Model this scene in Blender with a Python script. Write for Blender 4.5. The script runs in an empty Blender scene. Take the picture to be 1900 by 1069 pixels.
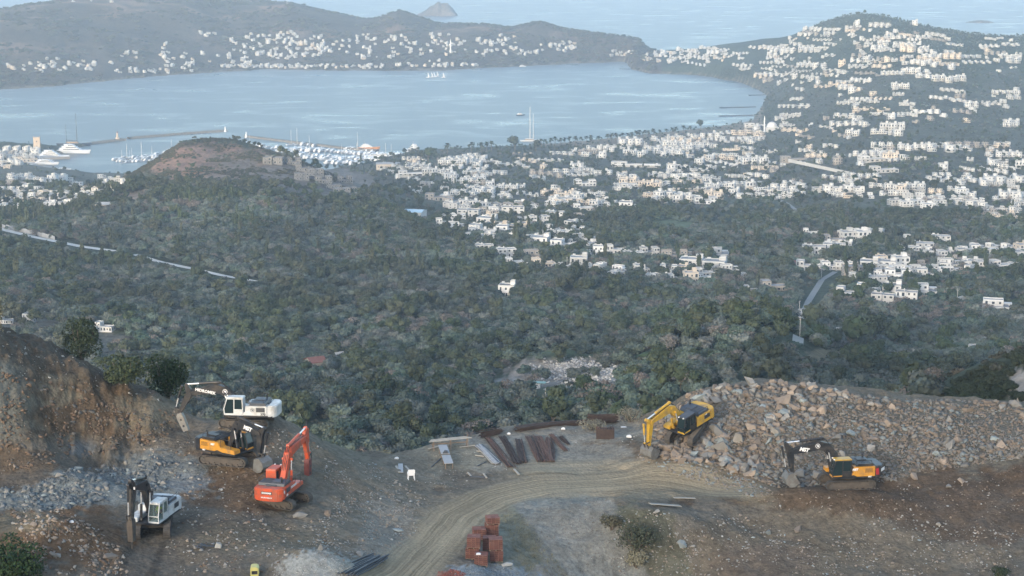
import bpy, bmesh, math, random, time
import numpy as np
from mathutils import Vector, Matrix, Euler
T0 = time.time()
sc = bpy.context.scene
COL = sc.collection
rnd = random.Random(7)
rng = np.random.default_rng(7)
R = math.radians

# ---------------------------------------------------------------- camera
CX, CY, F = 950.0, 534.5, 3300.0
ZC = 300.0
PITCH = math.atan((CY + 110.0) / F)
SP, CP = math.sin(PITCH), math.cos(PITCH)
cam_d = bpy.data.cameras.new("camera")
cam_d.sensor_width = 36.0
cam_d.lens = F / 1900.0 * 36.0
cam_d.clip_start = 1.0
cam_d.clip_end = 90000.0
cam = bpy.data.objects.new("camera", cam_d)
COL.objects.link(cam)
cam.location = (0, 0, ZC)
cam.rotation_euler = (math.pi / 2 - PITCH, 0, 0)
sc.camera = cam

# ---------------------------------------------------------------- light
SUN_EL, SUN_AZ = 12.0, 205.0        # degrees; azimuth clockwise from +Y (the view), so the sun stands behind the camera
world = bpy.data.worlds.new("World")
sc.world = world
world.use_nodes = True
wn = world.node_tree
bg = wn.nodes["Background"]
sky = wn.nodes.new("ShaderNodeTexSky")
sky.sky_type = 'NISHITA'
sky.sun_disc = False
sky.sun_elevation = R(SUN_EL)
sky.sun_rotation = R(SUN_AZ)
sky.altitude = 300
sky.air_density = 1.0
sky.dust_density = 2.2
sky.ozone_density = 1.0
wn.links.new(sky.outputs[0], bg.inputs[0])
bg.inputs[1].default_value = 0.15
sun_d = bpy.data.lights.new("sun", 'SUN')
sun_d.energy = 0.65
sun_d.angle = R(6)
sun_d.color = (1.0, 0.89, 0.78)
sun = bpy.data.objects.new("sun", sun_d)
COL.objects.link(sun)
_sd = Vector((math.sin(R(SUN_AZ)) * math.cos(R(SUN_EL)), math.cos(R(SUN_AZ)) * math.cos(R(SUN_EL)), math.sin(R(SUN_EL))))
sun.rotation_euler = (-_sd).to_track_quat('-Z', 'Y').to_euler()
sc.view_settings.view_transform = 'Standard'
sc.view_settings.look = 'None'
sc.view_settings.gamma = 1.0
sc.view_settings.use_curve_mapping = False
sc.view_settings.exposure = 1.78
sc.cycles.volume_bounces = 1
sc.cycles.max_bounces = 6
sc.cycles.diffuse_bounces = 2
sc.cycles.glossy_bounces = 2
sc.cycles.transmission_bounces = 3
sc.cycles.transparent_max_bounces = 6

# ---------------------------------------------------------------- picture <-> place
def ratio(v):
    up = -(v - CY) / F
    return (SP - up * CP) / (CP + up * SP)      # drop per metre of forward distance

def at(u, v, y):
    up = -(v - CY) / F
    t = y / (CP + up * SP)
    return np.array([(u - CX) / F * t, y, ZC - SP * t + up * CP * t])

def proj(x, y, z):
    dep = y * CP - (z - ZC) * SP
    upc = y * SP + (z - ZC) * CP
    return CX + F * x / dep, CY - F * upc / dep

def az(u, v, y):
    return at(u, v, y)[0] / y

def smooth(a, b, x):
    t = np.clip((x - a) / (b - a), 0, 1)
    return t * t * (3 - 2 * t)

_perm = rng.permutation(4096)
_val = rng.random(4096)
def vnoise(x, y):
    x = np.asarray(x, float); y = np.asarray(y, float)
    xi = np.floor(x).astype(np.int64); yi = np.floor(y).astype(np.int64)
    xf = x - xi; yf = y - yi
    xf = xf * xf * (3 - 2 * xf); yf = yf * yf * (3 - 2 * yf)
    def h(i, j):
        return _val[_perm[(i + _perm[j & 4095]) & 4095]]
    a = h(xi, yi) * (1 - xf) + h(xi + 1, yi) * xf
    b = h(xi, yi + 1) * (1 - xf) + h(xi + 1, yi + 1) * xf
    return a * (1 - yf) + b * yf
def fbm(x, y, o=4, g=0.5):
    s = 0; a = 1; n = 0
    for i in range(o):
        s = s + a * vnoise(x * 2 ** i + 17.3 * i, y * 2 ** i + 5.1 * i)
        n += a; a *= g
    return s / n - 0.5          # about -0.5 .. 0.5

class TPS:
    def __init__(self, p, v, lam=0.0):
        p = np.asarray(p, float); v = np.asarray(v, float); n = len(p)
        K = self.k(p, p) + lam * np.eye(n)
        Pm = np.hstack([np.ones((n, 1)), p])
        A = np.zeros((n + 3, n + 3)); A[:n, :n] = K; A[:n, n:] = Pm; A[n:, :n] = Pm.T
        s = np.linalg.solve(A, np.concatenate([v, np.zeros(3)]))
        self.p, self.w, self.a = p, s[:n], s[n:]
    @staticmethod
    def k(a, b):
        d2 = ((a[:, None, :] - b[None, :, :]) ** 2).sum(2)
        return np.where(d2 > 1e-12, 0.5 * d2 * np.log(d2 + 1e-12), 0)
    def __call__(self, q):
        q = np.asarray(q, float); out = np.empty(len(q))
        for i in range(0, len(q), 20000):
            c = q[i:i + 20000]
            out[i:i + 20000] = self.k(c, self.p) @ self.w + self.a[0] + c @ self.a[1:]
        return out

# ---------------------------------------------------------------- the lie of the land
# valley, hills and town: (column, row, forward distance) read as places on the ground
FAR = []
for u in (-200, 0, 200, 600, 800, 1000, 1200):
    for d, v in ((640, 700), (820, 600), (1080, 500), (1250, 450), (1480, 400), (1800, 350), (2250, 300), (2550, 275)):
        if u in (0, 200, -200) and d > 1000: continue
        if u == 600 and d > 1300: continue
        if u == 1200 and d < 800: continue
        if u == 800 and d in (1250, ): continue
        FAR.append((u, v, d))
FAR += [(-200, 460, 1200), (-200, 400, 1500), (-200, 342, 1900), (-200, 310, 2200), (-200, 275, 2550),
        (0, 470, 1140), (0, 420, 1330), (0, 380, 1600), (0, 342, 1900), (0, 316, 2150), (0, 275, 2550),
        (100, 400, 1480), (100, 350, 1830), (100, 324, 2120),
        (200, 354, 1560), (200, 370, 1450), (200, 430, 1270), (200, 500, 1090),
        (300, 295, 1640), (240, 334, 1580), (300, 330, 1550), (300, 380, 1400),
        (350, 266, 1700), (430, 264, 1720), (400, 284, 1655), (400, 310, 1570), (400, 340, 1490), (400, 380, 1390), (400, 430, 1260),
        (400, 480, 1120), (400, 540, 960), (400, 600, 830), (400, 700, 640),
        (485, 277, 1700), (540, 292, 1670), (500, 330, 1520), (500, 400, 1330), (600, 322, 1600), (600, 360, 1470), (600, 410, 1340),
        (700, 372, 1500), (700, 420, 1340), (650, 480, 1160), (820, 425, 1340), (800, 800, 470), (600, 800, 470), (1000, 800, 455),
        (1330, 85, 4400), (1330, 120, 4050), (1430, 70, 4250), (1430, 110, 3850), (1440, 150, 3600), (1430, 200, 3150),
        (1420, 240, 2820), (1400, 300, 2200), (1400, 360, 1750), (1400, 420, 1400), (1400, 480, 1180), (1400, 545, 1000), (1400, 600, 820),
        (1520, 40, 3900), (1600, 27, 3700), (1600, 60, 3450), (1600, 110, 3100), (1600, 160, 2800), (1600, 210, 2450), (1600, 260, 2150),
        (1600, 310, 1850), (1600, 360, 1620), (1600, 420, 1380), (1600, 500, 1120), (1600, 570, 930), (1600, 640, 760), (1620, 700, 600),
        (1700, 45, 3700), (1800, 62, 3600), (1900, 66, 3550), (2100, 75, 3500), (1900, 110, 3150), (1900, 180, 2700), (1900, 250, 2250),
        (1900, 320, 1850), (1900, 400, 1500), (1900, 480, 1220), (1900, 560, 980), (1900, 630, 790), (2100, 300, 1950), (2100, 560, 980),
        (1750, 650, 740), (1230, 93, 4700), (1230, 117, 4230), (1300, 90, 4500),
        (1370, 622, 600), (1370, 602, 760), (1250, 662, 560), (1250, 640, 700), (1120, 712, 520), (1120, 688, 650), (1500, 648, 600),
        (1500, 618, 790), (1370, 700, 460), (1560, 720, 480), (1200, 770, 430),
        (1900, 650, 300), (1800, 690, 292), (1760, 722, 288), (1900, 720, 262), (2100, 620, 305)]
# hidden ground: (column, distance, height above the sea)
HID = [(100, 2400, 4), (0, 2400, 5), (-200, 2400, 5), (200, 2200, 4), (200, 1900, 14), (300, 1950, 12), (400, 2000, 12), (500, 1980, 12), (600, 1900, 14), (300, 2250, 4), (400, 2300, 3), (500, 2350, 3), (600, 2350, 4),
       (1600, 4400, -15), (1900, 4300, -15), (2100, 4300, -15), (1430, 4950, -15), (1330, 5000, -15), (1230, 5100, -12),
       (1900, 400, 300 - 400 * .262), (1900, 500, 300 - 500 * .252), (1800, 400, 300 - 400 * .27), (2100, 450, 300 - 450 * .25), (2100, 790, 120)]
HID += [(u, 240, 190) for u in (-200, 100, 400, 700, 1000, 1300, 1600)] + [(1800, 240, 212), (2100, 240, 225), (-200, 420, 165), (100, 420, 165), (400, 420, 168)]
pts, val = [], []
for u, v, d in FAR:
    p = at(u, v, d); pts.append((p[0] / d * F / 400, math.log(d) * 3)); val.append((ZC - p[2]) / d)
for u, d, z in HID:
    pts.append(((u - CX) / 400 , math.log(d) * 3)); val.append((ZC - z) / d)
far_tps = TPS(pts, val, 2e-4)

def lut(tab):
    xs = [t[0] for t in tab]; ys = [t[1] for t in tab]
    return lambda q: np.interp(q, xs, ys)
def shore(rows):                               # picture rows of a shoreline -> distances at sea level
    return lut([(u, ZC / ratio(v)) for u, v in rows])
near_shore = shore([(-250, 268), (0, 268), (60, 271), (110, 273), (158, 268), (168, 322), (250, 326), (350, 326), (420, 322), (600, 318), (690, 306), (770, 284), (850, 280),
                    (950, 274), (1100, 261), (1250, 245), (1330, 236), (1395, 225), (1412, 200), (1424, 177), (2200, 177)])
far_shore = shore([(-250, 175), (0, 166), (100, 160), (200, 150), (300, 141), (400, 134), (500, 129), (650, 131), (830, 131), (900, 126), (1000, 121),
                   (1100, 116), (1160, 114), (1172, 129), (1200, 136), (1300, 140), (1370, 152), (1405, 166), (1424, 177.2), (2200, 177.2)])
basin_top = shore([(48, 305), (88, 291), (118, 283), (150, 272), (172, 266)])
basin_bot = shore([(48, 311), (90, 318), (172, 325)])
pen_row = lut([(-250, 40), (0, 21), (80, 6), (150, -4), (250, -10), (350, -12), (440, 3), (540, 4), (600, 18), (670, 37), (700, 36), (742, 21), (775, 32), (810, 45),
               (900, 47), (950, 54), (1000, 41), (1040, 54), (1100, 62), (1160, 68), (1185, 76), (1196, 90), (1205, 100), (1230, 105), (2200, 105)])
pen_d = lut([(-250, 4500), (0, 4650), (400, 5250), (600, 5150), (740, 4950), (900, 4800), (1000, 4850), (1180, 4650), (1230, 4600), (2200, 4600)])

NEAR = []
def PL(u, v, z=-55.0):
    NEAR.append((u, v, -z / ratio(v)))
for u, v in ((750, 1069), (770, 960), (830, 900), (900, 850), (860, 825), (1000, 805), (1100, 795), (1180, 790), (1000, 880), (1150, 860), (1150, 920),
             (1000, 930), (1300, 905), (1390, 925), (900, 1000), (870, 1069), (780, 870)):
    PL(u, v)
NEAR += [(1060, 1069, 157), (1200, 1069, 159.5), (1400, 1069, 157), (1650, 1069, 157), (1900, 1069, 156), (1400, 970, 167), (1200, 1000, 161), (1600, 1000, 163.5), (1900, 960, 167),
         (1580, 912, 172), (1800, 880, 176), (1900, 852, 178), (1700, 905, 173.5), (1450, 918, 171.5),
         (1310, 855, 181), (1450, 885, 176.5), (1290, 735, 196), (1400, 715, 198), (1550, 722, 199), (1700, 742, 199), (1900, 755, 199), (1450, 800, 186),
         (1650, 800, 187), (1850, 800, 187), (1650, 872, 178.5), (1250, 840, 182), (1225, 785, 195),
         (540, 955, 159), (300, 1000, 152), (200, 900, 166), (420, 865, 170), (450, 785, 177), (540, 792, 178), (600, 822, 179), (690, 852, 183), (600, 965, 158.5),
         (560, 1040, 147), (300, 1069, 144), (100, 1069, 143), (0, 1000, 150), (0, 900, 163), (100, 880, 166), (300, 825, 175.5), (400, 830, 174.5),
         (0, 845, 168), (150, 808, 175.5), (250, 802, 177.5), (330, 800, 179.5), (0, 690, 172.5), (150, 715, 178.5), (250, 735, 181), (325, 762, 182.5),
         (0, 610, 181), (100, 645, 184), (200, 692, 187), (300, 735, 188), (350, 770, 187), (-150, 605, 180), (-150, 690, 171), (-150, 845, 167), (-150, 1000, 149),
         (2050, 1069, 156), (2050, 850, 178), (2050, 760, 199), (700, 980, 160.6), (640, 900, 169), (740, 1000, 159)]
npt, nval = [], []
for u, v, d in NEAR:
    p = at(u, v, d); npt.append((p[0], p[1])); nval.append(p[2])
for x, y, z in ((-60, 100, 244), (0, 100, 243), (60, 100, 243)):
    npt.append((x, y)); nval.append(z)
near_tps = TPS(npt, nval, 0.02)
rim = lut([(-250, 184), (0, 186), (100, 188), (200, 190), (300, 191), (350, 189), (400, 184), (450, 181), (540, 181), (600, 183), (690, 187), (770, 190),
           (850, 194), (960, 199), (1100, 202), (1200, 201), (1290, 200), (1400, 202), (2200, 203)])
MOUNDS = []                                    # (x, y, radius x, radius y, height)
def mound(u, v, d, rx, ry, h):
    p = at(u, v, d); MOUNDS.append((p[0], p[1], rx, ry, h))
mound(105, 1010, 149, 4.2, 4.0, 2.6)           # brown spoil heap
mound(150, 905, 164.5, 5.0, 3.0, 0.8)
mound(330, 870, 169, 4.5, 2.5, 0.9)
mound(480, 815, 176, 3.5, 3.0, 1.0)
mound(1290, 870, 178.5, 4.0, 2.5, 1.0)
mound(1500, 925, 170.0, 9.0, 2.2, 1.1)
mound(590, 1075, 146.0, 2.9, 2.6, 1.5)         # grey sand
mound(905, 1105, 144.2, 3.8, 2.2, 1.5)         # blue-grey aggregate
FMOUND = []
def fmound(u, v, d, rx, ry, h):
    p = at(u, v, d); FMOUND.append((p[0], p[1], rx, ry, h))
fmound(1050, 700, 655, 17, 22, 9)              # quarry tip in the valley
fmound(985, 715, 640, 13, 14, 5)
fmound(1375, 640, 585, 38, 34, 6)
fmound(1240, 680, 560, 30, 26, 2.5)
fmound(392, 272, 1690, 42, 70, 7)
fmound(1050, 550, 960, 26, 30, 9)
fmound(1400, 575, 900, 30, 30, 6)
fmound(250, 640, 770, 30, 22, 6)

def zfar(a, d):
    """height of the far land; a = x/y, d = y"""
    U = CX + a * F
    sh = np.shape(d)
    s = far_tps(np.stack([(a * F / 400).ravel(), (np.log(d) * 3).ravel()], 1)).reshape(sh)
    z = ZC - s * d
    x = a * d
    for mx, my, rx, ry, h in FMOUND:
        z = z + h * np.exp(-((x - mx) / rx) ** 2 - ((d - my) / ry) ** 2)
    amp = smooth(300, 900, d) * 7 + smooth(1500, 3500, d) * 7
    z = z + amp * fbm(x / 170, d / 170, 4) * smooth(0, 60, z)
    # bay, harbour and the headland across it
    Uj = U + 10 * fbm(d / 60, d * 0 + 3.3, 3)
    ns = near_shore(U) * (1 + 0.004 * fbm(U / 14, U * 0 + 9, 3))
    fs = far_shore(U) * (1 + 0.008 * fbm(U / 22, U * 0 + 1, 3))
    pr = pen_row(U); pd = pen_d(U)
    zr = ZC - pd * ratio(pr)
    t = (d - fs) / (pd - fs)
    n = fbm(x / 330 + 3, d / 330, 5, 0.55)
    hump = np.where(t < 1, np.sin(np.clip(t, 0, 1) * math.pi / 2) ** 1.15, np.cos(np.clip((t - 1) / 1.1, 0, 1) * math.pi / 2) ** 1.3 * 1.35 - 0.35)
    pen = zr * hump + (zr * 0.75) * n * np.clip(t, 0, 1) * np.clip(1.12 - t, 0, 1) * 1.6 + 1.5
    isp = (d > fs) & (U < 1172)
    ism = (U >= 1172) & (d > fs)
    isw = (d > ns) & (d < fs)
    isw = isw | ((U > 48) & (U < 172) & (d > basin_bot(U)) & (d < basin_top(U)))
    k = smooth(1172, 1260, U)
    z = np.where(d > fs - 20, np.where(U < 1172, pen, np.maximum(z, pen) * (1 - k) + z * k), z)
    z = np.where((d <= ns) & (d > 1900), np.maximum(z, 1.6), z)
    coast = np.minimum(np.abs(d - ns), np.abs(d - fs))
    coast = np.where((U > 20) & (U < 185), np.minimum(coast, np.minimum(np.abs(d - basin_bot(U)), np.abs(d - basin_top(U)))), coast)
    z = np.where(isw, -np.minimum(8, 0.4 + coast * 0.06), z)
    land = ~isw
    z = np.where(land & (coast < 40) & (d > 2000) & (U < 1430), np.minimum(z, 1.2 + coast * 0.22), z)
    z = np.where((d > fs) & (d < pd), np.maximum(z, 1.0), z)
    return z

def znear(x, y):
    sh = np.shape(x)
    z = near_tps(np.stack([np.ravel(x), np.ravel(y)], 1)).reshape(sh)
    for mx, my, rx, ry, h in MOUNDS:
        r2 = ((x - mx) / rx) ** 2 + ((y - my) / ry) ** 2
        z = z + h * np.exp(-r2 * 0.9)
    return z
# road centre line on the yard: (column, row)
ROAD = [(700, 1110), (745, 1069), (800, 1010), (850, 955), (920, 920), (1010, 900), (1100, 893), (1200, 893), (1300, 903), (1400, 918), (1460, 925)]
road_xy = np.array([at(u, v, 55.0 / ratio(v))[:2] for u, v in ROAD])
def road_coord(x, y):
    best = np.full(np.shape(x), 1e9); lat = np.zeros(np.shape(x)); al = np.zeros(np.shape(x)); s0 = 0
    for i in range(len(road_xy) - 1):
        p, q = road_xy[i], road_xy[i + 1]; e = q - p; L = np.hypot(*e); e = e / L
        rx, ry = x - p[0], y - p[1]
        t = np.clip(rx * e[0] + ry * e[1], 0, L)
        dx, dy = rx - t * e[0], ry - t * e[1]
        d2 = np.hypot(dx, dy); side = np.sign(e[0] * ry - e[1] * rx)
        m = d2 < best
        best = np.where(m, d2, best); lat = np.where(m, d2 * side, lat); al = np.where(m, s0 + t, al)
        s0 += L
    return lat, al

AMIN, AMAX = (-170 - CX) / F, (2070 - CX) / F
def ground_z(a, d, near):
    x = a * d
    if near:
        U = CX + a * F / 1.039
        zn = znear(x, d)
        lat, al = road_coord(x, d)
        rough = 1 - 0.93 * np.exp(-(lat / 3.4) ** 4)
        yard = np.exp(-(((x - 0.5) / 9.5) ** 4) - (((d - 188) / 9) ** 4))
        rough = rough * (1 - 0.85 * yard)
        zn = zn + rough * (1.15 * fbm(x / 4.2, d / 4.2, 4, 0.55) + 0.30 * fbm(x / 0.9, d / 0.9, 3))
        rut = 0.10 * fbm(lat / 0.55, al / 30, 3) * np.exp(-(lat / 3.6) ** 4)
        zn = zn + rut
        # left cut face: strata and gullies
        cl = smooth(330, 250, U) * smooth(168, 173, d) * smooth(189, 183, d)
        zn = zn + cl * (3.4 * np.abs(fbm(x / 3.1, d / 7.0, 4, 0.62)) - .4 + 1.1 * fbm(x / 1.1, d / 1.5, 4, .6))
        rd = rim(U)
        over = np.maximum(d - rd, 0)
        zn = zn - over * 0.85 - 0.0 * over
        # ahead of the site the camera's own hillside
        return zn
    return zfar(a, d)

# near mesh rows / far mesh rows
na = np.linspace(AMIN, AMAX, 760)
nd = np.concatenate([np.linspace(70, 132, 30)[:-1], np.linspace(132, 206, 250), np.linspace(207, 262, 24)])
NA, ND = np.meshgrid(na, nd)
NZ = ground_z(NA, ND, True)
FZ_under = zfar(NA[-20:], ND[-20:])
fa = np.linspace(AMIN - .02, AMAX + .02, 430)
fd = np.concatenate([np.geomspace(236, 1900, 250)[:-1], np.linspace(1900, 3300, 130)[:-1], np.geomspace(3300, 6400, 120)])
FA, FD = np.meshgrid(fa, fd)
FZ = zfar(FA, FD)

def bil(G, ga, gd, a, d):
    i = np.clip(np.searchsorted(ga, a) - 1, 0, len(ga) - 2); j = np.clip(np.searchsorted(gd, d) - 1, 0, len(gd) - 2)
    s = np.clip((a - ga[i]) / (ga[i + 1] - ga[i]), 0, 1); t = np.clip((d - gd[j]) / (gd[j + 1] - gd[j]), 0, 1)
    return (G[j, i] * (1 - s) + G[j, i + 1] * s) * (1 - t) + (G[j + 1, i] * (1 - s) + G[j + 1, i + 1] * s) * t
def height(x, y):
    x = np.atleast_1d(np.asarray(x, float)); y = np.atleast_1d(np.asarray(y, float)); a = x / y
    zn = bil(NZ, na, nd, a, y); zf = bil(FZ, fa, fd, a, y)
    return np.where(y < 236, zn, np.where(y < 262, np.maximum(zn, zf), zf))
def hz(x, y):
    return float(height(x, y)[0])
def hit(u, v, d0=130.0, d1=6300.0, n=1600):
    """first ground point under picture point (u, v) between the two distances"""
    ds = np.geomspace(d0, d1, n)
    up = -(v - CY) / F; t = ds / (CP + up * SP)
    xs = (u - CX) / F * t; zs = ZC - SP * t + up * CP * t
    h = height(xs, ds)
    k = np.nonzero(zs <= h)[0]
    if len(k) == 0: return None
    k = k[0]
    if k == 0: return Vector((xs[0], ds[0], h[0]))
    a0 = zs[k - 1] - h[k - 1]; b0 = h[k] - zs[k]; w = a0 / (a0 + b0 + 1e-9)
    y = ds[k - 1] + (ds[k] - ds[k - 1]) * w; x = xs[k - 1] + (xs[k] - xs[k - 1]) * w
    return Vector((x, y, hz(x, y)))
# skyline of the ground for culling what cannot be seen
def skyline():
    gd = np.concatenate([nd[nd < 236], fd]); out = []
    A = fa
    Z = np.array([height(A * d, np.full_like(A, d)) for d in gd])
    S = (Z - ZC) / gd[:, None]
    M = np.maximum.accumulate(S, 0)
    return A, gd, M
SKA, SKD, SKM = skyline()
def visible(x, y, z, h=4.0):
    a = x / y
    m = bil(SKM, SKA, SKD, a, y * 0.985)
    return (z + h - ZC) / y > m - 0.0004
print("land", round(time.time() - T0, 1))
# ================================================================ materials
MATS = {}
def new_mat(name):
    m = bpy.data.materials.new(name); m.use_nodes = True
    nt = m.node_tree; b = nt.nodes["Principled BSDF"]
    return m, nt, b
def node(nt, t, **kw):
    n = nt.nodes.new(t)
    for k, v in kw.items():
        if k.startswith("i_"):
            key = k[2:]
            n.inputs[int(key) if key.isdigit() else key].default_value = v
        else: setattr(n, k, v)
    return n
def mat(name, col, rough=0.7, metal=0.0, var=0.12, scale=3.0, bump=0.0, rand=0.0, dirt=None, spec=0.4):
    """paint, rock, leaf or metal: base colour with grain, optional bump, per-object variation and dirt"""
    if name in MATS: return MATS[name]
    m, nt, b = new_mat(name)
    b.inputs["Roughness"].default_value = rough; b.inputs["Metallic"].default_value = metal
    b.inputs["Specular IOR Level"].default_value = spec
    tc = node(nt, "ShaderNodeTexCoord")
    nz = node(nt, "ShaderNodeTexNoise", i_Scale=scale, i_Detail=5.0, i_Roughness=0.6)
    nt.links.new(tc.outputs["Object"], nz.inputs["Vector"])
    hsv = node(nt, "ShaderNodeHueSaturation"); hsv.inputs["Color"].default_value = (*col, 1)
    mr = node(nt, "ShaderNodeMapRange", i_3=1 - var * 2.2, i_4=1 + var * 2.2)
    nt.links.new(nz.outputs["Fac"], mr.inputs[0])
    last = mr.outputs[0]
    if rand:
        oi = node(nt, "ShaderNodeObjectInfo")
        m2 = node(nt, "ShaderNodeMapRange", i_3=1 - rand, i_4=1 + rand); nt.links.new(oi.outputs["Random"], m2.inputs[0])
        mu = node(nt, "ShaderNodeMath", operation='MULTIPLY'); nt.links.new(last, mu.inputs[0]); nt.links.new(m2.outputs[0], mu.inputs[1]); last = mu.outputs[0]
    nt.links.new(last, hsv.inputs["Value"])
    out = hsv.outputs[0]
    if dirt:
        n2 = node(nt, "ShaderNodeTexNoise", i_Scale=dirt[1], i_Detail=6.0, i_Roughness=0.7)
        nt.links.new(tc.outputs["Object"], n2.inputs["Vector"])
        cr = node(nt, "ShaderNodeMapRange", i_1=0.45, i_2=0.7, i_3=0.0, i_4=dirt[2]); nt.links.new(n2.outputs["Fac"], cr.inputs[0])
        mx = node(nt, "ShaderNodeMix", data_type='RGBA'); mx.inputs[7].default_value = (*dirt[0], 1)
        nt.links.new(cr.outputs[0], mx.inputs[0]); nt.links.new(out, mx.inputs[6]); out = mx.outputs[2]
    nt.links.new(out, b.inputs["Base Color"])
    if bump:
        bp = node(nt, "ShaderNodeBump", i_Strength=0.6, i_Distance=bump); nt.links.new(nz.outputs["Fac"], bp.inputs["Height"]); nt.links.new(bp.outputs[0], b.inputs["Normal"])
    MATS[name] = m
    return m

def foliage(name, cols, trans=0.0):
    """leaves: each tree (and each copy) draws its own tone from the ramp"""
    m, nt, b = new_mat(name)
    b.inputs["Roughness"].default_value = 0.75; b.inputs["Specular IOR Level"].default_value = 0.25
    oi = node(nt, "ShaderNodeObjectInfo"); cr = node(nt, "ShaderNodeValToRGB")
    cr.color_ramp.interpolation = 'LINEAR'
    while len(cr.color_ramp.elements) < len(cols): cr.color_ramp.elements.new(0.5)
    for i, c in enumerate(cols):
        cr.color_ramp.elements[i].position = i / (len(cols) - 1); cr.color_ramp.elements[i].color = (*c, 1)
    nt.links.new(oi.outputs["Random"], cr.inputs[0])
    geo = node(nt, "ShaderNodeNewGeometry")
    mr = node(nt, "ShaderNodeMapRange", i_3=0.78, i_4=1.22); nt.links.new(geo.outputs["Random Per Island"], mr.inputs[0])
    n1 = node(nt, "ShaderNodeTexNoise", i_Scale=.011, i_Detail=4.0, i_Roughness=.6); nt.links.new(geo.outputs["Position"], n1.inputs["Vector"])
    r1 = node(nt, "ShaderNodeMapRange", i_1=.32, i_2=.68, i_3=.62, i_4=1.40); nt.links.new(n1.outputs["Fac"], r1.inputs[0])
    mm = node(nt, "ShaderNodeMath", operation='MULTIPLY'); nt.links.new(mr.outputs[0], mm.inputs[0]); nt.links.new(r1.outputs[0], mm.inputs[1])
    hs = node(nt, "ShaderNodeHueSaturation"); nt.links.new(cr.outputs[0], hs.inputs["Color"]); nt.links.new(mm.outputs[0], hs.inputs["Value"])
    n2 = node(nt, "ShaderNodeTexNoise", i_Scale=.023, i_Detail=3.0); nt.links.new(geo.outputs["Position"], n2.inputs["Vector"])
    r2 = node(nt, "ShaderNodeMapRange", i_1=.35, i_2=.65, i_3=.62, i_4=1.2); nt.links.new(n2.outputs["Fac"], r2.inputs[0]); nt.links.new(r2.outputs[0], hs.inputs["Saturation"])
    nt.links.new(hs.outputs[0], b.inputs["Base Color"])
    MATS[name] = m
    return m

def ground_material(name, fine, mid, bump_d, road=False):
    m, nt, b = new_mat(name)
    b.inputs["Roughness"].default_value = 0.95; b.inputs["Specular IOR Level"].default_value = 0.15
    at_ = node(nt, "ShaderNodeAttribute", attribute_name="Col")
    geo = node(nt, "ShaderNodeNewGeometry")
    n1 = node(nt, "ShaderNodeTexNoise", i_Scale=fine, i_Detail=9.0, i_Roughness=0.78)
    n2 = node(nt, "ShaderNodeTexNoise", i_Scale=mid, i_Detail=6.0, i_Roughness=0.65)
    vo = node(nt, "ShaderNodeTexVoronoi", i_Scale=fine * 1.6, feature='F1')
    for n in (n1, n2, vo): nt.links.new(geo.outputs["Position"], n.inputs["Vector"])
    r1 = node(nt, "ShaderNodeMapRange", i_1=0.3, i_2=0.7, i_3=0.50, i_4=1.50); nt.links.new(n1.outputs["Fac"], r1.inputs[0])
    r2 = node(nt, "ShaderNodeMapRange", i_1=0.3, i_2=0.7, i_3=0.75, i_4=1.25); nt.links.new(n2.outputs["Fac"], r2.inputs[0])
    mu = node(nt, "ShaderNodeMath", operation='MULTIPLY'); nt.links.new(r1.outputs[0], mu.inputs[0]); nt.links.new(r2.outputs[0], mu.inputs[1])
    last = mu.outputs[0]
    if road:
        ra = node(nt, "ShaderNodeAttribute", attribute_name="Road")      # x = across the road, y = along it, z = how much road
        sep = node(nt, "ShaderNodeSeparateXYZ"); nt.links.new(ra.outputs["Vector"], sep.inputs[0])
        cmb = node(nt, "ShaderNodeCombineXYZ")
        mx1 = node(nt, "ShaderNodeMath", operation='MULTIPLY', i_1=1.9); nt.links.new(sep.outputs[0], mx1.inputs[0])
        my1 = node(nt, "ShaderNodeMath", operation='MULTIPLY', i_1=0.035); nt.links.new(sep.outputs[1], my1.inputs[0])
        nt.links.new(mx1.outputs[0], cmb.inputs[0]); nt.links.new(my1.outputs[0], cmb.inputs[1])
        st = node(nt, "ShaderNodeTexNoise", i_Scale=1.0, i_Detail=5.0, i_Roughness=0.65, i_Distortion=1.3); nt.links.new(cmb.outputs[0], st.inputs["Vector"])
        r3 = node(nt, "ShaderNodeMapRange", i_1=0.32, i_2=0.68, i_3=0.50, i_4=1.45); nt.links.new(st.outputs["Fac"], r3.inputs[0])
        mix = node(nt, "ShaderNodeMix", data_type='FLOAT'); nt.links.new(sep.outputs[2], mix.inputs[0]); nt.links.new(last, mix.inputs[2])
        m4 = node(nt, "ShaderNodeMath", operation='MULTIPLY'); nt.links.new(r3.outputs[0], m4.inputs[0])
        r5 = node(nt, "ShaderNodeMapRange", i_1=0.3, i_2=0.7, i_3=0.85, i_4=1.15); nt.links.new(n1.outputs["Fac"], r5.inputs[0]); nt.links.new(r5.outputs[0], m4.inputs[1])
        nt.links.new(m4.outputs[0], mix.inputs[3]); last = mix.outputs[0]
    hs = node(nt, "ShaderNodeHueSaturation"); nt.links.new(at_.outputs["Color"], hs.inputs["Color"]); nt.links.new(last, hs.inputs["Value"])
    nt.links.new(hs.outputs[0], b.inputs["Base Color"])
    ad = node(nt, "ShaderNodeMath", operation='ADD'); nt.links.new(n1.outputs["Fac"], ad.inputs[0]); nt.links.new(vo.outputs["Distance"], ad.inputs[1])
    bp = node(nt, "ShaderNodeBump", i_Strength=0.9, i_Distance=bump_d); nt.links.new(ad.outputs[0], bp.inputs["Height"]); nt.links.new(bp.outputs[0], b.inputs["Normal"])
    return m

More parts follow.
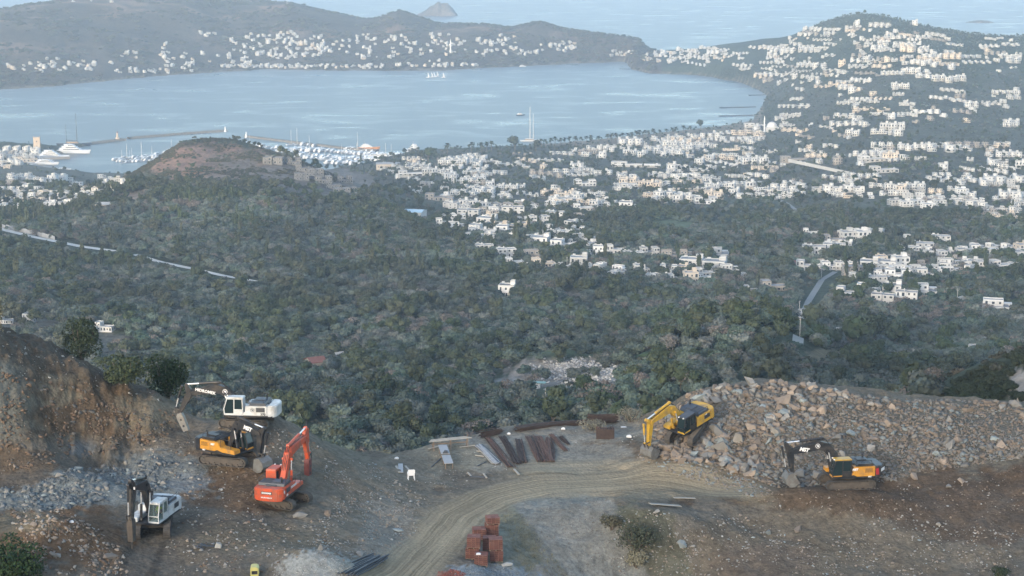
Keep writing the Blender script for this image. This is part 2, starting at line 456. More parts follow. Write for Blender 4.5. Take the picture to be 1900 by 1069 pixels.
def grid_mesh(name, X, Y, Z, m, col=None, road=None, smooth_=True):
    r, c = X.shape
    me = bpy.data.meshes.new(name)
    co = np.stack([X, Y, Z], -1).reshape(-1, 3).astype(np.float32)
    i = np.arange(r * c).reshape(r, c)
    f = np.stack([i[:-1, :-1], i[:-1, 1:], i[1:, 1:], i[1:, :-1]], -1).reshape(-1, 4)
    me.vertices.add(len(co)); me.vertices.foreach_set("co", co.ravel())
    me.loops.add(f.size); me.loops.foreach_set("vertex_index", f.ravel().astype(np.int32))
    me.polygons.add(len(f)); me.polygons.foreach_set("loop_start", (np.arange(len(f)) * 4).astype(np.int32)); me.polygons.foreach_set("loop_total", np.full(len(f), 4, np.int32))
    me.update(calc_edges=True)
    if smooth_: me.polygons.foreach_set("use_smooth", np.ones(len(f), bool))
    if col is not None:
        ca = me.color_attributes.new("Col", 'FLOAT_COLOR', 'POINT')
        ca.data.foreach_set("color", np.concatenate([col.reshape(-1, 3), np.ones((r * c, 1))], 1).astype(np.float32).ravel())
    if road is not None:
        ra = me.attributes.new("Road", 'FLOAT_VECTOR', 'POINT'); ra.data.foreach_set("vector", road.reshape(-1, 3).astype(np.float32).ravel())
    me.materials.append(m); me.validate()
    o = bpy.data.objects.new(name, me); COL.objects.link(o)
    return o
def structure(o, label=None):
    o["kind"] = "structure"
    if label: o["label"] = label
    return o

def paint(col, u, v, blobs):
    for bu, bv, ru, rv, c, k, ns in blobs:
        n = fbm(u / ns + bu, v / ns * 2.2 + bv, 4, 0.6)
        r = np.sqrt(((u - bu) / ru) ** 2 + ((v - bv) / rv) ** 2) + 1.1 * n
        w = (smooth(1.10, 0.82, r) * k)[..., None]
        col[:] = col * (1 - w) + np.array(c) * w
    return col

# ================================================================ the ground of the excavation
NX = NA * ND
NU, NV = proj(NX, ND, NZ)
lat, al = road_coord(NX, ND)
soil, earth, tan = (.125, .110, .095), (.085, .060, .043), (.262, .222, .165)
yardc, gravelc, bluec = (.21, .20, .185), (.20, .195, .195), (.155, .172, .182)
n0 = fbm(NX / 7, ND / 7, 5, .6)[..., None]
col = np.array(soil) * (1 + 0.5 * n0) * np.ones(NX.shape + (3,))
blobs = [(1650, 900, 420, 52, earth, .95, 60), (1850, 960, 200, 60, (.095, .070, .054), .8, 50), (1330, 865, 130, 32, (.115, .072, .048), .95, 30),
         (1150, 840, 90, 24, (.12, .085, .06), .7, 30), (1500, 1030, 330, 70, (.135, .112, .088), .8, 60), (1420, 1040, 90, 40, (.125, .095, .078), .6, 30),
         (1040, 1000, 150, 80, gravelc, .95, 40), (1560, 800, 430, 85, (.125, .112, .095), .9, 40), (1120, 1060, 150, 50, gravelc, .9, 40), (960, 1000, 60, 70, (.15, .155, .12), .7, 25), (900, 960, 60, 20, (.17, .17, .14), .7, 20),
         (1160, 970, 60, 40, (.12, .12, .085), .6, 20), (950, 840, 230, 38, yardc, .95, 40), (1080, 800, 140, 22, (.20, .19, .175), .9, 30),
         (820, 850, 90, 30, (.18, .165, .135), .8, 30), (700, 930, 130, 90, (.15, .135, .115), .9, 40), (640, 1000, 130, 60, (.145, .128, .108), .9, 30),
         (720, 1000, 60, 80, (.19, .185, .175), .7, 14), (600, 850, 80, 50, (.13, .12, .10), .8, 30),
         (430, 910, 130, 40, (.115, .076, .050), .9, 40), (400, 860, 90, 28, (.12, .085, .06), .7, 25), (330, 1000, 150, 45, (.105, .088, .072), .7, 30),
         (480, 1000, 120, 30, (.14, .118, .09), .7, 30), (270, 1050, 60, 40, (.095, .085, .078), .8, 30),
         (100, 990, 130, 65, (.12, .078, .050), .95, 30), (150, 905, 230, 34, bluec, .95, 18), (300, 868, 95, 30, bluec, .8, 14), (60, 920, 120, 30, bluec, .8, 18),
         (150, 830, 26, 18, (.125, .145, .17), .6, 10), (350, 895, 40, 18, (.14, .165, .20), .7, 10), (30, 970, 90, 20, (.15, .14, .11), .6, 20),
         (590, 1055, 75, 34, (.26, .265, .265), 1.0, 8), (905, 1080, 95, 34, (.19, .22, .26), 1.0, 10), (835, 1068, 26, 9, (.22, .075, .05), 1.0, 8),
         (20, 870, 90, 45, (.085, .062, .045), .8, 25)]
paint(col, NU, NV, blobs)
# the cut face: banded rock and clay
cut = smooth(365, 300, NU) * smooth(690, 705, NV + (NU - 150) * -0.22 + 26 * fbm(NU / 40, NV / 40, 3)) * smooth(835, 800, NV + 20 * fbm(NU / 30, NV / 30, 3)) * (ND > 166)
cn = fbm(NU / 60, NV / 14, 5, .65); cn2 = fbm(NU / 14 + 40, NV / 26, 5, .65)
c1 = np.array((.088, .062, .043)); c2 = np.array((.130, .115, .092)); c3 = np.array((.042, .034, .029))
cc = c1 * (1 + 0 * cn[..., None]); w = smooth(-.06, .16, cn)[..., None]; cc = cc * (1 - w) + c2 * w; w = smooth(.02, .2, cn2)[..., None] * .8; cc = cc * (1 - w) + c3 * w
w = (smooth(90, 10, NU) * .8)[..., None]; cc = cc * (1 - w) + np.array((.105, .115, .115)) * w
w = (smooth(70, 20, np.hypot(NU - 285, (NV - 765) * 1.4)) * .7)[..., None]; cc = cc * (1 - w) + np.array((.16, .14, .11)) * w
col = col * (1 - cut[..., None] * .95) + cc * cut[..., None] * .95
top = smooth(360, 310, NU) * smooth(712, 690, NV - (NU - 150) * .22 + 20 * fbm(NU / 30, NV / 30, 3)) * (ND > 166)
col = col * (1 - top[..., None] * .85) + np.array((.072, .060, .050)) * (1 + .7 * cn2[..., None]) * top[..., None] * .85
tt = (NV - 925) / 144.0; nj = 26 * fbm(NU / 22, NV / 30, 4)
gm = smooth(-6, 6, NU - (948 + 82 * tt) + nj) * smooth(-6, 6, (1132 + 74 * tt) - NU + nj) * smooth(915, 928, NV)
gm = (gm * .95)[..., None]; col = col * (1 - gm) + np.array((.185, .188, .185)) * (1 + .5 * fbm(NX / .8, ND / 3.0, 4)[..., None]) * gm
sm_ = smooth(-6, 6, NU - (1132 + 74 * tt) + nj) * smooth(-8, 8, (1230 + 60 * tt) - NU + nj) * smooth(940, 952, NV)
sm_ = (sm_ * .8)[..., None]; col = col * (1 - sm_) + np.array((.085, .085, .062)) * sm_
rd = np.exp(-(np.abs(lat) / (3.2 + 1.2 * fbm(al / 6, al * 0, 3))) ** 6)
rd = rd * smooth(1460, 1380, NU)
yd = smooth(1500, 1250, NU) * smooth(900, 1000, NU) * smooth(845, 862, NV) * smooth(935, 915, NV)
rd = np.maximum(rd, yd * .75)
col = col * (1 - rd[..., None]) + np.array(tan) * (1 + .35 * n0) * rd[..., None]
# track ruts of the machine on the left platform
tr = np.zeros(NX.shape)
for off in (-1.35, 1.35):
    cxr = at(283, 1000, 152.5)[0] + off + .012 * (150 - ND) ** 2 * .2
    tr = np.maximum(tr, np.exp(-((NX - cxr) / .42) ** 4) * (ND < 151) )
col = col * (1 - .35 * tr[..., None])
col = np.clip(col, .01, .6); g_ = col.mean(-1, keepdims=True); col = (g_ + (col - g_) * .95) * np.array((1.05, 1.03, .93))
m_ground = ground_material("site_ground", 1.7, 0.22, 0.09, road=True)
ROADV = np.stack([lat + 1.1 * fbm(NX / 9, ND / 9, 3) + .25 * fbm(NX / 1.5, ND / 1.5, 2), al, rd], -1)
ground = structure(grid_mesh("ground", NX, ND, NZ, m_ground, col, ROADV), "brown and grey earth of the excavation site with a tan dirt road")

# ================================================================ valley, hills, headland
FX = FA * FD
FU, FV = proj(FX, FD, FZ)
wood = np.array((.050, .062, .040))
n1 = fbm(FX / 120, FD / 120, 5, .6)[..., None]; n2_ = fbm(FX / 28, FD / 28, 4, .6)[..., None]
fcol = wood * (1 + .8 * n1 + .5 * n2_) * np.ones(FX.shape + (3,))
town = (.125, .118, .098); grass = (.085, .125, .05)
fb = [(1050, 330, 560, 60, town, .55, 60), (1650, 280, 420, 150, town, .45, 60), (100, 335, 190, 60, town, .6, 50), (1200, 470, 300, 60, (.09, .095, .07), .5, 50),
      (1220, 418, 90, 15, (.10, .13, .075), .9, 20), (1150, 658, 120, 7, grass, 1.0, 20), (430, 718, 40, 5, grass, .8, 15), (1000, 655, 110, 8, (.08, .10, .055), .8, 20),
      (1110, 690, 46, 30, (.28, .275, .26), 1.0, 12), (1010, 692, 75, 26, (.22, .20, .18), .95, 12), (950, 715, 40, 16, (.26, .25, .23), .9, 10), (1060, 680, 100, 14, (.24, .225, .20), .9, 12),
      (385, 302, 112, 36, (.26, .165, .125), .9, 12), (440, 300, 60, 24, (.13, .11, .09), .6, 9), (250, 345, 60, 14, (.19, .15, .12), .5, 10), (430, 335, 90, 18, (.30, .20, .14), .7, 14), (500, 330, 130, 32, (.15, .13, .115), .85, 30),
      (245, 372, 55, 13, (.30, .23, .18), .9, 12), (580, 345, 120, 34, (.135, .125, .12), .7, 30), (180, 640, 130, 26, (.16, .15, .125), .8, 30), (80, 600, 120, 26, (.15, .14, .12), .8, 30),
      (330, 585, 40, 14, (.2, .18, .16), .6, 10), (1060, 555, 60, 14, (.19, .175, .15), .7, 12), (1550, 665, 60, 22, (.2, .17, .115), .75, 14), (1600, 720, 60, 20, (.12, .115, .085), .6, 14),
      (1870, 565, 70, 12, (.10, .135, .06), .7, 12), (1700, 388, 150, 12, (.12, .135, .10), .5, 20), (1400, 372, 120, 8, (.11, .13, .09), .4, 16), (800, 765, 60, 14, (.14, .135, .115), .7, 14),
      (250, 625, 100, 8, (.14, .13, .11), .6, 10), (1890, 712, 22, 30, (.33, .30, .27), .9, 10), (150, 430, 120, 12, (.11, .11, .08), .5, 20), (950, 380, 120, 20, (.13, .12, .10), .5, 20)]
paint(fcol, FU, FV, fb)
# across the bay: dry scrub with bare rock high up and on the capes
pen = smooth(3300, 3700, FD) * (FU < 1230)
pn = fbm(FX / 160 + 7, FD / 160, 5, .62)[..., None]
sc_col = np.array((.078, .064, .048)) * (1 + 1.3 * pn) * np.ones(FX.shape + (3,))
rk = (smooth(.08, .2, pn[..., 0] + .3 * fbm(FX / 60, FD / 60, 3)) * smooth(20, 90, FZ))[..., None]
sc_col = sc_col * (1 - rk * .8) + np.array((.22, .145, .105)) * rk * .8
fcol = fcol * (1 - pen[..., None]) + sc_col * pen[..., None]
beach = (smooth(3.2, 1.4, FZ) * smooth(-3, 0, FZ) * (FD > 2300))[..., None]
fcol = fcol * (1 - beach * .8) + np.array((.26, .22, .17)) * beach * .8
dull = smooth(2500, 3300, FD)[..., None]
m_land = ground_material("valley_ground", .18, .02, 1.2)
valley = structure(grid_mesh("hills", FX, FD, FZ, m_land, np.clip(fcol, .01, .9)), "wooded valley, town slopes and the far headland")

# the hillside below the camera and the slope behind it
gx = np.linspace(-260, 260, 60); gy = np.linspace(-900, 70, 90)
GX, GY = np.meshgrid(gx, gy)
zj = np.interp(GX, NX[0], NZ[0])
GZ = np.where(GY > 0, 0, 0) + zj + (70 - GY) * 0.42 * smooth(70, 0, GY) * 1.0
GX2 = GX * (1 + np.maximum(70 - GY, 0) / 300.0)
GZ = GZ + smooth(0, 400, -GY) * 20 * fbm(GX2 / 80, GY / 80, 4)
GZ = np.minimum(GZ, ZC - 4 - 0.02 * np.hypot(GX2, GY) * (GY > 0)) - 1.5 * (GY < 0)
gc = np.array((.09, .09, .065)) * np.ones(GX.shape + (3,))
structure(grid_mesh("hillside", GX2, GY, GZ, m_land, gc), "scrub covered hillside under and behind the viewpoint")

# ================================================================ the sea
def sea_material():
    m, nt, b = new_mat("sea_water")
    b.inputs["Base Color"].default_value = (.07, .088, .095, 1); b.inputs["IOR"].default_value = 1.33
    b.inputs["Specular IOR Level"].default_value = 0.5
    geo = node(nt, "ShaderNodeNewGeometry"); mp = node(nt, "ShaderNodeMapping"); mp.inputs["Rotation"].default_value = (0, 0, R(9)); mp.inputs["Scale"].default_value = (1, 1.5, 1)
    nt.links.new(geo.outputs["Position"], mp.inputs[0])
    n1 = node(nt, "ShaderNodeTexNoise", i_Scale=.0065, i_Detail=6.0, i_Roughness=.62, i_Distortion=.6); nt.links.new(mp.outputs[0], n1.inputs["Vector"])
    cr = node(nt, "ShaderNodeMapRange", i_1=.50, i_2=.70, i_3=.36, i_4=.22); nt.links.new(n1.outputs["Fac"], cr.inputs[0]); nt.links.new(cr.outputs[0], b.inputs["Roughness"])
    n2 = node(nt, "ShaderNodeTexNoise", i_Scale=.35, i_Detail=3.0, i_Roughness=.6); nt.links.new(mp.outputs[0], n2.inputs["Vector"])
    st = node(nt, "ShaderNodeMapRange", i_1=.50, i_2=.68, i_3=.42, i_4=.20); nt.links.new(n1.outputs["Fac"], st.inputs[0])
    bp = node(nt, "ShaderNodeBump", i_Distance=.6); nt.links.new(n2.outputs["Fac"], bp.inputs["Height"]); nt.links.new(st.outputs[0], bp.inputs["Strength"]); nt.links.new(bp.outputs[0], b.inputs["Normal"])
    return m
sx = np.linspace(-26000, 26000, 40); sy = np.concatenate([np.linspace(1500, 8000, 30), np.geomspace(8200, 60000, 20)])
SX, SY = np.meshgrid(sx, sy)
structure(grid_mesh("sea", SX, SY, SX * 0, sea_material()), "calm blue sea and bay with pale slicks")

# islands far out
def island(name, u0, u1, vb, vt, tops, label):
    d = ZC / ratio(vb); p0, p1 = at(u0, vb, d), at(u1, vb, d)
    w = p1[0] - p0[0]; n = 46
    hs = ZC - d * ratio(vt)
    tt = np.linspace(-.04, 1.04, n); ss = np.linspace(-.5, .5, 24)
    T, S = np.meshgrid(tt, ss)
    prof = np.interp(T, [t[0] for t in tops], [t[1] for t in tops]) * hs
    Z = prof * np.sqrt(np.clip(1 - (S * 2) ** 2, 0, 1)) * (1 + .5 * fbm(T * 9, S * 7, 4)) - 2 + 5 * fbm(T * 30, S * 20, 3)
    Z = np.where((np.abs(S) > .47) | (T < 0) | (T > 1), -6, Z)
    X = p0[0] + T * w; Y = d + 60 + S * w * .55
    c = np.array((.13, .11, .09)) * (1 + .8 * fbm(T * 14, S * 14, 4)[..., None]) * np.ones(T.shape + (3,))
    structure(grid_mesh(name, X, Y, Z, m_land, c), label)
island("island", 772, 848, 30.5, 3, [(0, .1), (.2, .38), (.42, .8), (.52, 1.0), (.62, .82), (.74, .86), (.88, .5), (1, .1)], "bare rocky island in the open sea beyond the headland")
island("island", 1798, 1853, 43.5, 38, [(0, .1), (.3, .8), (.5, 1), (.8, .7), (1, .1)], "low flat islet out at sea behind the town hill")
print("ground", round(time.time() - T0, 1))
# ================================================================ building helpers
class MB:
    """collects simple shapes with material slots and links them as ONE mesh object"""
    def __init__(self): self.v = []; self.f = []; self.m = []; self.M = Matrix.Identity(4)
    def _add(self, vs, fs, mi):
        o = len(self.v)
        M = self.M
        self.v += [tuple(M @ Vector(p)) for p in vs]
        self.f += [tuple(i + o for i in f) for f in fs]; self.m += [mi] * len(fs)
    def box(self, x0, x1, y0, y1, z0, z1, mi=0):
        self._add([(x0, y0, z0), (x1, y0, z0), (x1, y1, z0), (x0, y1, z0), (x0, y0, z1), (x1, y0, z1), (x1, y1, z1), (x0, y1, z1)],
                  [(0, 3, 2, 1), (4, 5, 6, 7), (0, 1, 5, 4), (1, 2, 6, 5), (2, 3, 7, 6), (3, 0, 4, 7)], mi)
    def prism(self, poly, a0, a1, axis='y', mi=0):
        """poly in the other two axes (x,z for 'y'; y,z for 'x'; x,y for 'z') pushed from a0 to a1"""
        n = len(poly)
        put = {'y': lambda p, a: (p[0], a, p[1]), 'x': lambda p, a: (a, p[0], p[1]), 'z': lambda p, a: (p[0], p[1], a)}[axis]
        vs = [put(p, a0) for p in poly] + [put(p, a1) for p in poly]
        fs = [tuple(range(n)), tuple(range(2 * n - 1, n - 1, -1))] + [(i, i + n, (i + 1) % n + n, (i + 1) % n) for i in range(n)]
        self._add(vs, fs, mi)
    def tube(self, p, q, r, r2=None, n=8, mi=0, caps=True):
        p = Vector(p); q = Vector(q); r2 = r if r2 is None else r2
        d = (q - p).normalized(); a = d.orthogonal().normalized(); b = d.cross(a)
        vs = []
        for c, rr in ((p, r), (q, r2)):
            for i in range(n):
                t = 2 * math.pi * i / n; vs.append(tuple(c + a * math.cos(t) * rr + b * math.sin(t) * rr))
        fs = [(i, (i + 1) % n, (i + 1) % n + n, i + n) for i in range(n)]
        if caps: fs += [tuple(range(n - 1, -1, -1)), tuple(range(n, 2 * n))]
        self._add(vs, fs, mi)
    def bar(self, p, q, w, h, mi=0):
        """a square bar from p to q, w wide (level) and h high"""
        p = Vector(p); q = Vector(q); d = (q - p).normalized()
        s = d.cross(Vector((0, 0, 1)));  s = Vector((0, 1, 0)) if s.length < 1e-3 else s.normalized()
        u = s.cross(d)
        vs = []
        for c in (p, q):
            for i, j in ((-1, -1), (1, -1), (1, 1), (-1, 1)): vs.append(tuple(c + s * i * w / 2 + u * j * h / 2))
        self._add(vs, [(0, 1, 2, 3), (7, 6, 5, 4), (0, 4, 5, 1), (1, 5, 6, 2), (2, 6, 7, 3), (3, 7, 4, 0)], mi)
    def quad(self, a, b, c, d, mi=0): self._add([a, b, c, d], [(0, 1, 2, 3)], mi)
    def mesh(self, name, mats, smooth_=False):
        me = bpy.data.meshes.new(name); me.from_pydata(self.v, [], self.f)
        for m in mats: me.materials.append(m)
        me.polygons.foreach_set("material_index", self.m)
        if smooth_: me.polygons.foreach_set("use_smooth", [True] * len(self.f))
        # outward faces
        bm = bmesh.new(); bm.from_mesh(me); bmesh.ops.recalc_face_normals(bm, faces=bm.faces); bm.to_mesh(me); bm.free()
        return me
    def build(self, name, mats, parent=None, bevel=0.0, seg=1, smooth_=False):
        if not isinstance(mats, (list, tuple)): mats = [mats]
        me = self.mesh(name, mats, smooth_)
        if bevel:
            bm = bmesh.new(); bm.from_mesh(me)
            bmesh.ops.bevel(bm, geom=[e for e in bm.edges if len(e.link_faces) == 2 and e.calc_face_angle(0) > .5], offset=bevel, segments=seg, affect='EDGES', clamp_overlap=True)
            bm.to_mesh(me); bm.free()
        return link(name, me, parent)
def link(name, me, parent=None):
    o = bpy.data.objects.new(name, me); COL.objects.link(o)
    if parent is not None: o.parent = parent
    return o
def tag(o, label, cat, group=None, kind=None):
    if label: o["label"] = label
    if cat: o["category"] = cat
    if group: o["group"] = group
    if kind: o["kind"] = kind
    return o
def thing(name, label, cat, loc=(0, 0, 0), rot=(0, 0, 0), group=None):
    o = bpy.data.objects.new(name, None); COL.objects.link(o); o.empty_display_size = .5
    o.location = loc; o.rotation_euler = rot
    return tag(o, label, cat, group)
KIDS = {}
def kids(o):
    return list(o.children)
def copy_tree(o, loc=None, rot=None, label=None, group=None, scale=None):
    """a thing with copies of its parts and sub-parts, mesh data shared"""
    def rec(s, par):
        c = s.copy(); COL.objects.link(c)
        if par is not None: c.parent = par
        for k in KT[s.name]: rec(k, c)
        return c
    KT = {}
    def walk(s):
        KT[s.name] = list(s.children)
        for k in s.children: walk(k)
    walk(o)
    c = rec(o, None)
    if loc is not None: c.location = loc
    if rot is not None: c.rotation_euler = rot
    if scale is not None: c.scale = scale
    if label: c["label"] = label
    if group: c["group"] = group
    return c

def rock_mesh(seed, flat=.75, mats=None, jag=1.0, n=16):
    r = random.Random(seed); bm = bmesh.new()
    for i in range(n):
        v = Vector((r.gauss(0, 1), r.gauss(0, 1), r.gauss(0, 1))).normalized()
        v = Vector((v.x * r.uniform(.8, 1.1), v.y * r.uniform(.65, 1.0), v.z * flat * r.uniform(.8, 1.05))); bm.verts.new(v * .5)
    h = bmesh.ops.convex_hull(bm, input=bm.verts)
    bmesh.ops.delete(bm, geom=[g for g in h["geom_interior"] if isinstance(g, bmesh.types.BMVert)], context='VERTS')
    me = bpy.data.meshes.new("rock"); bm.to_mesh(me); bm.free()
    if mats: me.materials.append(mats)
    return me
def mesh_arrays(me):
    co = np.empty(len(me.vertices) * 3); me.vertices.foreach_get("co", co)
    me.calc_loop_triangles(); t = np.empty(len(me.loop_triangles) * 3, np.int32); me.loop_triangles.foreach_get("vertices", t)
    return co.reshape(-1, 3), t.reshape(-1, 3)
def rot_mats(n, full=True):
    """random rotations"""
    if full:
        q = rng.normal(size=(n, 4)); q /= np.linalg.norm(q, axis=1)[:, None]
        w, x, y, z = q.T
        return np.stack([1 - 2 * (y * y + z * z), 2 * (x * y - z * w), 2 * (x * z + y * w), 2 * (x * y + z * w), 1 - 2 * (x * x + z * z), 2 * (y * z - x * w),
                         2 * (x * z - y * w), 2 * (y * z + x * w), 1 - 2 * (x * x + y * y)], -1).reshape(n, 3, 3)
def scatter_mesh(name, P, S, shapes, mats, matidx, parent=None):
    """many small loose pieces as one mesh: P places, S sizes (n or n,3)"""
    n = len(P); S = np.asarray(S, float)
    if S.ndim == 1: S = np.stack([S, S, S], -1)
    Rm = rot_mats(n); V = []; T = []; MI = []; off = 0
    which = rng.integers(0, len(shapes), n)
    for k, (co, tr) in enumerate(shapes):
        ids = np.nonzero(which == k)[0]
        if len(ids) == 0: continue
        v = np.einsum('nij,vj->nvi', Rm[ids], co) * S[ids][:, None, :] + P[ids][:, None, :]
        t = tr[None] + (np.arange(len(ids)) * len(co))[:, None, None] + off
        V.append(v.reshape(-1, 3)); T.append(t.reshape(-1, 3)); MI.append(np.repeat(matidx[ids], len(tr))); off += len(ids) * len(co)
    V = np.concatenate(V); T = np.concatenate(T); MI = np.concatenate(MI)
    return raw_mesh(name, V, T, mats, MI, parent)
def raw_mesh(name, V, T, mats, MI=None, parent=None, smooth_=False):
    me = bpy.data.meshes.new(name); k = T.shape[1]
    me.vertices.add(len(V)); me.vertices.foreach_set("co", V.astype(np.float32).ravel())
    me.loops.add(T.size); me.loops.foreach_set("vertex_index", T.astype(np.int32).ravel())
    me.polygons.add(len(T)); me.polygons.foreach_set("loop_start", (np.arange(len(T)) * k).astype(np.int32)); me.polygons.foreach_set("loop_total", np.full(len(T), k, np.int32))
    for m in mats: me.materials.append(m)
    if MI is not None: me.polygons.foreach_set("material_index", MI.astype(np.int32))
    me.update(calc_edges=True)
    return link(name, me, parent)

# ================================================================ houses
M_white = mat("limewash", (.50, .50, .49), .85, var=.07, scale=.4, rand=.25)
M_whitef = mat("limewash_far_shaded", (.38, .38, .37), .85, var=.07, scale=.3, rand=.35)  # darker limewash for far houses, walls in shade put into the colour
M_cream = mat("cream_plaster", (.48, .42, .35), .85, var=.05, scale=.4, rand=.12)
M_stone = mat("stone_wall", (.26, .24, .215), .9, var=.2, scale=1.5, rand=.1)
M_conc = mat("bare_concrete", (.15, .15, .152), .9, var=.15, scale=.8)
M_glass = mat("window_glass", (.035, .045, .055), .15, var=.02, spec=.6)
M_roof = mat("roof_screed", (.27, .275, .28), .9, var=.12, scale=.5, rand=.25)
M_redroof = mat("red_tile_roof", (.17, .075, .06), .8, var=.15, scale=1.2)
M_blueroof = mat("pale_blue_sheet_roof", (.36, .50, .60), .5, var=.04, scale=1.0)
M_wood = mat("weathered_wood", (.20, .15, .11), .8, var=.2, scale=2)
M_panel = mat("solar_panel", (.03, .045, .08), .2, var=.05)
M_frame = mat("window_frame_white", (.66, .66, .65), .5, var=.02)

def house_design(seed, big=False):
    """boxes of one cubic Aegean house: list of (part, x0,x1,y0,y1,z0,z1) and its windows (x,y,z,w,h,facing)"""
    r = random.Random(seed); B = []; Wn = []
    kind = seed % 6
    if kind == 0:      # two storeys with a lower wing
        vols = [(-5, 1.5, -3.5, 4, 6.2), (1.5, 5.5, -2.6, 4, 3.1)]
    elif kind == 1:    # upper floor set back behind a terrace
        vols = [(-5.5, 5.5, -4.5, 3.5, 3.1), (-5.4, 2.2, -1.2, 3.4, 6.1)]
    elif kind == 2:    # a pair of cubes
        vols = [(-6, -.4, -3.6, 3.2, 6.0), (-.2, 5.8, -2.4, 4.2, 5.6)]
    elif kind == 3:    # single cube with stair head
        vols = [(-4.2, 4.2, -3.8, 3.8, 6.3), (1.6, 4.1, .6, 3.7, 8.2)]
    elif kind == 4:    # long low
        vols = [(-7, 7, -3, 3.4, 3.3), (-7, -2.5, -2.9, 3.3, 6.2)]
    else:              # three stepped cubes
        vols = [(-6, -2, -2.5, 4, 6.1), (-2, 2.3, -4, 3.6, 3.2), (2.3, 6.2, -3, 4.4, 5.9)]
    for x0, x1, y0, y1, h in vols:
        B.append(("wall", x0, x1, y0, y1, -1.9, h - .28))
        B.append(("roof", x0 + .22, x1 - .22, y0 + .22, y1 - .22, h - .28, h - .22))
        for a in ((x0, x1, y0, y0 + .22), (x0, x1, y1 - .22, y1), (x0, x0 + .22, y0 + .22, y1 - .22), (x1 - .22, x1, y0 + .22, y1 - .22)):
            B.append(("parapet", *a, h - .28, h + .28))
        nst = 2 if h > 4.5 else 1
        if h > 7: nst = 0
        z00 = 0.0 if not (kind == 1 and h > 4.5) else 3.1
        for s in range(nst):
            z = 1.15 + s * 2.95
            if z < z00: continue
            n = max(2, int((x1 - x0) / 2.3))
            for i in range(n):
                xx = x0 + (i + .5) * (x1 - x0) / n
                tall = r.random() < .35
                Wn.append((xx, y0, z - (.5 if tall else 0), r.choice((.9, 1.1, 1.5)), 2.0 if tall else 1.25, 'f'))
            m = max(1, int((y1 - y0) / 3.2))
            for i in range(m):
                yy = y0 + (i + .5) * (y1 - y0) / m
                Wn.append((x0, yy, z, 1.0, 1.2, 'l')); Wn.append((x1, yy, z, 1.0, 1.2, 'r'))
    # drop windows that fall inside another volume
    def inside(px, py, pz, me_):
        for q in vols:
            if q is me_: continue
            if q[0] - .05 < px < q[1] + .05 and q[2] - .05 < py < q[3] + .05 and pz < q[4]: return True
        return False
    W2 = []
    for w in Wn:
        dx, dy = {'f': (0, -.15), 'l': (-.15, 0), 'r': (.15, 0)}[w[5]]
        if not inside(w[0] + dx, w[1] + dy, w[2], None): W2.append(w)
    x0, x1, y0, y1, h = vols[0]
    if r.random() < .7:                           # balcony or veranda with posts
        bx0, bx1 = x0 + .3, x1 - .3
        zb = 2.75
        B.append(("terrace", bx0, bx1, y0 - 1.9, y0 - .003, zb, zb + .22))
        B.append(("terrace", bx0, bx1, y0 - 1.9, y0 - 1.78, zb + .22, zb + 1.0))
        for xx in (bx0 + .15, (bx0 + bx1) / 2, bx1 - .15): B.append(("terrace", xx - .15, xx + .15, y0 - 1.88, y0 - 1.58, -2, zb))
    if kind in (1, 4):                            # pergola slab above the terrace
        B.append(("terrace", 2.3, 5.3, -4.3, -1.3, 5.3 if kind == 1 else 3.6, 5.5 if kind == 1 else 3.8))
    B.append(("chimney", vols[0][1] - 1.4, vols[0][1] - .8, y1 - 1.6, y1 - 1.0, h - .22, h + 1.1))
    hm = h - .22
    B.append(("water_tank", x0 + 1.0, x0 + 2.4, y1 - 1.8, y1 - 1.2, hm + .9, hm + 1.5))
    B.append(("solar_panel", x0 + .9, x0 + 2.5, y1 - 2.9, y1 - 1.9, hm + .25, hm + .36))
    return B, W2
PART_M = dict(wall="W", parapet="W", roof="R", terrace="W", chimney="W", water_tank="W", solar_panel="P")
def win_boxes(mb, w, frame=True):
    x, y, z, ww, hh, f = w
    if f == 'f':
        if frame: mb.box(x - ww / 2 - .1, x + ww / 2 + .1, y - .05, y - .002, z - .1, z + hh + .1, 1)
        mb.box(x - ww / 2, x + ww / 2, y - .08, y - .052, z, z + hh, 0)
    else:
        s = -1 if f == 'l' else 1
        a, b = sorted((x + s * .002, x + s * .05)); c, d = sorted((x + s * .052, x + s * .08))
        if frame: mb.box(a, b, y - ww / 2 - .1, y + ww / 2 + .1, z - .1, z + hh + .1, 1)
        mb.box(c, d, y - ww / 2, y + ww / 2, z, z + hh, 0)
NDES = 18
HOUSE_FULL = {}; HOUSE_ONE = {}
def house_full(seed, wallmat, key):
    """prototype parts (mesh data) of a house seen large"""
    k = (seed, key)
    if k in HOUSE_FULL: return HOUSE_FULL[k]
    B, W = house_design(seed); parts = []
    by = {}
    for b in B: by.setdefault(b[0], []).append(b)
    for nm, bs in by.items():
        mb = MB()
        for b in bs: mb.box(*b[1:])
        m = {"W": wallmat, "R": M_roof, "P": M_panel}[PART_M[nm]]
        parts.append((nm, mb.mesh(nm, [m])))
    for w in W:
        mb = MB(); win_boxes(mb, w); parts.append(("window", mb.mesh("window", [M_glass, M_frame])))
    HOUSE_FULL[k] = parts
    return parts
def house_one(seed, wallmat, key):
    k = (seed, key)
    if k in HOUSE_ONE: return HOUSE_ONE[k]
    B, W = house_design(seed); mb = MB()
    for b in B: mb.box(*b[1:], {"W": 0, "R": 1, "P": 2}[PART_M[b[0]]])
    for w in W:
        mb2 = MB(); win_boxes(mb2, w, False)
        mb.v += mb2.v and []; o = len(mb.v); mb.v += mb2.v; mb.f += [tuple(i + o for i in f) for f in mb2.f]; mb.m += [2] * len(mb2.f)
    me = mb.mesh("house", [wallmat, M_roof, M_glass])
    HOUSE_ONE[k] = me
    return me

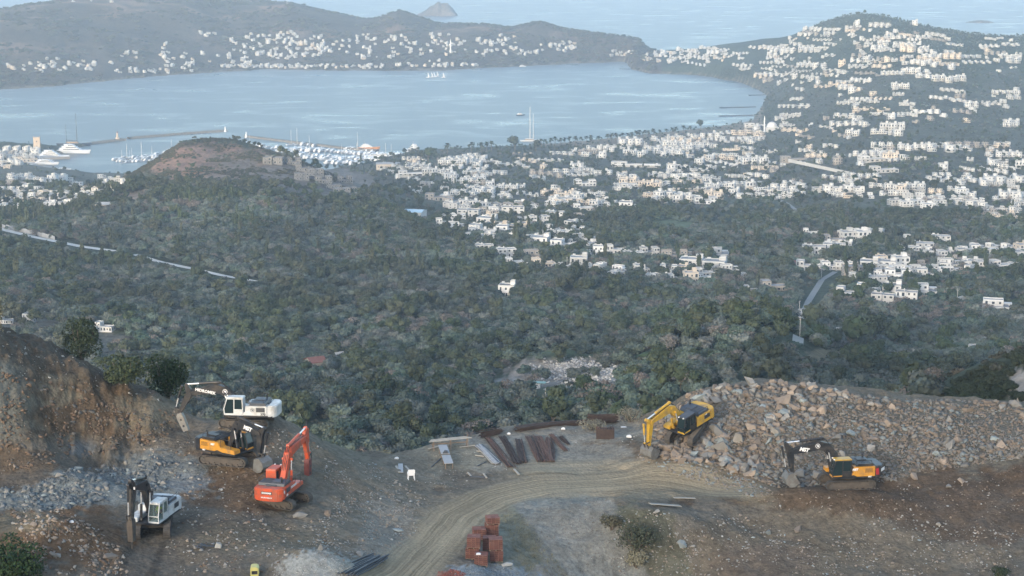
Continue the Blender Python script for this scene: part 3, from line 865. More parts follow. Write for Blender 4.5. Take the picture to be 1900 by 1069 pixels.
HOUSES = []          # dict per house
OCC = []             # (x, y, radius) of everything trees must keep clear of
def add_house(u, v, wpx, yaw=None, seed=None, key='w', label=None, zone=None):
    p = hit(u, v, 262)
    if p is None: return None
    if p.z < .8: return None
    wid = wpx * p.y / F
    seed = rnd.randrange(NDES) if seed is None else seed
    base = {0: 10.5, 1: 11, 2: 11.8, 3: 8.4, 4: 14, 5: 12.2}[seed % 6]
    s = wid / base
    yaw = rnd.gauss(0, 22) + rnd.choice((0, 0, 0, 90, -90)) if yaw is None else yaw
    for h in HOUSES:
        if (h['p'].x - p.x) ** 2 + (h['p'].y - p.y) ** 2 < (.44 * (h['w'] + wid)) ** 2: return None
    HOUSES.append(dict(p=p, u=u, v=v, w=wid, px=wpx, s=s, yaw=R(yaw), seed=seed, key=key, label=label, zone=zone))
    OCC.append((p.x, p.y, wid * .55)); OCC.append((p.x, p.y - wid * .5 - 5, wid * .42)); OCC.append((p.x, p.y - wid * .5 - 13, wid * .34))
    return HOUSES[-1]
def inpoly(x, y, P):
    c = False; j = len(P) - 1
    for i in range(len(P)):
        if (P[i][1] > y) != (P[j][1] > y) and x < (P[j][0] - P[i][0]) * (y - P[i][1]) / (P[j][1] - P[i][1]) + P[i][0]: c = not c
        j = i
    return c
# ================================================================ the town: houses seen one by one
# (column, row of its foot, width in picture pixels, turn, design, wall, label)
HAND = [
 (899, 470, 34, 8, 8, 'w', "white framed villa with deep loggia at the left end of the hillside row"),
 (940, 478, 36, 12, 2, 'w', "white twin-bay villa just right of the loggia villa"),
 (955, 494, 36, 18, 4, 'w', "low white terrace house in the trees below the twin-bay villa"),
 (992, 482, 40, 10, 1, 's', "grey stone house with flat slab roof on the hillside row"),
 (1008, 497, 42, 14, 10, 'c', "cream house with long slab roof lowest on the hillside row"),
 (1002, 456, 34, -14, 3, 'w', "tall white block house with roof tower above the hillside row"),
 (1040, 462, 36, -16, 6, 'w', "white house joined to a grey wing beside the tall block house"),
 (1074, 495, 32, -6, 9, 'w', "small square white house behind the car park"),
 (1108, 512, 26, -22, 0, 'c', "cream L-shaped house right of the car park"),
 (1100, 478, 30, 6, 4, 'w', "white house with slab canopy above the square house"),
 (1144, 472, 42, 6, 4, 'w', "long low white house at the edge of the dark wood"),
 (1205, 476, 34, 14, 5, 'w', "white house with glazed bay alone beside the wood"),
 (1150, 510, 30, -28, 1, 'w', "white house with open terrace at the foot of the lower terrace village"),
 (1190, 507, 28, 20, 0, 'w', "white house with a small low wing in the lower terrace village"),
 (1212, 522, 28, 34, 2, 'w', "white twin cube house lowest left in the lower terrace village"),
 (1240, 508, 32, -8, 5, 'w', "stepped white house at the heart of the lower terrace village"),
 (1245, 524, 26, 10, 6, 'w', "white house with red tiled porch, front of the terrace village"),
 (1281, 524, 26, 8, 9, 'c', "cream cube house with stair head at the terrace village front"),
 (1283, 498, 42, -14, 3, 'w', "tall white villa with roof frame above the terrace village"),
 (1326, 502, 42, -16, 9, 'w', "tall white villa with grey flank, right of its near twin"),
 (1330, 478, 44, -10, 7, 'w', "wide white villa on the rise behind the two tall villas"),
 (1308, 514, 38, 8, 4, 'w', "long white house right below the tall villa with grey flank"),
 (1352, 508, 30, 14, 1, 'w', "white terrace house near the right end of the terrace village"),
 (1372, 520, 26, 18, 11, 'w', "rightmost stepped white house of the terrace village"),
 (826, 420, 34, 8, 4, 'w', "white house at the left edge of the stacked village"),
 (852, 412, 32, 10, 5, 'w', "stepped white house high in the stacked village"),
 (870, 402, 40, -10, 2, 'w', "wide white twin house topping the stacked village"),
 (846, 428, 30, 12, 1, 'w', "white terrace house lowest left in the stacked village"),
 (888, 432, 34, -14, 0, 'w', "cream-lit white house with overhanging eaves in the stacked village"),
 (904, 418, 34, -18, 3, 'w', "white cube house with blank wall right in the stacked village"),
 (952, 396, 42, 4, 2, 'w', "three-bay white apartment block with two rows of windows above the dip"),
 (920, 396, 24, 0, 1, 'w', "small white house touching the three-bay block"),
 (938, 434, 36, -8, 6, 'w', "low white house with terracotta terrace below the apartment block"),
 (960, 446, 30, -16, 4, 'w', "white bungalow below the low house with terracotta terrace"),
 (1000, 415, 36, 14, 5, 'w', "white house cluster wall with dark openings beside the cypress"),
 (1030, 406, 34, -10, 8, 'w', "white house with arched front beside the cypress"),
 (1082, 392, 36, 6, 10, 'w', "long white villa standing alone above the wood"),
 (1075, 406, 22, 6, 1, 's', "small grey house below the lone long villa"),
 (1168, 388, 40, -6, 6, 'w', "big white villa above the green field"),
 (1309, 378, 42, 4, 5, 'w', "large white stepped villa at the lower edge of the town"),
 (1505, 438, 30, -6, 4, 'w', "small white bungalow alone above the boarding house"),
 (1547, 452, 44, -2, 10, 's', "long grey stone building behind the boarding house"),
 (1510, 472, 44, -10, 2, 'w', "white boarding house with a row of five dark windows"),
 (1548, 468, 42, -8, 8, 'w', "white block house joined to the boarding house"),
 (1500, 502, 46, -14, 4, 'w', "low white house with long blank wall by the valley road"),
 (1525, 494, 22, 12, 1, 'c', "little cream house beside the long blank wall"),
 (1578, 512, 30, 0, 3, 's', "grey stone house half behind two cypresses"),
 (1620, 514, 32, -12, 2, 'w', "white house with worn facade right of the stone house"),
 (1640, 492, 30, 4, 0, 'c', "pink-cream cube house above the worn facade house"),
 (1596, 524, 40, 8, 4, 'w', "white house with flat terrace behind the corner villas"),
 (1575, 553, 46, -20, 10, 'w', "large white L-shaped villa with a row of ground floor windows"),
 (1612, 546, 44, -16, 4, 'w', "low white house behind the L-shaped villa"),
 (1638, 566, 42, -18, 2, 'w', "white modern villa with framed balcony, left of its twin"),
 (1682, 560, 40, -16, 8, 'w', "white modern villa with framed balcony, right of its twin"),
 (1655, 548, 34, -16, 9, 'w', "white villa behind the two balcony villas"),
 (1712, 548, 50, -10, 7, 'w', "big white villa with bare roof slab next to the balcony villas"),
 (1670, 494, 28, 10, 9, 'w', "narrow white house with stair head left in the right-hand village"),
 (1712, 466, 42, -6, 2, 'w', "wide white house with upper window row in the right-hand village"),
 (1735, 482, 40, 12, 11, 'w', "white stepped house below the upper window row"),
 (1757, 476, 20, 0, 3, 'w', "slim white tower house in the right-hand village"),
 (1788, 478, 30, 8, 0, 'w', "white row house right of the slim tower house"),
 (1826, 470, 52, -4, 4, 'w', "long white house with wide canopy roof in the right-hand village"),
 (1760, 498, 38, 6, 1, 'w', "white terrace house in the middle of the right-hand village"),
 (1806, 502, 40, 4, 5, 'w', "stepped white house by the dark pine"),
 (1859, 500, 44, 14, 10, 'w', "long white house with four square windows right of the dark pine"),
 (1890, 482, 36, 10, 6, 'w', "white terraced house at the far right end of the village"),
 (1695, 452, 36, 4, 4, 'w', "low white house with pergola at the top of the right-hand village"),
 (1745, 452, 36, -6, 2, 'w', "white house with long front at the top of the right-hand village"),
 (1738, 512, 16, 0, 3, 'w', "tiny white tower alone between green trees"),
 (1850, 578, 54, -14, 1, 'w', "large white villa with grey terrace roof beside the walled garden"),
 (1575, 634, 50, -12, 4, 'w', "white villa with long slanting roof among green pines"),
 (1820, 660, 44, 6, 4, 'w', "low white building alone on the right above the bushes"),
 (1438, 540, 54, 4, 10, 's', "low house with flat white slab roof left of the valley road"),
 (1395, 545, 34, 2, 4, 'w', "flat white roofed shed left of the low slab roofed house"),
 (1490, 585, 18, 10, 1, 'w', "small green roofed hut beside the valley road"),
 (941, 550, 30, -10, 3, 'w', "white cube house alone in the woodland clearing"),
 (1168, 352, 30, 6, 2, 'w', "white house on the slope above the big villa"),
 (765, 326, 52, 4, 10, 'w', "large low white villa with arched windows below the marina"),
 (815, 372, 52, -4, 4, 's', "grey concrete hall with dark roof in the near town"),
 (850, 380, 50, -8, 10, 's', "grey curved-fronted hall beside the concrete hall"),
 (1180, 310, 92, -6, 10, 'w', "very long white hotel block with arcaded front in the middle town"),
 (1085, 345, 40, 6, 5, 'w', "white stepped villa left of the hotel block"),
 (1475, 300, 54, 4, 10, 's', "long grey flat building in front of the walled yard"),
 (1620, 300, 56, 12, 10, 'w', "long white terrace of houses in the upper right town"),
 (1640, 320, 52, 10, 4, 'w', "white block with big terraces below the long terrace of houses"),
 (1410, 236, 60, 4, 10, 'w', "white waterfront hotel beside the domed mosque"),
 (20, 392, 40, 6, 5, 'w', "white stepped block of houses below the marina hangars"),
 (35, 345, 50, 3, 10, 's', "long pale boatyard hall at the harbour"),
 (50, 300, 40, 8, 4, 'c', "low sand-coloured quay building near the watchtower"),
 (508, 352 - 48, 36, -4, 8, 'd', "grey unfinished block on the crown of the near hill"),
 (88, 588, 22, 10, 4, 'w', "small white shed with grey lean-to in the farm clearing"),
 (118, 580, 20, -12, 1, 'w', "white cottage with two dark doors in the farm clearing"),
 (12, 600, 26, 4, 4, 'w', "flat white roofed hut at the far left clearing"),
 (56, 598, 22, -10, 3, 'w', "white boxy cabin left of the lean-to shed"),
 (195, 614, 36, -16, 4, 'w', "white cottage with blue-grey gable roof above the near bushes"),
]
for h in HAND: add_house(h[0], h[1], h[2], h[3], h[4], h[5], h[6], 'hand')
n_hand = len(HOUSES)
# dark concrete terraces being built on the right flank of the near hill
for i, (u, v, w) in enumerate([(545, 306, 26), (563, 318, 28), (585, 326, 30), (600, 340, 30), (618, 350, 30), (635, 362, 30), (655, 372, 28), (672, 384, 26), (560, 334, 26), (640, 340, 26), (665, 358, 26), (688, 376, 24)]):
    add_house(u, v, w, 20, (5, 4, 2)[i % 3], 'd', None, 'concrete shells, near hill')

FILL = [   # polygon, how many tries, width range in metres, clumping, zone function
 ([(1200, 100), (1330, 84), (1430, 76), (1500, 54), (1600, 32), (1720, 48), (1895, 68), (1895, 415), (1800, 400), (1560, 372), (1400, 375), (1360, 300), (1425, 235), (1445, 175), (1385, 140), (1280, 122), (1200, 112)], 4200, (7, 12), .36, 700),
 ([(690, 300), (830, 290), (1000, 282), (1250, 256), (1390, 245), (1420, 375), (1200, 380), (1000, 392), (900, 400), (760, 362)], 1500, (7, 13), .28, 430),
 ([(820, 385), (950, 372), (1050, 400), (1120, 465), (1200, 470), (1380, 492), (1370, 515), (1260, 525), (1120, 520), (960, 500), (890, 450), (815, 415)], 500, (7, 12), .25, 60),
 ([(1480, 455), (1580, 435), (1700, 440), (1900, 462), (1900, 495), (1740, 520), (1600, 535), (1480, 500)], 420, (7, 13), .28, 60),
 ([(0, 322), (150, 328), (250, 338), (180, 372), (90, 400), (0, 402)], 400, (8, 13), .30, 75),
 ([(1330, 88), (1430, 80), (1560, 44), (1700, 42), (1710, 105), (1440, 165), (1380, 135)], 900, (8, 13), .25, 170),
 ([(1180, 262), (1300, 246), (1410, 232), (1420, 262), (1200, 285)], 300, (8, 14), .1, 60),
 ([(0, 280), (60, 278), (70, 290), (40, 305), (0, 318)], 160, (9, 16), .2, 26),
]
def clump(p): return vnoise(p.x / 75 + 11, p.y / 75 + 4)
for poly, tries, wr, thr, cap in FILL:
    us = [p[0] for p in poly]; vs = [p[1] for p in poly]; k = 0
    for _ in range(tries * 4):
        if k >= cap: break
        u = rnd.uniform(min(us), max(us)); v = rnd.uniform(min(vs), max(vs))
        if not inpoly(u, v, poly): continue
        p = hit(u, v, 700 if v > 380 else 1300, n=420)
        if p is None or p.z < 1.1 or clump(p) < thr: continue
        w = rnd.uniform(*wr) * (.95 if p.y > 2600 else .88)
        key = 'w' if rnd.random() < .80 else rnd.choice('ccs')
        h0 = add_house(u, v, w * F / p.y, key=key)
        if h0:
            k += 1
            if rnd.random() < .6:          # a terrace: like houses side by side on one level
                for j in range(rnd.randrange(1, 5)):
                    du = h0['px'] * 1.0 * (j + 1); 
                    if inpoly(u + du, v, poly) and add_house(u + du, v + rnd.uniform(-.6, .6) + .12 * du * rnd.choice((0, 0, 1)), h0['px'] * rnd.uniform(.9, 1.05), math.degrees(h0['yaw']), h0['seed'], h0['key']): k += 1
                    else: break
ELL = [(520, 84, 95, 26, 95), (480, 122, 70, 5, 22), (590, 98, 30, 14, 14), (700, 88, 85, 24, 52), (690, 124, 30, 4, 8), (815, 88, 55, 28, 34), (925, 76, 38, 12, 26), (940, 98, 60, 9, 20), (1040, 88, 45, 9, 20), (1150, 100, 36, 5, 10),
       (115, 122, 105, 14, 34), (240, 103, 24, 6, 6), (308, 100, 9, 20, 12), (330, 124, 22, 6, 6), (385, 64, 20, 6, 5), (370, 110, 50, 14, 10), (440, 108, 30, 10, 8), (160, 3, 60, 3, 3), (1290, 100, 85, 12, 60), (1240, 108, 50, 10, 26), (560, 124, 160, 3, 40), (800, 122, 90, 3, 22), (280, 133, 90, 4, 14)]
for u0, v0, ru, rv, n in ELL:
    k = 0
    for _ in range(n * 6):
        if k >= n: break
        a = rnd.uniform(0, 2 * math.pi); q = math.sqrt(rnd.random())
        u = u0 + ru * q * math.cos(a); v = v0 + rv * q * math.sin(a)
        p = hit(u, v, 3000, n=500)
        if p is None or p.z < 2: continue
        if add_house(u, v, rnd.uniform(6.5, 11) * F / p.y, key='w' if rnd.random() < .85 else 'c'): k += 1
# a walled white courtyard house seen from above reads by its size: the 300 largest stand as things
HOUSES.sort(key=lambda h: -h['px'] if h['label'] is None else -1000 - h['px'])
print("houses", len(HOUSES))

LOOK = ["with a low side wing", "with a set-back upper floor", "of twin cubes", "with a stair tower", "long and low", "of three stepped cubes"]
ORD = ["first", "second", "third", "fourth", "fifth", "sixth", "seventh", "eighth", "ninth", "tenth", "eleventh", "twelfth", "thirteenth", "fourteenth", "fifteenth", "sixteenth"]
ROWN = ["top", "second", "third", "fourth", "fifth", "sixth", "seventh", "eighth", "ninth", "tenth"]
def zone_of(h):
    u, v = h['u'], h['v']
    if h['zone'] and h['zone'] != 'hand': return h['zone']
    if h['p'].y > 3300 and u < 1200:
        return ("far headland shore" if u < 420 else "dense headland village" if u < 625 else "headland left of minaret" if u < 770 else "headland round the minaret" if u < 870 else "headland cape")
    if u < 400: return "harbour town"
    if u < 1400 and v > 380: return "hillside village"
    if u > 1440 and v > 415: return "right valley village"
    if u < 1400 and v > 240: return "near town left" if u < 1000 else "near town middle" if u < 1210 else "near town by the bay"
    if u < 1440 and v < 240: return "isthmus"
    col = "left" if u < 1560 else "middle" if u < 1720 else "right"
    row = "town hill crest" if v < 100 else "upper town hill" if v < 170 else "lower town hill" if v < 250 else "hill foot town" if v < 330 else "lower right town"
    return row + " " + col
def ordinals(items, key_zone, per_row=12):
    """gives every item its row and place inside its zone"""
    zs = {}
    for it in items: zs.setdefault(key_zone(it), []).append(it)
    for z, L in zs.items():
        L.sort(key=lambda h: h['v']); nr = max(1, math.ceil(len(L) / per_row)); per = math.ceil(len(L) / nr)
        for r in range(nr):
            row = sorted(L[r * per:(r + 1) * per], key=lambda h: h['u'])
            for i, h in enumerate(row): h['row'], h['ord'], h['z'], h['nr'] = r, i, z, nr
N_IND = 300
ind = HOUSES[:N_IND]
auto = [h for h in ind if h['label'] is None]
ordinals(auto, zone_of)
for h in auto:
    c = {"w": "white", "c": "cream", "s": "grey", "d": "dark grey"}[h['key']]
    rowp = "" if h['nr'] == 1 else f"{ROWN[h['row']]} row, "
    h['label'] = f"{c} house {LOOK[h['seed'] % 6]}, {ORD[h['ord']]} from left, {rowp}{h['z']}".replace('a set-back upper floor', 'set-back upper floor').replace('dark grey', 'grey')
    if len(h['label'].replace('-', ' ').split()) > 15: h['label'] = h['label'].replace(' from left', '')
WM = {"w": M_white, "c": M_cream, "s": M_stone, "d": M_conc}
def place(o, h):
    o.location = (h['p'].x, h['p'].y, h['p'].z + .2); o.rotation_euler = (0, 0, h['yaw']); b_ = {0: 10.5, 1: 11, 2: 11.8, 3: 8.4, 4: 14, 5: 12.2}[h['seed'] % 6]; zs = min(h['s'], 1.0 if h['px'] > 24 else .72); o.scale = (h['s'], max(min(h['s'], 1.5), .6), zs)
for i, h in enumerate(ind):
    grp = "houses of the " + zone_of(h)
    if h['px'] >= 24 or i < n_hand:
        t = thing("house", h['label'], "house", group=grp); place(t, h)
        for nm, me in house_full(h['seed'], WM[h['key']], h['key']): link(nm, me, t)
    else:
        o = link("house", house_one(h['seed'], M_whitef if h['key'] == 'w' and h['p'].y > 2300 else WM[h['key']], h['key'] + str(h['p'].y > 2300))); place(o, h); tag(o, h['label'], "house", grp)
# the remaining far houses joined
def merge(name, items, label, mats):
    V, Fc, MI, off = [], [], [], 0
    for me, M, mm in items:
        co, tr = mesh_arrays(me)
        mi = np.empty(len(me.loop_triangles), np.int32); me.loop_triangles.foreach_get("material_index", mi)
        Mn = np.array(M)
        V.append(co @ Mn[:3, :3].T + Mn[:3, 3]); Fc.append(tr + off); MI.append(np.array(mm)[mi]); off += len(co)
    o = raw_mesh(name, np.concatenate(V), np.concatenate(Fc), mats, np.concatenate(MI))
    o["kind"] = "stuff"; o["label"] = label
    return o
rest = HOUSES[N_IND:]
items = []
for h in rest:
    me = house_one(h['seed'], M_whitef if h['key'] == 'w' else WM[h['key']], h['key'] + 'f')
    M = Matrix.Translation((h['p'].x, h['p'].y, h['p'].z + .2)) @ Matrix.Rotation(h['yaw'], 4, 'Z') @ Matrix.Scale(h['s'], 4)
    items.append((me, M, [{"w": 0, "c": 3, "s": 4, "d": 4}[h['key']], 1, 2]))
merge("distant_town", items, "small white houses scattered over the far slopes", [M_whitef, M_roof, M_glass, M_cream, M_stone])
print("town", round(time.time() - T0, 1))
# ================================================================ trees and scrub
M_bark = mat("bark", (.12, .10, .08), .9, var=.2, scale=4)
G_olive = foliage("leaves_olive", [(.042, .068, .054), (.070, .098, .080), (.100, .130, .106), (.052, .080, .060), (.125, .140, .128), (.066, .094, .072), (.112, .116, .108)])
G_dark = foliage("leaves_dark", [(.030, .045, .024), (.042, .058, .030), (.055, .065, .036), (.036, .052, .028)])
G_bush = foliage("leaves_bush", [(.016, .032, .012), (.024, .042, .016), (.032, .050, .02)])
G_scrub = foliage("leaves_scrub", [(.055, .062, .042), (.070, .074, .052), (.048, .055, .038), (.082, .076, .058)])
G_palm = foliage("leaves_palm", [(.045, .060, .030), (.06, .072, .04)])
G_dry = foliage("leaves_dry", [(.17, .17, .12), (.20, .185, .135)])
def crown_mesh(name, seed, rx, rz, zc, leaf, n, m, lobes=7, core=True, flatbot=.35, tall=False):
    """leaf-sized faces spread through a lumpy crown"""
    g = np.random.default_rng(seed); V = []; Q = []
    L = []
    for i in range(lobes):
        a = g.uniform(0, 2 * math.pi); q = g.uniform(.15, .62) if i else 0
        L.append((math.cos(a) * q * rx, math.sin(a) * q * rx, zc + g.uniform(-.35, .5) * rz, g.uniform(.42, .62) * rx, g.uniform(.42, .62) * rz))
    per = n // lobes
    for lx, ly, lz, lr, lh in L:
        d = g.normal(size=(per, 3)); d /= np.linalg.norm(d, axis=1)[:, None]
        d[:, 2] = np.where(d[:, 2] < -flatbot, -d[:, 2], d[:, 2])
        r = g.uniform(.82, 1.12, per)[:, None]
        c = np.stack([lx + d[:, 0] * lr * r[:, 0], ly + d[:, 1] * lr * r[:, 0], lz + d[:, 2] * lh * r[:, 0]], 1)
        nrm = d + g.normal(size=d.shape) * .55; nrm /= np.linalg.norm(nrm, axis=1)[:, None]
        t = np.cross(nrm, g.normal(size=d.shape)); t /= np.linalg.norm(t, axis=1)[:, None]; b = np.cross(nrm, t)
        s = leaf * g.uniform(.6, 1.25, per)[:, None]
        o = len(V) * 1
        k0 = sum(len(x) for x in V)
        quad = np.stack([c - t * s - b * s * .6, c + t * s * .8 - b * s * .8, c + t * s + b * s * .7, c - t * s * .7 + b * s], 1).reshape(-1, 3)
        V.append(quad); Q.append(np.arange(per * 4).reshape(-1, 4) + k0)
    V = np.concatenate(V); Q = np.concatenate(Q)
    me = bpy.data.meshes.new(name)
    verts = V.tolist(); faces = Q.tolist()
    if core:
        for lx, ly, lz, lr, lh in L:
            bm = bmesh.new(); bmesh.ops.create_icosphere(bm, subdivisions=1, radius=1.0); k0 = len(verts)
            for v in bm.verts: verts.append((lx + v.co.x * lr * .84, ly + v.co.y * lr * .84, lz + v.co.z * lh * .84))
            for f in bm.faces: faces.append([v.index + k0 for v in f.verts])
            bm.free()
    me.from_pydata(verts, [], faces); me.materials.append(m)
    return me
def trunk_mesh(seed, h, r, spread, m, limbs=4):
    g = random.Random(seed); mb = MB()
    p = Vector((0, 0, -.5)); q = Vector((g.uniform(-.15, .15), g.uniform(-.15, .15), h * .5)); mb.tube(p, q, r, r * .75, 6)
    for i in range(limbs):
        a = 2 * math.pi * i / limbs + g.uniform(-.4, .4)
        e = Vector((math.cos(a) * spread, math.sin(a) * spread, h * g.uniform(.85, 1.05))); mid = q.lerp(e, .5) + Vector((0, 0, -.1))
        mb.tube(q, mid, r * .6, r * .42, 5); mb.tube(mid, e, r * .42, r * .2, 5)
    return mb.mesh("trunk", [m])
CR = {}
CR['olive'] = [crown_mesh("crown", 10 + i, 2.9, 2.1, 2.5, .30, 330, G_olive, 6 + i % 3) for i in range(5)]
CR['dark'] = [crown_mesh("crown", 30 + i, 3.2, 3.2, 4.2, .34, 340, G_dark, 7) for i in range(3)]
CR['cypress'] = [crown_mesh("crown", 40 + i, 1.3, 6.0, 5.6, .34, 200, G_dark, 5) for i in range(2)]
CR['scrub'] = [crown_mesh("crown", 50 + i, 4.5, 2.2, .8, .8, 90, G_scrub, 5) for i in range(4)]
CR['bare'] = [crown_mesh("crown", 60 + i, 2.6, 2.2, 2.3, .2, 300, foliage("leaves_bare" + str(i), [(.13, .115, .10), (.16, .14, .125)]), 6, core=False) for i in range(1)]
TRK = {'olive': trunk_mesh(1, 3.0, .24, 1.5, M_bark), 'dark': trunk_mesh(2, 4.2, .28, 1.4, M_bark), 'cypress': trunk_mesh(3, 3, .18, .2, M_bark, 2)}

def near_occ(x, y, pad=1.0):
    i, j = int(x // 30), int(y // 30)
    for a in (i - 1, i, i + 1):
        for b in (j - 1, j, j + 1):
            for ox, oy, r in OG.get((a, b), ()):
                if (ox - x) ** 2 + (oy - y) ** 2 < (r + pad) ** 2: return True
    return False
OG = {}
for ox, oy, r in OCC: OG.setdefault((int(ox // 30), int(oy // 30)), []).append((ox, oy, r))
CLEAR = [(1035, 706, 116, 36), (1010, 694, 78, 24), (950, 716, 36, 12), (1150, 659, 110, 6), (1010, 656, 90, 6), (430, 718, 36, 4), (1220, 420, 80, 9), (1080, 684, 70, 12),
         (412, 302, 50, 23), (445, 335, 56, 9), (500, 322, 95, 26), (245, 370, 42, 9), (600, 345, 90, 30), (1550, 665, 52, 16), (1490, 560, 14, 60), (190, 640, 80, 12), (1875, 566, 48, 8), (60, 610, 60, 12),
         (1700, 390, 120, 6), (250, 622, 60, 5), (1890, 706, 20, 34), (330, 580, 20, 8), (1060, 552, 22, 6), (800, 768, 40, 7), (978, 568, 24, 6), (1060, 500, 40, 9)]
ROADS = [([(-30, 418), (60, 440), (150, 458), (212, 467)], 6.5), ([(250, 473), (300, 488), (360, 500), (412, 512), (480, 524)], 4.2), ([(190, 556), (250, 540), (315, 520)], 3.0), ([(380, 545), (430, 526)], 2.5),
         ([(1480, 640), (1484, 600), (1500, 560), (1525, 520), (1550, 505)], 3.6), ([(632, 543), (720, 545)], 2.5), ([(700, 372), (740, 392), (775, 405)], 5), ([(1420, 360), (1460, 378), (1480, 392)], 3.5)]
ROADW = []
for pl, w in ROADS:
    P = []
    for (u0, v0), (u1, v1) in zip(pl[:-1], pl[1:]):
        for k in range(6):
            p = hit(u0 + (u1 - u0) * k / 6, v0 + (v1 - v0) * k / 6, 300)
            if p is not None: P.append(p)
    p = hit(*pl[-1], 300)
    if p is not None: P.append(p)
    ROADW.append((P, w))
    for q in P:
        for dy in ((0, 7, 14, 21, 28, 35) if w in (6.5, 3.6) else (0, 7, 14, 21) if w == 4.2 else (0, 6, 12)):
            OG.setdefault((int(q.x // 30), int((q.y - dy) // 30)), []).append((q.x, q.y - dy, w * .9 + 1))

def tree_field(n, d0, d1, dens, clear=True):
    """candidate places spread evenly over the visible ground"""
    y = np.sqrt(rng.uniform(d0 ** 2, d1 ** 2, n)); a = rng.uniform(AMIN + .01, AMAX - .01, n); x = a * y
    z = height(x, y); vis = visible(x, y, z, 3.0) & (z > 1.3)
    x, y, z = x[vis], y[vis], z[vis]
    U, V = proj(x, y, z)
    keep = dens(x, y, z, U, V) > rng.random(len(x))
    x, y, z, U, V = x[keep], y[keep], z[keep], U[keep], V[keep]
    k2 = np.array([not near_occ(px, py) for px, py in zip(x, y)], bool)
    cl = np.zeros(len(x), bool)
    for cu, cv, ru, rv in CLEAR: cl |= (((U - cu) / ru) ** 2 + ((V - cv) / rv) ** 2) < 1
    cl &= rng.random(len(x)) < .95
    if clear: k2 &= ~cl
    return x[k2], y[k2], z[k2], U[k2], V[k2]
def dens_wood(x, y, z, U, V):
    n = vnoise(x / 34, y / 34); n2 = vnoise(x / 140 + 5, y / 140)
    d = .55 + .9 * (n - .35) + .35 * (n2 - .5)
    town = smooth(430, 380, V) * smooth(680, 780, U) + smooth(400, 380, V) * smooth(300, 150, U)
    return np.where((y < 460) & (U > 1735), 0, np.clip(d * (1 - .45 * np.clip(town, 0, 1)), .05, 1))
x1, y1, z1, U1, V1 = tree_field(52000, 262, 1500, dens_wood)
x2, y2, z2, U2, V2 = tree_field(60000, 1500, 3900, lambda x, y, z, U, V: np.where((y > 3300) & (U < 1200), 0, (.30 + .55 * vnoise(x / 60, y / 60)) * np.where((U < 330) & (V < 345), .16, 1.0) * np.where(V < 290, .6, 1.0)))
x3, y3, z3, U3, V3 = tree_field(30000, 3550, 5600, lambda x, y, z, U, V: np.where(U < 1215, np.clip(vnoise(x / 90, y / 90) * 1.3 - .1 - .35 * smooth(40, 110, z), 0, 1), 0))
print("tree places", len(x1), len(x2), len(x3))
x = np.concatenate([x1, x2]); y = np.concatenate([y1, y2]); z = np.concatenate([z1, z2]); U = np.concatenate([U1, U2]); V = np.concatenate([V1, V2])
sc_ = rng.uniform(.62, 1.28, len(x)) * (.95 + .22 * smooth(600, 1050, y)) * (1 - .25 * smooth(1500, 2600, y)) * np.where((U < 330) & (V < 345), .7, 1.0) * (1 - .30 * smooth(460, 410, V) * smooth(720, 800, U)) * np.where((U > 240) & (U < 520) & (V < 345), .5, 1)
patch = vnoise(x / 55 + 31, y / 55 + 8)
kind = np.where(rng.random(len(x)) < np.where(y > 1400, .40, .07) + .25 * (patch > .72), 1, 0)
kind = np.where((kind == 0) & (rng.random(len(x)) < .07 + .4 * (patch < .2)), 4, kind)
kind = np.where((rng.random(len(x)) < .025) & (y > 1000), 2, kind)
# single trees: the 300 that show largest
order = np.argsort(-(sc_ / y) * (U > -5) * (U < 1905) * (V > 0))
PICK = order[:300]
mask = np.ones(len(x), bool); mask[PICK] = False
KN = {0: 'olive', 1: 'dark', 2: 'cypress', 4: 'bare'}
LBL = {0: "rounded grey-green olive tree", 1: "dark green broad-crowned oak tree", 2: "slender dark cypress tree", 4: "leafless greyish brown shrubby tree"}
TR = [dict(i=i, u=U[i], v=V[i]) for i in PICK]
def tzone(t):
    u, v = t['u'], t['v']
    a = ("left of the dig" if u < 420 else "beyond the orange digger" if u < 760 else "beyond the rebar yard" if u < 1000 else "left of the boulder heap" if u < 1250 else "behind the boulder heap" if u < 1650 else "far right beyond the boulders")
    return a
ordinals(TR, tzone, 16)
for t in TR:
    i = t['i']; k = int(kind[i]); kn = KN[k]
    nm = {0: "olive_tree", 1: "oak_tree", 2: "cypress_tree", 4: "bare_tree"}[k]
    r_ = ROWN[t['row']] if t['row'] < len(ROWN) else "lowest"
    o = thing(nm, f"{LBL[k].replace('rounded ', '').replace('broad-crowned ', '')}, {ORD[t['ord']]} from left, {r_} row, {t['z']}", "tree", (x[i], y[i], z[i]), (0, 0, rnd.uniform(0, 6.28)), "woodland trees " + t['z'])
    o.scale = (sc_[i],) * 3
    c = link("crown", CR[kn][i % len(CR[kn])], o)
    link("trunk", TRK.get(kn, TRK['olive']), o)

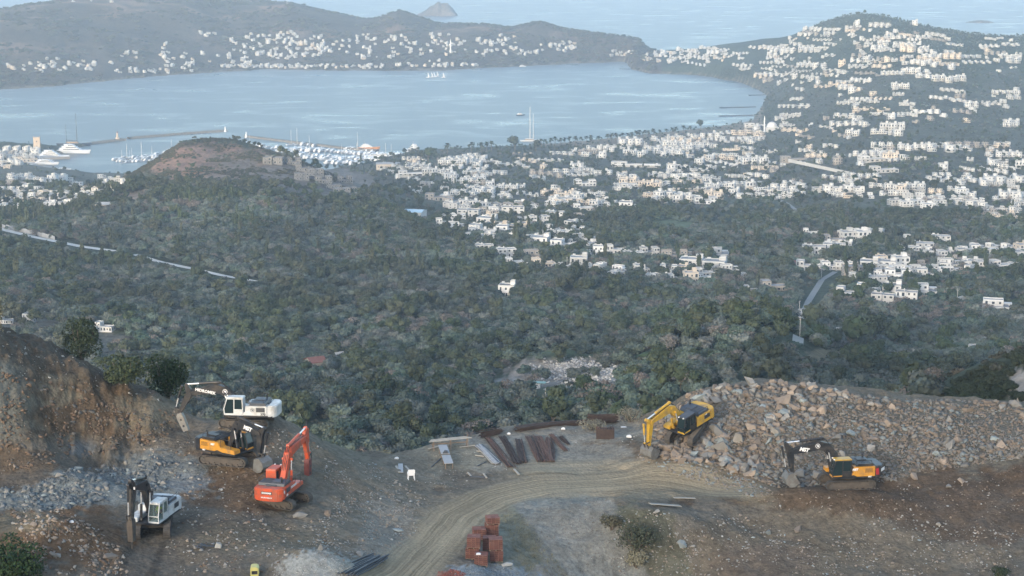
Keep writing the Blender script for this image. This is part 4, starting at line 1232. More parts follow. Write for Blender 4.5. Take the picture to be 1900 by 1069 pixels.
def gn_scatter(name, P, S, Rz, idx, meshes, label):
    me = bpy.data.meshes.new(name); n = len(P)
    me.vertices.add(n); me.vertices.foreach_set("co", P.astype(np.float32).ravel())
    a = me.attributes.new("scl", 'FLOAT_VECTOR', 'POINT'); a.data.foreach_set("vector", S.astype(np.float32).ravel())
    a = me.attributes.new("rot", 'FLOAT_VECTOR', 'POINT'); a.data.foreach_set("vector", Rz.astype(np.float32).ravel())
    a = me.attributes.new("idx", 'INT', 'POINT'); a.data.foreach_set("value", idx.astype(np.int32))
    o = link(name, me); o["kind"] = "stuff"; o["label"] = label
    cl = bpy.data.collections.new(name + "_kinds")
    for i, m in enumerate(meshes):
        s = bpy.data.objects.new("%s_kind_%02d" % (name, i), m); cl.objects.link(s)
    ng = bpy.data.node_groups.new(name + "_scatter", 'GeometryNodeTree')
    ng.interface.new_socket("Geometry", in_out='INPUT', socket_type='NodeSocketGeometry'); ng.interface.new_socket("Geometry", in_out='OUTPUT', socket_type='NodeSocketGeometry')
    gi = ng.nodes.new("NodeGroupInput"); go = ng.nodes.new("NodeGroupOutput")
    ci = ng.nodes.new("GeometryNodeCollectionInfo"); ci.inputs["Collection"].default_value = cl; ci.inputs["Separate Children"].default_value = True; ci.inputs["Reset Children"].default_value = True
    ip = ng.nodes.new("GeometryNodeInstanceOnPoints"); ip.inputs["Pick Instance"].default_value = True
    def na_(nm, t):
        q = ng.nodes.new("GeometryNodeInputNamedAttribute"); q.data_type = t; q.inputs[0].default_value = nm
        return [s for s in q.outputs if s.enabled and s.name == "Attribute"][0]
    m2p = ng.nodes.new("GeometryNodeMeshToPoints")
    ng.links.new(gi.outputs[0], m2p.inputs["Mesh"]); ng.links.new(m2p.outputs[0], ip.inputs["Points"]); ng.links.new(ci.outputs[0], ip.inputs["Instance"])
    ng.links.new(na_("idx", 'INT'), ip.inputs["Instance Index"]); ng.links.new(na_("rot", 'FLOAT_VECTOR'), ip.inputs["Rotation"]); ng.links.new(na_("scl", 'FLOAT_VECTOR'), ip.inputs["Scale"])
    ng.links.new(ip.outputs[0], go.inputs[0])
    md = o.modifiers.new("scatter", 'NODES'); md.node_group = ng
    return o
xs, ys, zs_, ks, ss = x[mask], y[mask], z[mask], kind[mask], sc_[mask]
meshes = CR['olive'] + CR['dark'] + CR['cypress'] + CR['bare']
base = {0: (0, 5), 1: (5, 3), 2: (8, 2), 4: (10, 1)}
idx = np.array([base[int(k)][0] + rnd.randrange(base[int(k)][1]) for k in ks])
S3 = np.stack([ss * rng.uniform(.9, 1.15, len(ss)), ss * rng.uniform(.9, 1.15, len(ss)), ss * rng.uniform(.8, 1.1, len(ss))], 1)
R3 = np.stack([ss * 0, ss * 0, rng.uniform(0, 6.28, len(ss))], 1)
for nm, sel, lb in (("woodland", ys < 1500, "dense olive and oak woodland covering the valley"), ("town_greenery", ys >= 1500, "trees and gardens between the town houses")):
    gn_scatter(nm, np.stack([xs, ys, zs_], 1)[sel], S3[sel], R3[sel], idx[sel], meshes, lb)
s = rng.uniform(.7, 1.6, len(x3))
gn_scatter("headland_scrub", np.stack([x3, y3, z3], 1), np.stack([s * 1.3, s * 1.3, s], 1), np.stack([s * 0, s * 0, rng.uniform(0, 6.28, len(s))], 1), rng.integers(0, 4, len(s)), CR['scrub'], "low scrub on the dry headland hills")
# low scrub between the trees
x4, y4, z4, U4, V4 = tree_field(16000, 262, 1400, lambda x, y, z, U, V: .5 + .5 * vnoise(x / 20, y / 20))
s = rng.uniform(.12, .38, len(x4))
gn_scatter("undergrowth", np.stack([x4, y4, z4], 1), np.stack([s, s, s], 1), np.stack([s * 0, s * 0, rng.uniform(0, 6.28, len(s))], 1), rng.integers(0, 4, len(s)), CR['scrub'], "low undergrowth between the valley trees")
x5, y5, z5, U5, V5 = tree_field(90000, 1450, 1760, lambda x, y, z, U, V: np.where((U > 190) & (U < 640) & (V < 352), .05 + .55 * (vnoise(x / 16, y / 16) > .58), 0), False)
nh = len(x5); s = rng.uniform(.16, .42, nh)
gn_scatter("hill_scrub", np.stack([x5, y5, z5], 1), np.stack([s, s, s], 1), np.stack([s * 0, s * 0, rng.uniform(0, 6.28, nh)], 1), rng.integers(0, 4, nh), CR['scrub'], "thin scrub over the red-brown crown of the near hill")
print("trees", round(time.time() - T0, 1))

# roads and tracks of the valley, as strips lying on the land
M_road = mat("pale_concrete_road", (.56, .54, .50), .9, var=.08, scale=.2)
M_track = mat("dirt_track", (.20, .185, .155), .95, var=.15, scale=.3)
M_tar = mat("asphalt_road", (.22, .22, .21), .9, var=.1, scale=.3)
for k, (P, w) in enumerate(ROADW):
    if len(P) < 2: continue
    V_, Q_ = [], []
    for i, p in enumerate(P):
        t = (P[min(i + 1, len(P) - 1)] - P[max(i - 1, 0)]); t.z = 0; t.normalize(); s_ = Vector((-t.y, t.x, 0)) * w / 2
        for sg in (-1, 1):
            q = p + s_ * sg; V_.append((q.x, q.y, max(hz(q.x, q.y), p.z - .6) + .35))
        if i: b = 2 * i; Q_.append((b - 2, b - 1, b + 1, b))
    o = raw_mesh("road", np.array(V_), np.array(Q_), [M_road if k in (0, 1, 5) else M_tar if k in (4, 6, 7) else M_track])
    structure(o, "country lane crossing the wooded valley")
# ================================================================ harbour, boats, palms, poles and single far structures
M_hull = mat("boat_white", (.66, .67, .68), .35, var=.03, rand=.08)
M_navy = mat("boat_navy", (.05, .06, .08), .35, var=.03)
M_deck = mat("teak_deck", (.30, .22, .15), .7, var=.1)
M_litboat = mat("workboat_orange_lit", (.62, .30, .14), .6, var=.1)  # orange sunlight on the work boat, put into its hull colour
M_mast = mat("mast_grey", (.50, .50, .50), .5, var=.03)
M_mastd = mat("mast_dark", (.10, .11, .12), .5, var=.03)
M_break = mat("breakwater_stone", (.20, .18, .15), .95, var=.25, scale=.3)
M_ltan = mat("sand_and_pink_lit_plaster", (.50, .41, .32), .85, var=.08, scale=.2)
M_pole = mat("concrete_pole", (.40, .39, .37), .9, var=.08)
M_dome = mat("pale_dome", (.58, .58, .56), .6, var=.04)
def sea_at(u, v):
    return Vector(at(u, v, ZC / ratio(v)))
def hull_mb(L, Bm, H, mi=0, transom=.85):
    """a hull with a raked bow, bow towards +x"""
    mb = MB(); st = []
    for t, w, dz in ((-.5, transom, 0), (-.2, 1, 0), (.15, .95, .05), (.36, .62, .14), (.5, .03, .28)):
        st.append((t * L, w * Bm / 2, H * (1 + dz)))
    for i, (x0, w, h) in enumerate(st):
        mb.v += [(x0 - (.05 * L if i == 4 else 0), -w * .72, -.6), (x0, -w, h), (x0, w, h), (x0 - (.05 * L if i == 4 else 0), w * .72, -.6)]
    for i in range(4):
        a = i * 4; b = a + 4
        for j in range(4): mb.f.append((a + j, a + (j + 1) % 4, b + (j + 1) % 4, b + j)); mb.m.append(mi)
    mb.f += [(0, 1, 2, 3), (19, 18, 17, 16)]; mb.m += [mi, mi]
    return mb
def yacht_parts(L, tiers, kind):
    Bm = L * .21; H = L * .085
    out = [("hull", hull_mb(L, Bm, H).mesh("hull", [M_navy if kind == 'navy' else M_hull]))]
    mb = MB(); gl = MB(); z = H; x0, x1 = -.42 * L, .22 * L
    for t in range(tiers):
        h = L * .052; w = Bm * (.40 - .05 * t)
        mb.prism([(x0, z), (x1, z), (x1 - h * 1.3, z + h), (x0, z + h)], -w, w)
        gl.prism([(x0 + .12 * L, z + h * .35), (x1 - h * .7, z + h * .35), (x1 - h * 1.15, z + h * .8), (x0 + .12 * L, z + h * .8)], -w - .04, w + .04)
        mb.box(x0 - .03 * L, x1 - h, -w - .25, w + .25, z + h, z + h + .18)
        z += h + .18; x0 += .07 * L; x1 -= .09 * L
    mb.tube((x0 + .08 * L, 0, z), (x0 + .05 * L, 0, z + .08 * L), .22, .1, 5)
    out.append(("cabin", mb.mesh("cabin", [M_hull]))); out.append(("window", gl.mesh("window", [M_glass])))
    return out
def sail_parts(L, mh, kind, masts=1):
    out = [("hull", hull_mb(L, L * .2, L * .07).mesh("hull", [M_navy if kind == 'navy' else M_hull]))]
    mb = MB(); mb.prism([(-.25 * L, .07 * L), (.15 * L, .07 * L), (.10 * L, .105 * L), (-.22 * L, .105 * L)], -.05 * L, .05 * L); out.append(("cabin", mb.mesh("cabin", [M_deck])))
    for k in range(masts):
        mb = MB(); x_ = .08 * L - k * .3 * L; hh = mh * (1 - .12 * k); r = max(.2, mh * .014)
        mb.tube((x_, 0, 0), (x_, 0, hh), r, r * .6, 6); mb.tube((x_, 0, .13 * L), (x_ - .30 * L, 0, .14 * L), r * .8, r * .8, 5)
        for zz in (.45, .72): mb.bar((x_, -.05 * L, hh * zz), (x_, .05 * L, hh * zz), .12, .12)
        out.append(("mast", mb.mesh("mast", [M_mastd if kind in ('navy', 'dark') else M_mast])))
    return out
YP = {}
def boat(nm, key, parts_fn, u, v, yaw, label, cat, group, scale=1.0):
    if key not in YP: YP[key] = parts_fn()
    p = sea_at(u, v); o = thing(nm, label, cat, (p.x, p.y, 0), (0, 0, R(yaw)), group); o.scale = (scale,) * 3
    for n_, me in YP[key]: link(n_, me, o)
    return o
boat("superyacht", "sy1", lambda: yacht_parts(46, 3, 'w'), 100, 294, -8, "long white three-deck superyacht lowest at the left quay", "yacht", "superyachts at the left quay")
boat("superyacht", "sy2", lambda: yacht_parts(50, 3, 'w'), 138, 284, -8, "white superyacht between the navy ketch and the lowest superyacht", "yacht", "superyachts at the left quay")
boat("superyacht", "sy3", lambda: yacht_parts(34, 2, 'w'), 88, 305, -10, "smaller white two-deck motor yacht below the superyachts", "yacht", "superyachts at the left quay")
boat("sailing_yacht", "sk1", lambda: sail_parts(52, 48, 'navy', 1), 138, 270, -5, "navy hulled sailing yacht with the tallest dark mast", "sailing boat", "tall sailing yachts at the left quay")
boat("sailing_yacht", "sk2", lambda: sail_parts(40, 36, 'dark', 1), 120, 276, -5, "white sailing yacht with a dark mast left of the tallest mast", "sailing boat", "tall sailing yachts at the left quay")
boat("sailing_yacht", "sk3", lambda: sail_parts(36, 26, 'w', 2), 70, 303, -12, "white ketch with two pale masts near the quay corner", "sailing boat", "tall sailing yachts at the left quay")
BN = 0
BOATS = []
def row_boats(u0, v0, u1, v1, n, zone, size, sail=.15, yaw=75):
    for i in range(n):
        t = (i + .5) / n; u = u0 + (u1 - u0) * t + rnd.uniform(-1.5, 1.5); v = v0 + (v1 - v0) * t + rnd.uniform(-.5, .5)
        BOATS.append(dict(u=u, v=v, sail=rnd.random() < sail, k=rnd.randrange(3), size=size * rnd.uniform(.75, 1.3), yaw=yaw + rnd.uniform(-12, 12) + rnd.choice((0, 180)), zone=zone))
row_boats(212, 297, 300, 287, 11, "rows left of the near hill", 15)
row_boats(216, 300, 296, 291, 10, "rows left of the near hill", 16)
row_boats(222, 303, 292, 296, 9, "rows left of the near hill", 15)
row_boats(300, 284, 336, 279, 5, "rows left of the near hill", 17, .4)
row_boats(30, 310, 95, 300, 8, "left quay corner", 18, .3, 20)
row_boats(50, 318, 130, 314, 8, "left quay corner", 14, .2, 20)
row_boats(436, 266, 500, 274, 8, "marina by the breakwater lamp", 20, .25, 60)
for j, (a, b, c, d, n) in enumerate([(512, 280, 640, 296, 19), (520, 287, 665, 303, 20), (545, 274, 680, 288, 18), (600, 302, 700, 306, 12), (600, 292, 720, 298, 16), (640, 284, 740, 289, 14), (660, 296, 745, 300, 11), (500, 276, 600, 281, 12)]):
    row_boats(a, b, c, d, n, "main marina rows", 19, .13, 70)
row_boats(690, 292, 770, 290, 8, "marina by the ship tower", 24, .1, 10)
row_boats(535, 268, 590, 271, 5, "marina outer pontoon", 16, .8, 60)
row_boats(640, 276, 700, 281, 6, "marina outer pontoon", 16, .5, 60)
ordinals(BOATS, lambda b: b['zone'], 14)
for b in BOATS:
    k = b['k']; rw = ROWN[b['row']] + " row, " if b['nr'] > 1 else ""
    if b['sail']:
        boat("sailing_boat", ("s", k), lambda: sail_parts(13, 14 + 3 * k, 'w', 1), b['u'], b['v'], b['yaw'], f"white sailing boat, {ORD[b['ord']]} from left, {rw}{b['zone']}", "sailing boat", "boats of the " + b['zone'], b['size'] / 14)
    else:
        boat("motor_boat", ("m", k), lambda: yacht_parts(15, 1 + k % 2, 'w'), b['u'], b['v'], b['yaw'], f"white motor boat, {ORD[b['ord']]} from left, {rw}{b['zone']}", "motor boat", "boats of the " + b['zone'], b['size'] / 15)
boat("fishing_boat", "fb", lambda: yacht_parts(16, 2, 'navy'), 966, 214, 20, "dark little trawler alone in the middle of the bay", "fishing boat", None)
boat("motor_boat", "mb9", lambda: yacht_parts(16, 2, 'w'), 970, 123.5, 10, "white motor yacht moored below the headland shore", "motor boat", None)
boat("service_ship", "ss", lambda: [(n_, m_) for n_, m_ in yacht_parts(44, 4, 'w')], 765, 284, 120, "white ship with high bridge at the right end of the marina", "ship", None)
o = boat("work_boat", "wb", lambda: [("hull", hull_mb(34, 8, 3).mesh("hull", [M_litboat])), ("cabin", yacht_parts(30, 3, 'w')[1][1])], 684, 277, 8, "sunlit orange and white work boat on the outer breakwater", "work boat", None)
for i, (u, v) in enumerate([(794, 144), (801, 143.5), (805, 143), (811, 142), (822, 144)]):
    boat("dinghy", "dg", lambda: [("hull", hull_mb(7, 2.4, .8).mesh("hull", [M_hull])), ("sail", (lambda mb: (mb.prism([(0, 1), (.2, 9.5), (-3.2, 1.2)], -.05, .05), mb.mesh("sail", [M_hull]))[1])(MB()))],
         u, v, 200, "small white sailing dinghy off the headland, " + ORD[i] + " from left", "dinghy", "racing dinghies off the headland", 1.3)
for i, u in enumerate((981, 987)):
    boat("sailing_yacht", ("tall", i), lambda: sail_parts(26, 52 - 10 * i, 'w', 1), u, 262, 10, ("taller" if i == 0 else "shorter") + " of the two white masts rising behind the shore trees", "sailing boat", "two masts behind the shore trees")

def strip(name, pts, w, h, m, label, cat, steps=10, rough=.5):
    """a long low mound or wall following points on the water"""
    P = []
    for (u0, v0), (u1, v1) in zip(pts[:-1], pts[1:]):
        for k in range(steps): P.append(sea_at(u0 + (u1 - u0) * k / steps, v0 + (v1 - v0) * k / steps))
    P.append(sea_at(*pts[-1])); V_, Q_ = [], []
    for i, p in enumerate(P):
        t = P[min(i + 1, len(P) - 1)] - P[max(i - 1, 0)]; t.normalize(); s_ = Vector((-t.y, t.x, 0))
        for a, z in ((-w / 2 - 2, -1.5), (-w / 2 + .6, h), (w / 2 - .6, h), (w / 2 + 2, -1.5)):
            q = p + s_ * (a + rnd.uniform(-rough, rough)); V_.append((q.x, q.y, z + rnd.uniform(-rough, rough) * .5))
        if i:
            b = 4 * i
            for j in range(3): Q_.append((b - 4 + j, b - 3 + j, b + 1 + j, b + j))
    n = len(V_); Q_ += [(0, 1, 2, 3), (n - 1, n - 2, n - 3, n - 4)]
    o = raw_mesh(name, np.array(V_), np.array(Q_), [m]); tag(o, label, cat); return o
strip("breakwater", [(163, 268), (195, 264), (229, 260)], 12, 2.6, M_break, "stone breakwater ending at the small lighthouse", "breakwater")
strip("breakwater", [(238, 257.5), (300, 252.5), (360, 247.5), (420, 243.5)], 9, 2.6, M_break, "long straight outer breakwater across the marina mouth", "breakwater")
strip("breakwater", [(456, 254), (520, 262), (580, 269), (640, 276), (700, 281)], 8, 2.4, M_break, "curved marina breakwater running towards the work boat", "breakwater")
for i, (a, b, l) in enumerate([((1336, 200.5), (1402, 199), "dark bathing pier with raised deck, uppermost of three"), ((1334, 216), (1398, 214.5), "long dark bathing pier below the sunshades"), ((1390, 177.5), (1418, 176.5), "short dark jetty at the head of the bay"), ((1150, 128.5), (1170, 129), "thin jetty off the isthmus point")]):
    strip("pier", [a, b], 5, 1.6, M_mastd, l, "pier", 4, .1)
def lathe_mb(prof, n=10, mi=0):
    mb = MB()
    for r, z in prof: mb.v += [(r * math.cos(2 * math.pi * i / n), r * math.sin(2 * math.pi * i / n), z) for i in range(n)]
    for k in range(len(prof) - 1):
        for i in range(n): mb.f.append((k * n + i, k * n + (i + 1) % n, (k + 1) * n + (i + 1) % n, (k + 1) * n + i)); mb.m.append(mi)
    mb.f += [tuple(range(n)), tuple((len(prof) - 1) * n + i for i in range(n))]; mb.m += [mi, mi]
    return mb
p = sea_at(218, 261); t = thing("lighthouse", "small pink-lit white lighthouse at the end of the breakwater", "lighthouse", (p.x, p.y, 0))
lathe_mb([(3.6, 0), (3.2, 5), (1.7, 5.2), (1.3, 11), (1.9, 11.1), (1.9, 11.5)]).build("tower", M_ltan, t); lathe_mb([(1.0, 11.5), (1.0, 13), (.1, 14.4)], 8).build("lantern", M_redroof, t)  # white tower takes the sand tone, its pinkish light put into the colour
for i, (u, v) in enumerate(((418, 245), (457, 255))):
    p = sea_at(u, v); t = thing("harbour_light", ("white harbour light on the straight breakwater end", "white harbour light at the head of the curved breakwater")[i], "harbour light", (p.x, p.y, 0))
    lathe_mb([(2.2, 0), (1.2, 3), (.8, 7)]).build("tower", M_hull, t); lathe_mb([(1.0, 7), (.9, 8.2), (.1, 9)], 8).build("lantern", M_hull, t)
def gp(u, v, d0=262):
    p = hit(u, v, d0); return p
# watchtower
p = gp(69, 280, 1500); t = thing("watchtower", "square sand-coloured stone tower by the marina entrance", "tower", p, (0, 0, R(12))); k_ = p.y / F
mb = MB(); mb.box(-4.6, 4.6, -4.6, 4.6, -3, 19); mb.build("wall", M_ltan, t); mb = MB(); mb.box(-4.9, 4.9, -4.9, 4.9, 19, 19.8); mb.box(-4.9, -4.3, -4.9, 4.9, 19.8, 20.8); mb.box(4.3, 4.9, -4.9, 4.9, 19.8, 20.8); mb.build("parapet", M_ltan, t)
for z in (6, 13): mb = MB(); mb.box(-.7, .7, -4.66, -4.6, z, z + 1.8); mb.build("window", M_glass, t)
# minaret and mosques
p = gp(836, 99, 3000)
t = thing("minaret", "slim white minaret among the headland houses", "minaret", p)
lathe_mb([(1.9, -3), (1.6, 20), (2.4, 21), (2.4, 22.3), (1.4, 22.5), (1.3, 29), (.1, 36)], 8).build("shaft", M_hull, t)
p = gp(1432, 243, 2000); t = thing("mosque", "white mosque with pale dome near the bathing piers", "mosque", p)
mb = MB(); mb.box(-10, 10, -9, 9, -4, 6); mb.build("wall", M_white, t)
lathe_mb([(8, 6), (7.8, 8), (6.9, 10.4), (5, 12.4), (2.6, 13.6), (.1, 14.1)], 14).build("dome", M_dome, t)
mb = MB(); mb.tube((-12, -4, -3), (-12, -4, 19), 1.1, 1.0, 8); mb.tube((-12, -4, 19), (-12, -4, 24), 1.0, .05, 8); mb.build("minaret", M_hull, t)
# lattice mast on the headland top
p = gp(533, 8, 3300) or gp(533, 14, 3300); t = thing("radio_mast", "red and white lattice radio mast on the headland crest", "mast", p)
mb = MB()
for a in range(3):
    c, s_ = math.cos(a * 2.094), math.sin(a * 2.094); mb.tube((2.4 * c, 2.4 * s_, -3), (.5 * c, .5 * s_, 34), .22, .15, 4)
for k in range(8):
    for a in range(3):
        r0, r1 = 2.4 - 1.9 * k / 8, 2.4 - 1.9 * (k + 1) / 8; a0, a1 = a * 2.094, (a + 1) * 2.094
        mb.tube((r0 * math.cos(a0), r0 * math.sin(a0), 4.2 * k), (r1 * math.cos(a1), r1 * math.sin(a1), 4.2 * (k + 1)), .1, .1, 4)
mb.build("lattice", M_mast, t); mb = MB(); mb.tube((0, 0, 30), (0, 0, 40), .25, .12, 5); mb.build("antenna", M_mast, t)

# palms and tall trees of the bay shore
def palm_mesh(seed):
    g = random.Random(seed); mb = MB()
    for i in range(22):
        a = 2 * math.pi * i / 22 + g.uniform(-.1, .1); el = g.uniform(-.5, 1.1); L = g.uniform(3.2, 4.4); pr = Vector((0, 0, 0)); w = .8
        d = Vector((math.cos(a) * math.cos(el), math.sin(a) * math.cos(el), math.sin(el))); s_ = Vector((-math.sin(a), math.cos(a), 0)); prev = (pr - s_ * .15, pr + s_ * .15)
        for k in range(1, 4):
            q = d * L * k / 3 + Vector((0, 0, -.42 * k * k / 9 * L)); ww = w * (1.3, 1.2, .2)[k - 1]
            cur = (q - s_ * ww, q + s_ * ww); mb.quad(prev[0], prev[1], cur[1], cur[0]); prev = cur
    return mb.mesh("crown", [G_palm])
PALM = [palm_mesh(i) for i in range(3)]
mb = MB(); mb.tube((0, 0, -1), (.15, 0, 5), .35, .27, 7); mb.tube((.15, 0, 5), (.1, .1, 9), .27, .24, 7); PTR = mb.mesh("trunk", [M_bark])
PU = [830, 875, 893, 903, 912, 1004, 1012, 1022, 1030, 1040, 1048, 1057, 1068, 1078, 1088, 1096, 1110, 1127, 1135, 1142, 1155, 1165, 1172, 1180, 1186, 1196, 1203, 1212, 1224, 1236, 1247, 1254, 1268, 1280]
for i, u in enumerate(PU):
    v = np.interp(u, [830, 1000, 1100, 1250, 1300], [288, 276, 270, 254, 248]); p = gp(u, v, 1700)
    if p is None or p.z < .5: p = Vector((at(u, v, 2600)[0], 2600, 2.0)); p.z = hz(p.x, p.y)
    a = ["second", "third"]
    t = thing("palm_tree", ("single round-headed palm at the left end of the shore row" if i == 0 else f"tall fan palm of the bay shore, {'in the left cluster' if i < 5 else 'in the middle stretch' if i < 18 else 'in the right stretch'}, {ORD[(i - 1) if i < 5 else (i - 5) if i < 18 else (i - 18)]} from left"), "palm tree", p, (0, 0, i * 1.3), "palm trees along the bay shore")
    s_ = 1.25 + .25 * rnd.random(); t.scale = (s_,) * 3
    c = link("crown", PALM[i % 3], t); c.location = (.1, .1, 9); link("trunk", PTR, t)
for u, v, s_, lb, kn in ((955, 279, 2.9, "tallest dark round tree breaking the shoreline", 'dark'), (995, 281, 2.3, "broad dark tree right of the tallest shore tree", 'dark'), (795, 300, 2.6, "big dark tree clump by the ship tower", 'dark'), (780, 298, 2.0, "dark tree hiding the ship tower foot", 'dark'), (1300, 240, 2.2, "dark tree clump where the palms end", 'dark'),
                       (1604, 27, 1.4, "single dark tree on the very top of the town hill", 'dark'), (1590, 29, 1.1, "smaller tree just left of the hilltop tree", 'dark'),
                       (1033, 428, 1.6, "tall dark cypress beside the arched house", 'cypress'), (1585, 515, 1.2, "left one of two cypresses before the stone house", 'cypress'), (1570, 515, 1.1, "cypress left of the pair before the stone house", 'cypress'),
                       (1828, 505, 1.5, "dark pointed pine between white houses on the right", 'cypress'), (1505, 618, 2.0, "bright green pine beside the valley road bend", 'dark'), (1620, 650, 2.2, "green pine below the slanting roof villa", 'dark'), (1655, 655, 2.0, "green pine right of the slanting roof villa", 'dark'), (1580, 658, 2.2, "dark pine in front of the slanting roof villa", 'dark')):
    p = gp(u, v, 600) or gp(u, v + 5, 600)
    if p is None: continue
    t = thing("tree", lb, "tree", p, (0, 0, u)); t.scale = (s_,) * 3; link("crown", CR[kn][0], t); link("trunk", TRK[kn], t)

# power poles
mb = MB(); mb.tube((0, 0, -1), (0, 0, 9), .17, .11, 6); PP = mb.mesh("pole", [M_pole])
mb = MB(); mb.box(-1, 1, -.07, .07, 8.3, 8.45); mb.box(-.7, .7, -.07, .07, 7.5, 7.62); PC = mb.mesh("crossarm", [M_pole]); mb = MB()
for xx in (-.9, 0, .9): mb.tube((xx, 0, 8.45), (xx, 0, 8.8), .07, .05, 5)
PI_ = mb.mesh("insulator", [M_hull])
for u, v, hpx, lb in ((1523, 640, 22, "pole at the scrubby bank above the wrecked car"), (1606, 656, 24, "pole below the slanting roof villa"), (1694, 668, 22, "pole in the trees right of the pines"), (1701, 672, 15, "shorter pole of the pair right of the pines"),
                      (1776, 560, 26, "tall white pole beside the walled garden"), (1813, 515, 18, "pole in front of the stepped house by the pine"), (1524, 516, 26, "pole at the top of the valley road"), (1483, 585, 28, "pole at the lower bend of the valley road"), (1484, 625, 40, "tall pole at the near end of the valley road"),
                      (1075, 518, 20, "pole by the car park"), (1052, 496, 20, "pole left of the square white house"), (991, 566, 18, "pole in the woodland clearing"), (1634, 700, 18, "pole above the boulder heap"), (1758, 425, 16, "pole in the fields below the town"), (1300, 360, 14, "pole at the town edge"), (1012, 745 - 8, 18, "pole by the quarry tip")):
    p = gp(u, v, 262)
    if p is None: continue
    t = thing("utility_pole", "concrete " + lb.replace("pole", "power pole", 1), "utility pole", p, (0, 0, u % 3), "power poles across the valley"); s_ = hpx * p.y / F / 9.0; t.scale = (max(1, s_ * .8), max(1, s_ * .8), s_)
    link("pole", PP, t); link("crossarm", PC, t); link("insulator", PI_, t)

# parked cars
def car_parts(col):
    m = mat("car_" + col, {"white": (.62, .62, .62), "dark": (.05, .055, .065), "grey": (.25, .26, .28)}[col], .3, var=.02); out = []
    mb = MB(); mb.prism([(-2.1, .35), (2.1, .35), (2.15, .75), (1.3, .92), (-2.05, .95)], -.85, .85); out.append(("body", mb.mesh("body", [m])))
    mb = MB(); mb.prism([(-1.7, .95), (.95, .93), (.35, 1.42), (-1.3, 1.45)], -.74, .74); out.append(("cabin", mb.mesh("cabin", [M_glass])))
    mb = MB(); mb.box(-1.25, .3, -.72, .72, 1.455, 1.5); out.append(("roof", mb.mesh("roof", [m])))
    for x_ in (-1.3, 1.35):
        for y_ in (-.86, .72): mb = MB(); mb.tube((x_, y_, .33), (x_, y_ + .16, .33), .33, .33, 10); out.append(("wheel", mb.mesh("wheel", [M_navy])))
    return out
CARP = {k: car_parts(k) for k in ("white", "dark", "grey")}
for u, v, k, yw, lb in ((1050, 508, "white", 10, "white parked car at the left of the car park"), (1058, 512, "grey", 5, "grey parked car beside the white one in the car park"), (1096, 514, "white", -10, "white parked van right in the car park"), (1088, 517, "dark", 20, "dark parked car below the white van"),
                        (1563, 673, "dark", 15, "dark wrecked car on the bare bank above the boulders"), (1060, 507, "white", 60, "white parked car behind the grey one in the car park"), (1503, 592, "dark", 0, "dark parked car by the green roofed hut"), (970, 568, "white", 30, "white van in the woodland clearing"), (930, 566, "white", 80, "white pickup left in the woodland clearing")):
    p = gp(u, v, 262)
    if p is None: continue
    t = thing("parked_car", lb, "car", p + Vector((0, 0, .3)), (0, 0, R(yw))); t.scale = (1.25,) * 3
    for n_, me in CARP[k]: link(n_, me, t)

# sheds, walls and greenhouses
def gable(u, v, w, dpt, h, yaw, label, cat, wallm, roofm, wins=0, name="shed", rise=1.3):
    p = gp(u, v, 262); W_ = w * p.y / F / 2
    t = thing(name, label, cat, p, (0, 0, R(yaw))); mb = MB(); mb.box(-W_, W_, 0, dpt, -2.5, h); mb.prism([(0, h), (dpt, h), (dpt / 2, h + rise - .1)], -W_, W_, 'x'); mb.build("wall", wallm, t)
    mb = MB(); mb.prism([(-.5, h - .1), (dpt / 2, h + rise), (dpt + .5, h - .1), (dpt + .5, h + .1), (dpt / 2, h + rise + .2), (-.5, h + .1)], -W_ - .4, W_ + .4, 'x'); mb.build("roof", roofm, t)
    for i in range(wins):
        xx = -W_ + (i + .5) * 2 * W_ / wins; mb = MB(); mb.box(xx - .5, xx + .5, -.06, -.003, 1, 2.2); mb.build("window", M_glass, t)
    return t
gable(206, 563, 50, 9, 2.6, 10, "long white sheet-roofed barn in the woodland left of the lane", "barn", M_white, M_hull, 4, "barn")
gable(752, 404, 62, 16, 4.5, -14, "pale blue roofed hall at the foot of the near hill", "hall", M_white, M_blueroof, 6, "hall")
gable(592, 690, 30, 7, 3.8, 28, "old house with rusty red roof and white barred windows in the woodland", "house", M_stone, M_redroof, 5, "red_roofed_house")
gable(632, 672, 14, 4, 2.4, 20, "tiny grey hut right of the rusty red roofed house", "hut", M_stone, M_roof, 1, "hut")
gable(1472, 498, 26, 8, 3, 10, "red tiled bungalow left of the boarding house wall", "bungalow", M_cream, M_redroof, 3, "bungalow")
gable(205, 388, 60, 12, 3.4, 0, "long pale roofed stable at the foot of the bare slope", "stable", M_cream, M_white, 5, "stable")
gable(100, 300, 60, 22, 6, 20, "long grey-green roofed boatyard hall beside the tower", "boatyard hall", M_stone, M_roof, 4, "boatyard_hall")
gable(720, 312, 44, 16, 5, 4, "warm cream quay building under the ship", "quay building", M_cream, M_roof, 5, "quay_building")
def wall_line(u0, v0, u1, v1, h, label, n=1, name="garden_wall", m=None, step=0.0):
    a, b = gp(u0, v0, 262), gp(u1, v1, 262); t = thing(name, label, "wall", a)
    for i in range(n):
        p, q = a.lerp(b, i / n), a.lerp(b, (i + .97) / n); p.z = hz(p.x, p.y); q.z = hz(q.x, q.y); z = max(p.z, q.z) + h
        mb = MB(); mb.bar(Vector((p.x, p.y, z - h)) - a, Vector((q.x, q.y, z - h)) - a, .5, 2 * h + 1); mb.build("wall_panel" if n > 1 else "wall", m or M_white, t)
wall_line(2, 424, 102, 446, 2.2, "stepped pale retaining wall above the concrete lane", 9, "retaining_wall", M_roof)
wall_line(1462, 326, 1590, 324, 1.2, "long white yard wall in front of the grey flat building", 1)
wall_line(1752, 566, 1800, 558, 1.2, "white garden wall behind the walled lawn", 1)
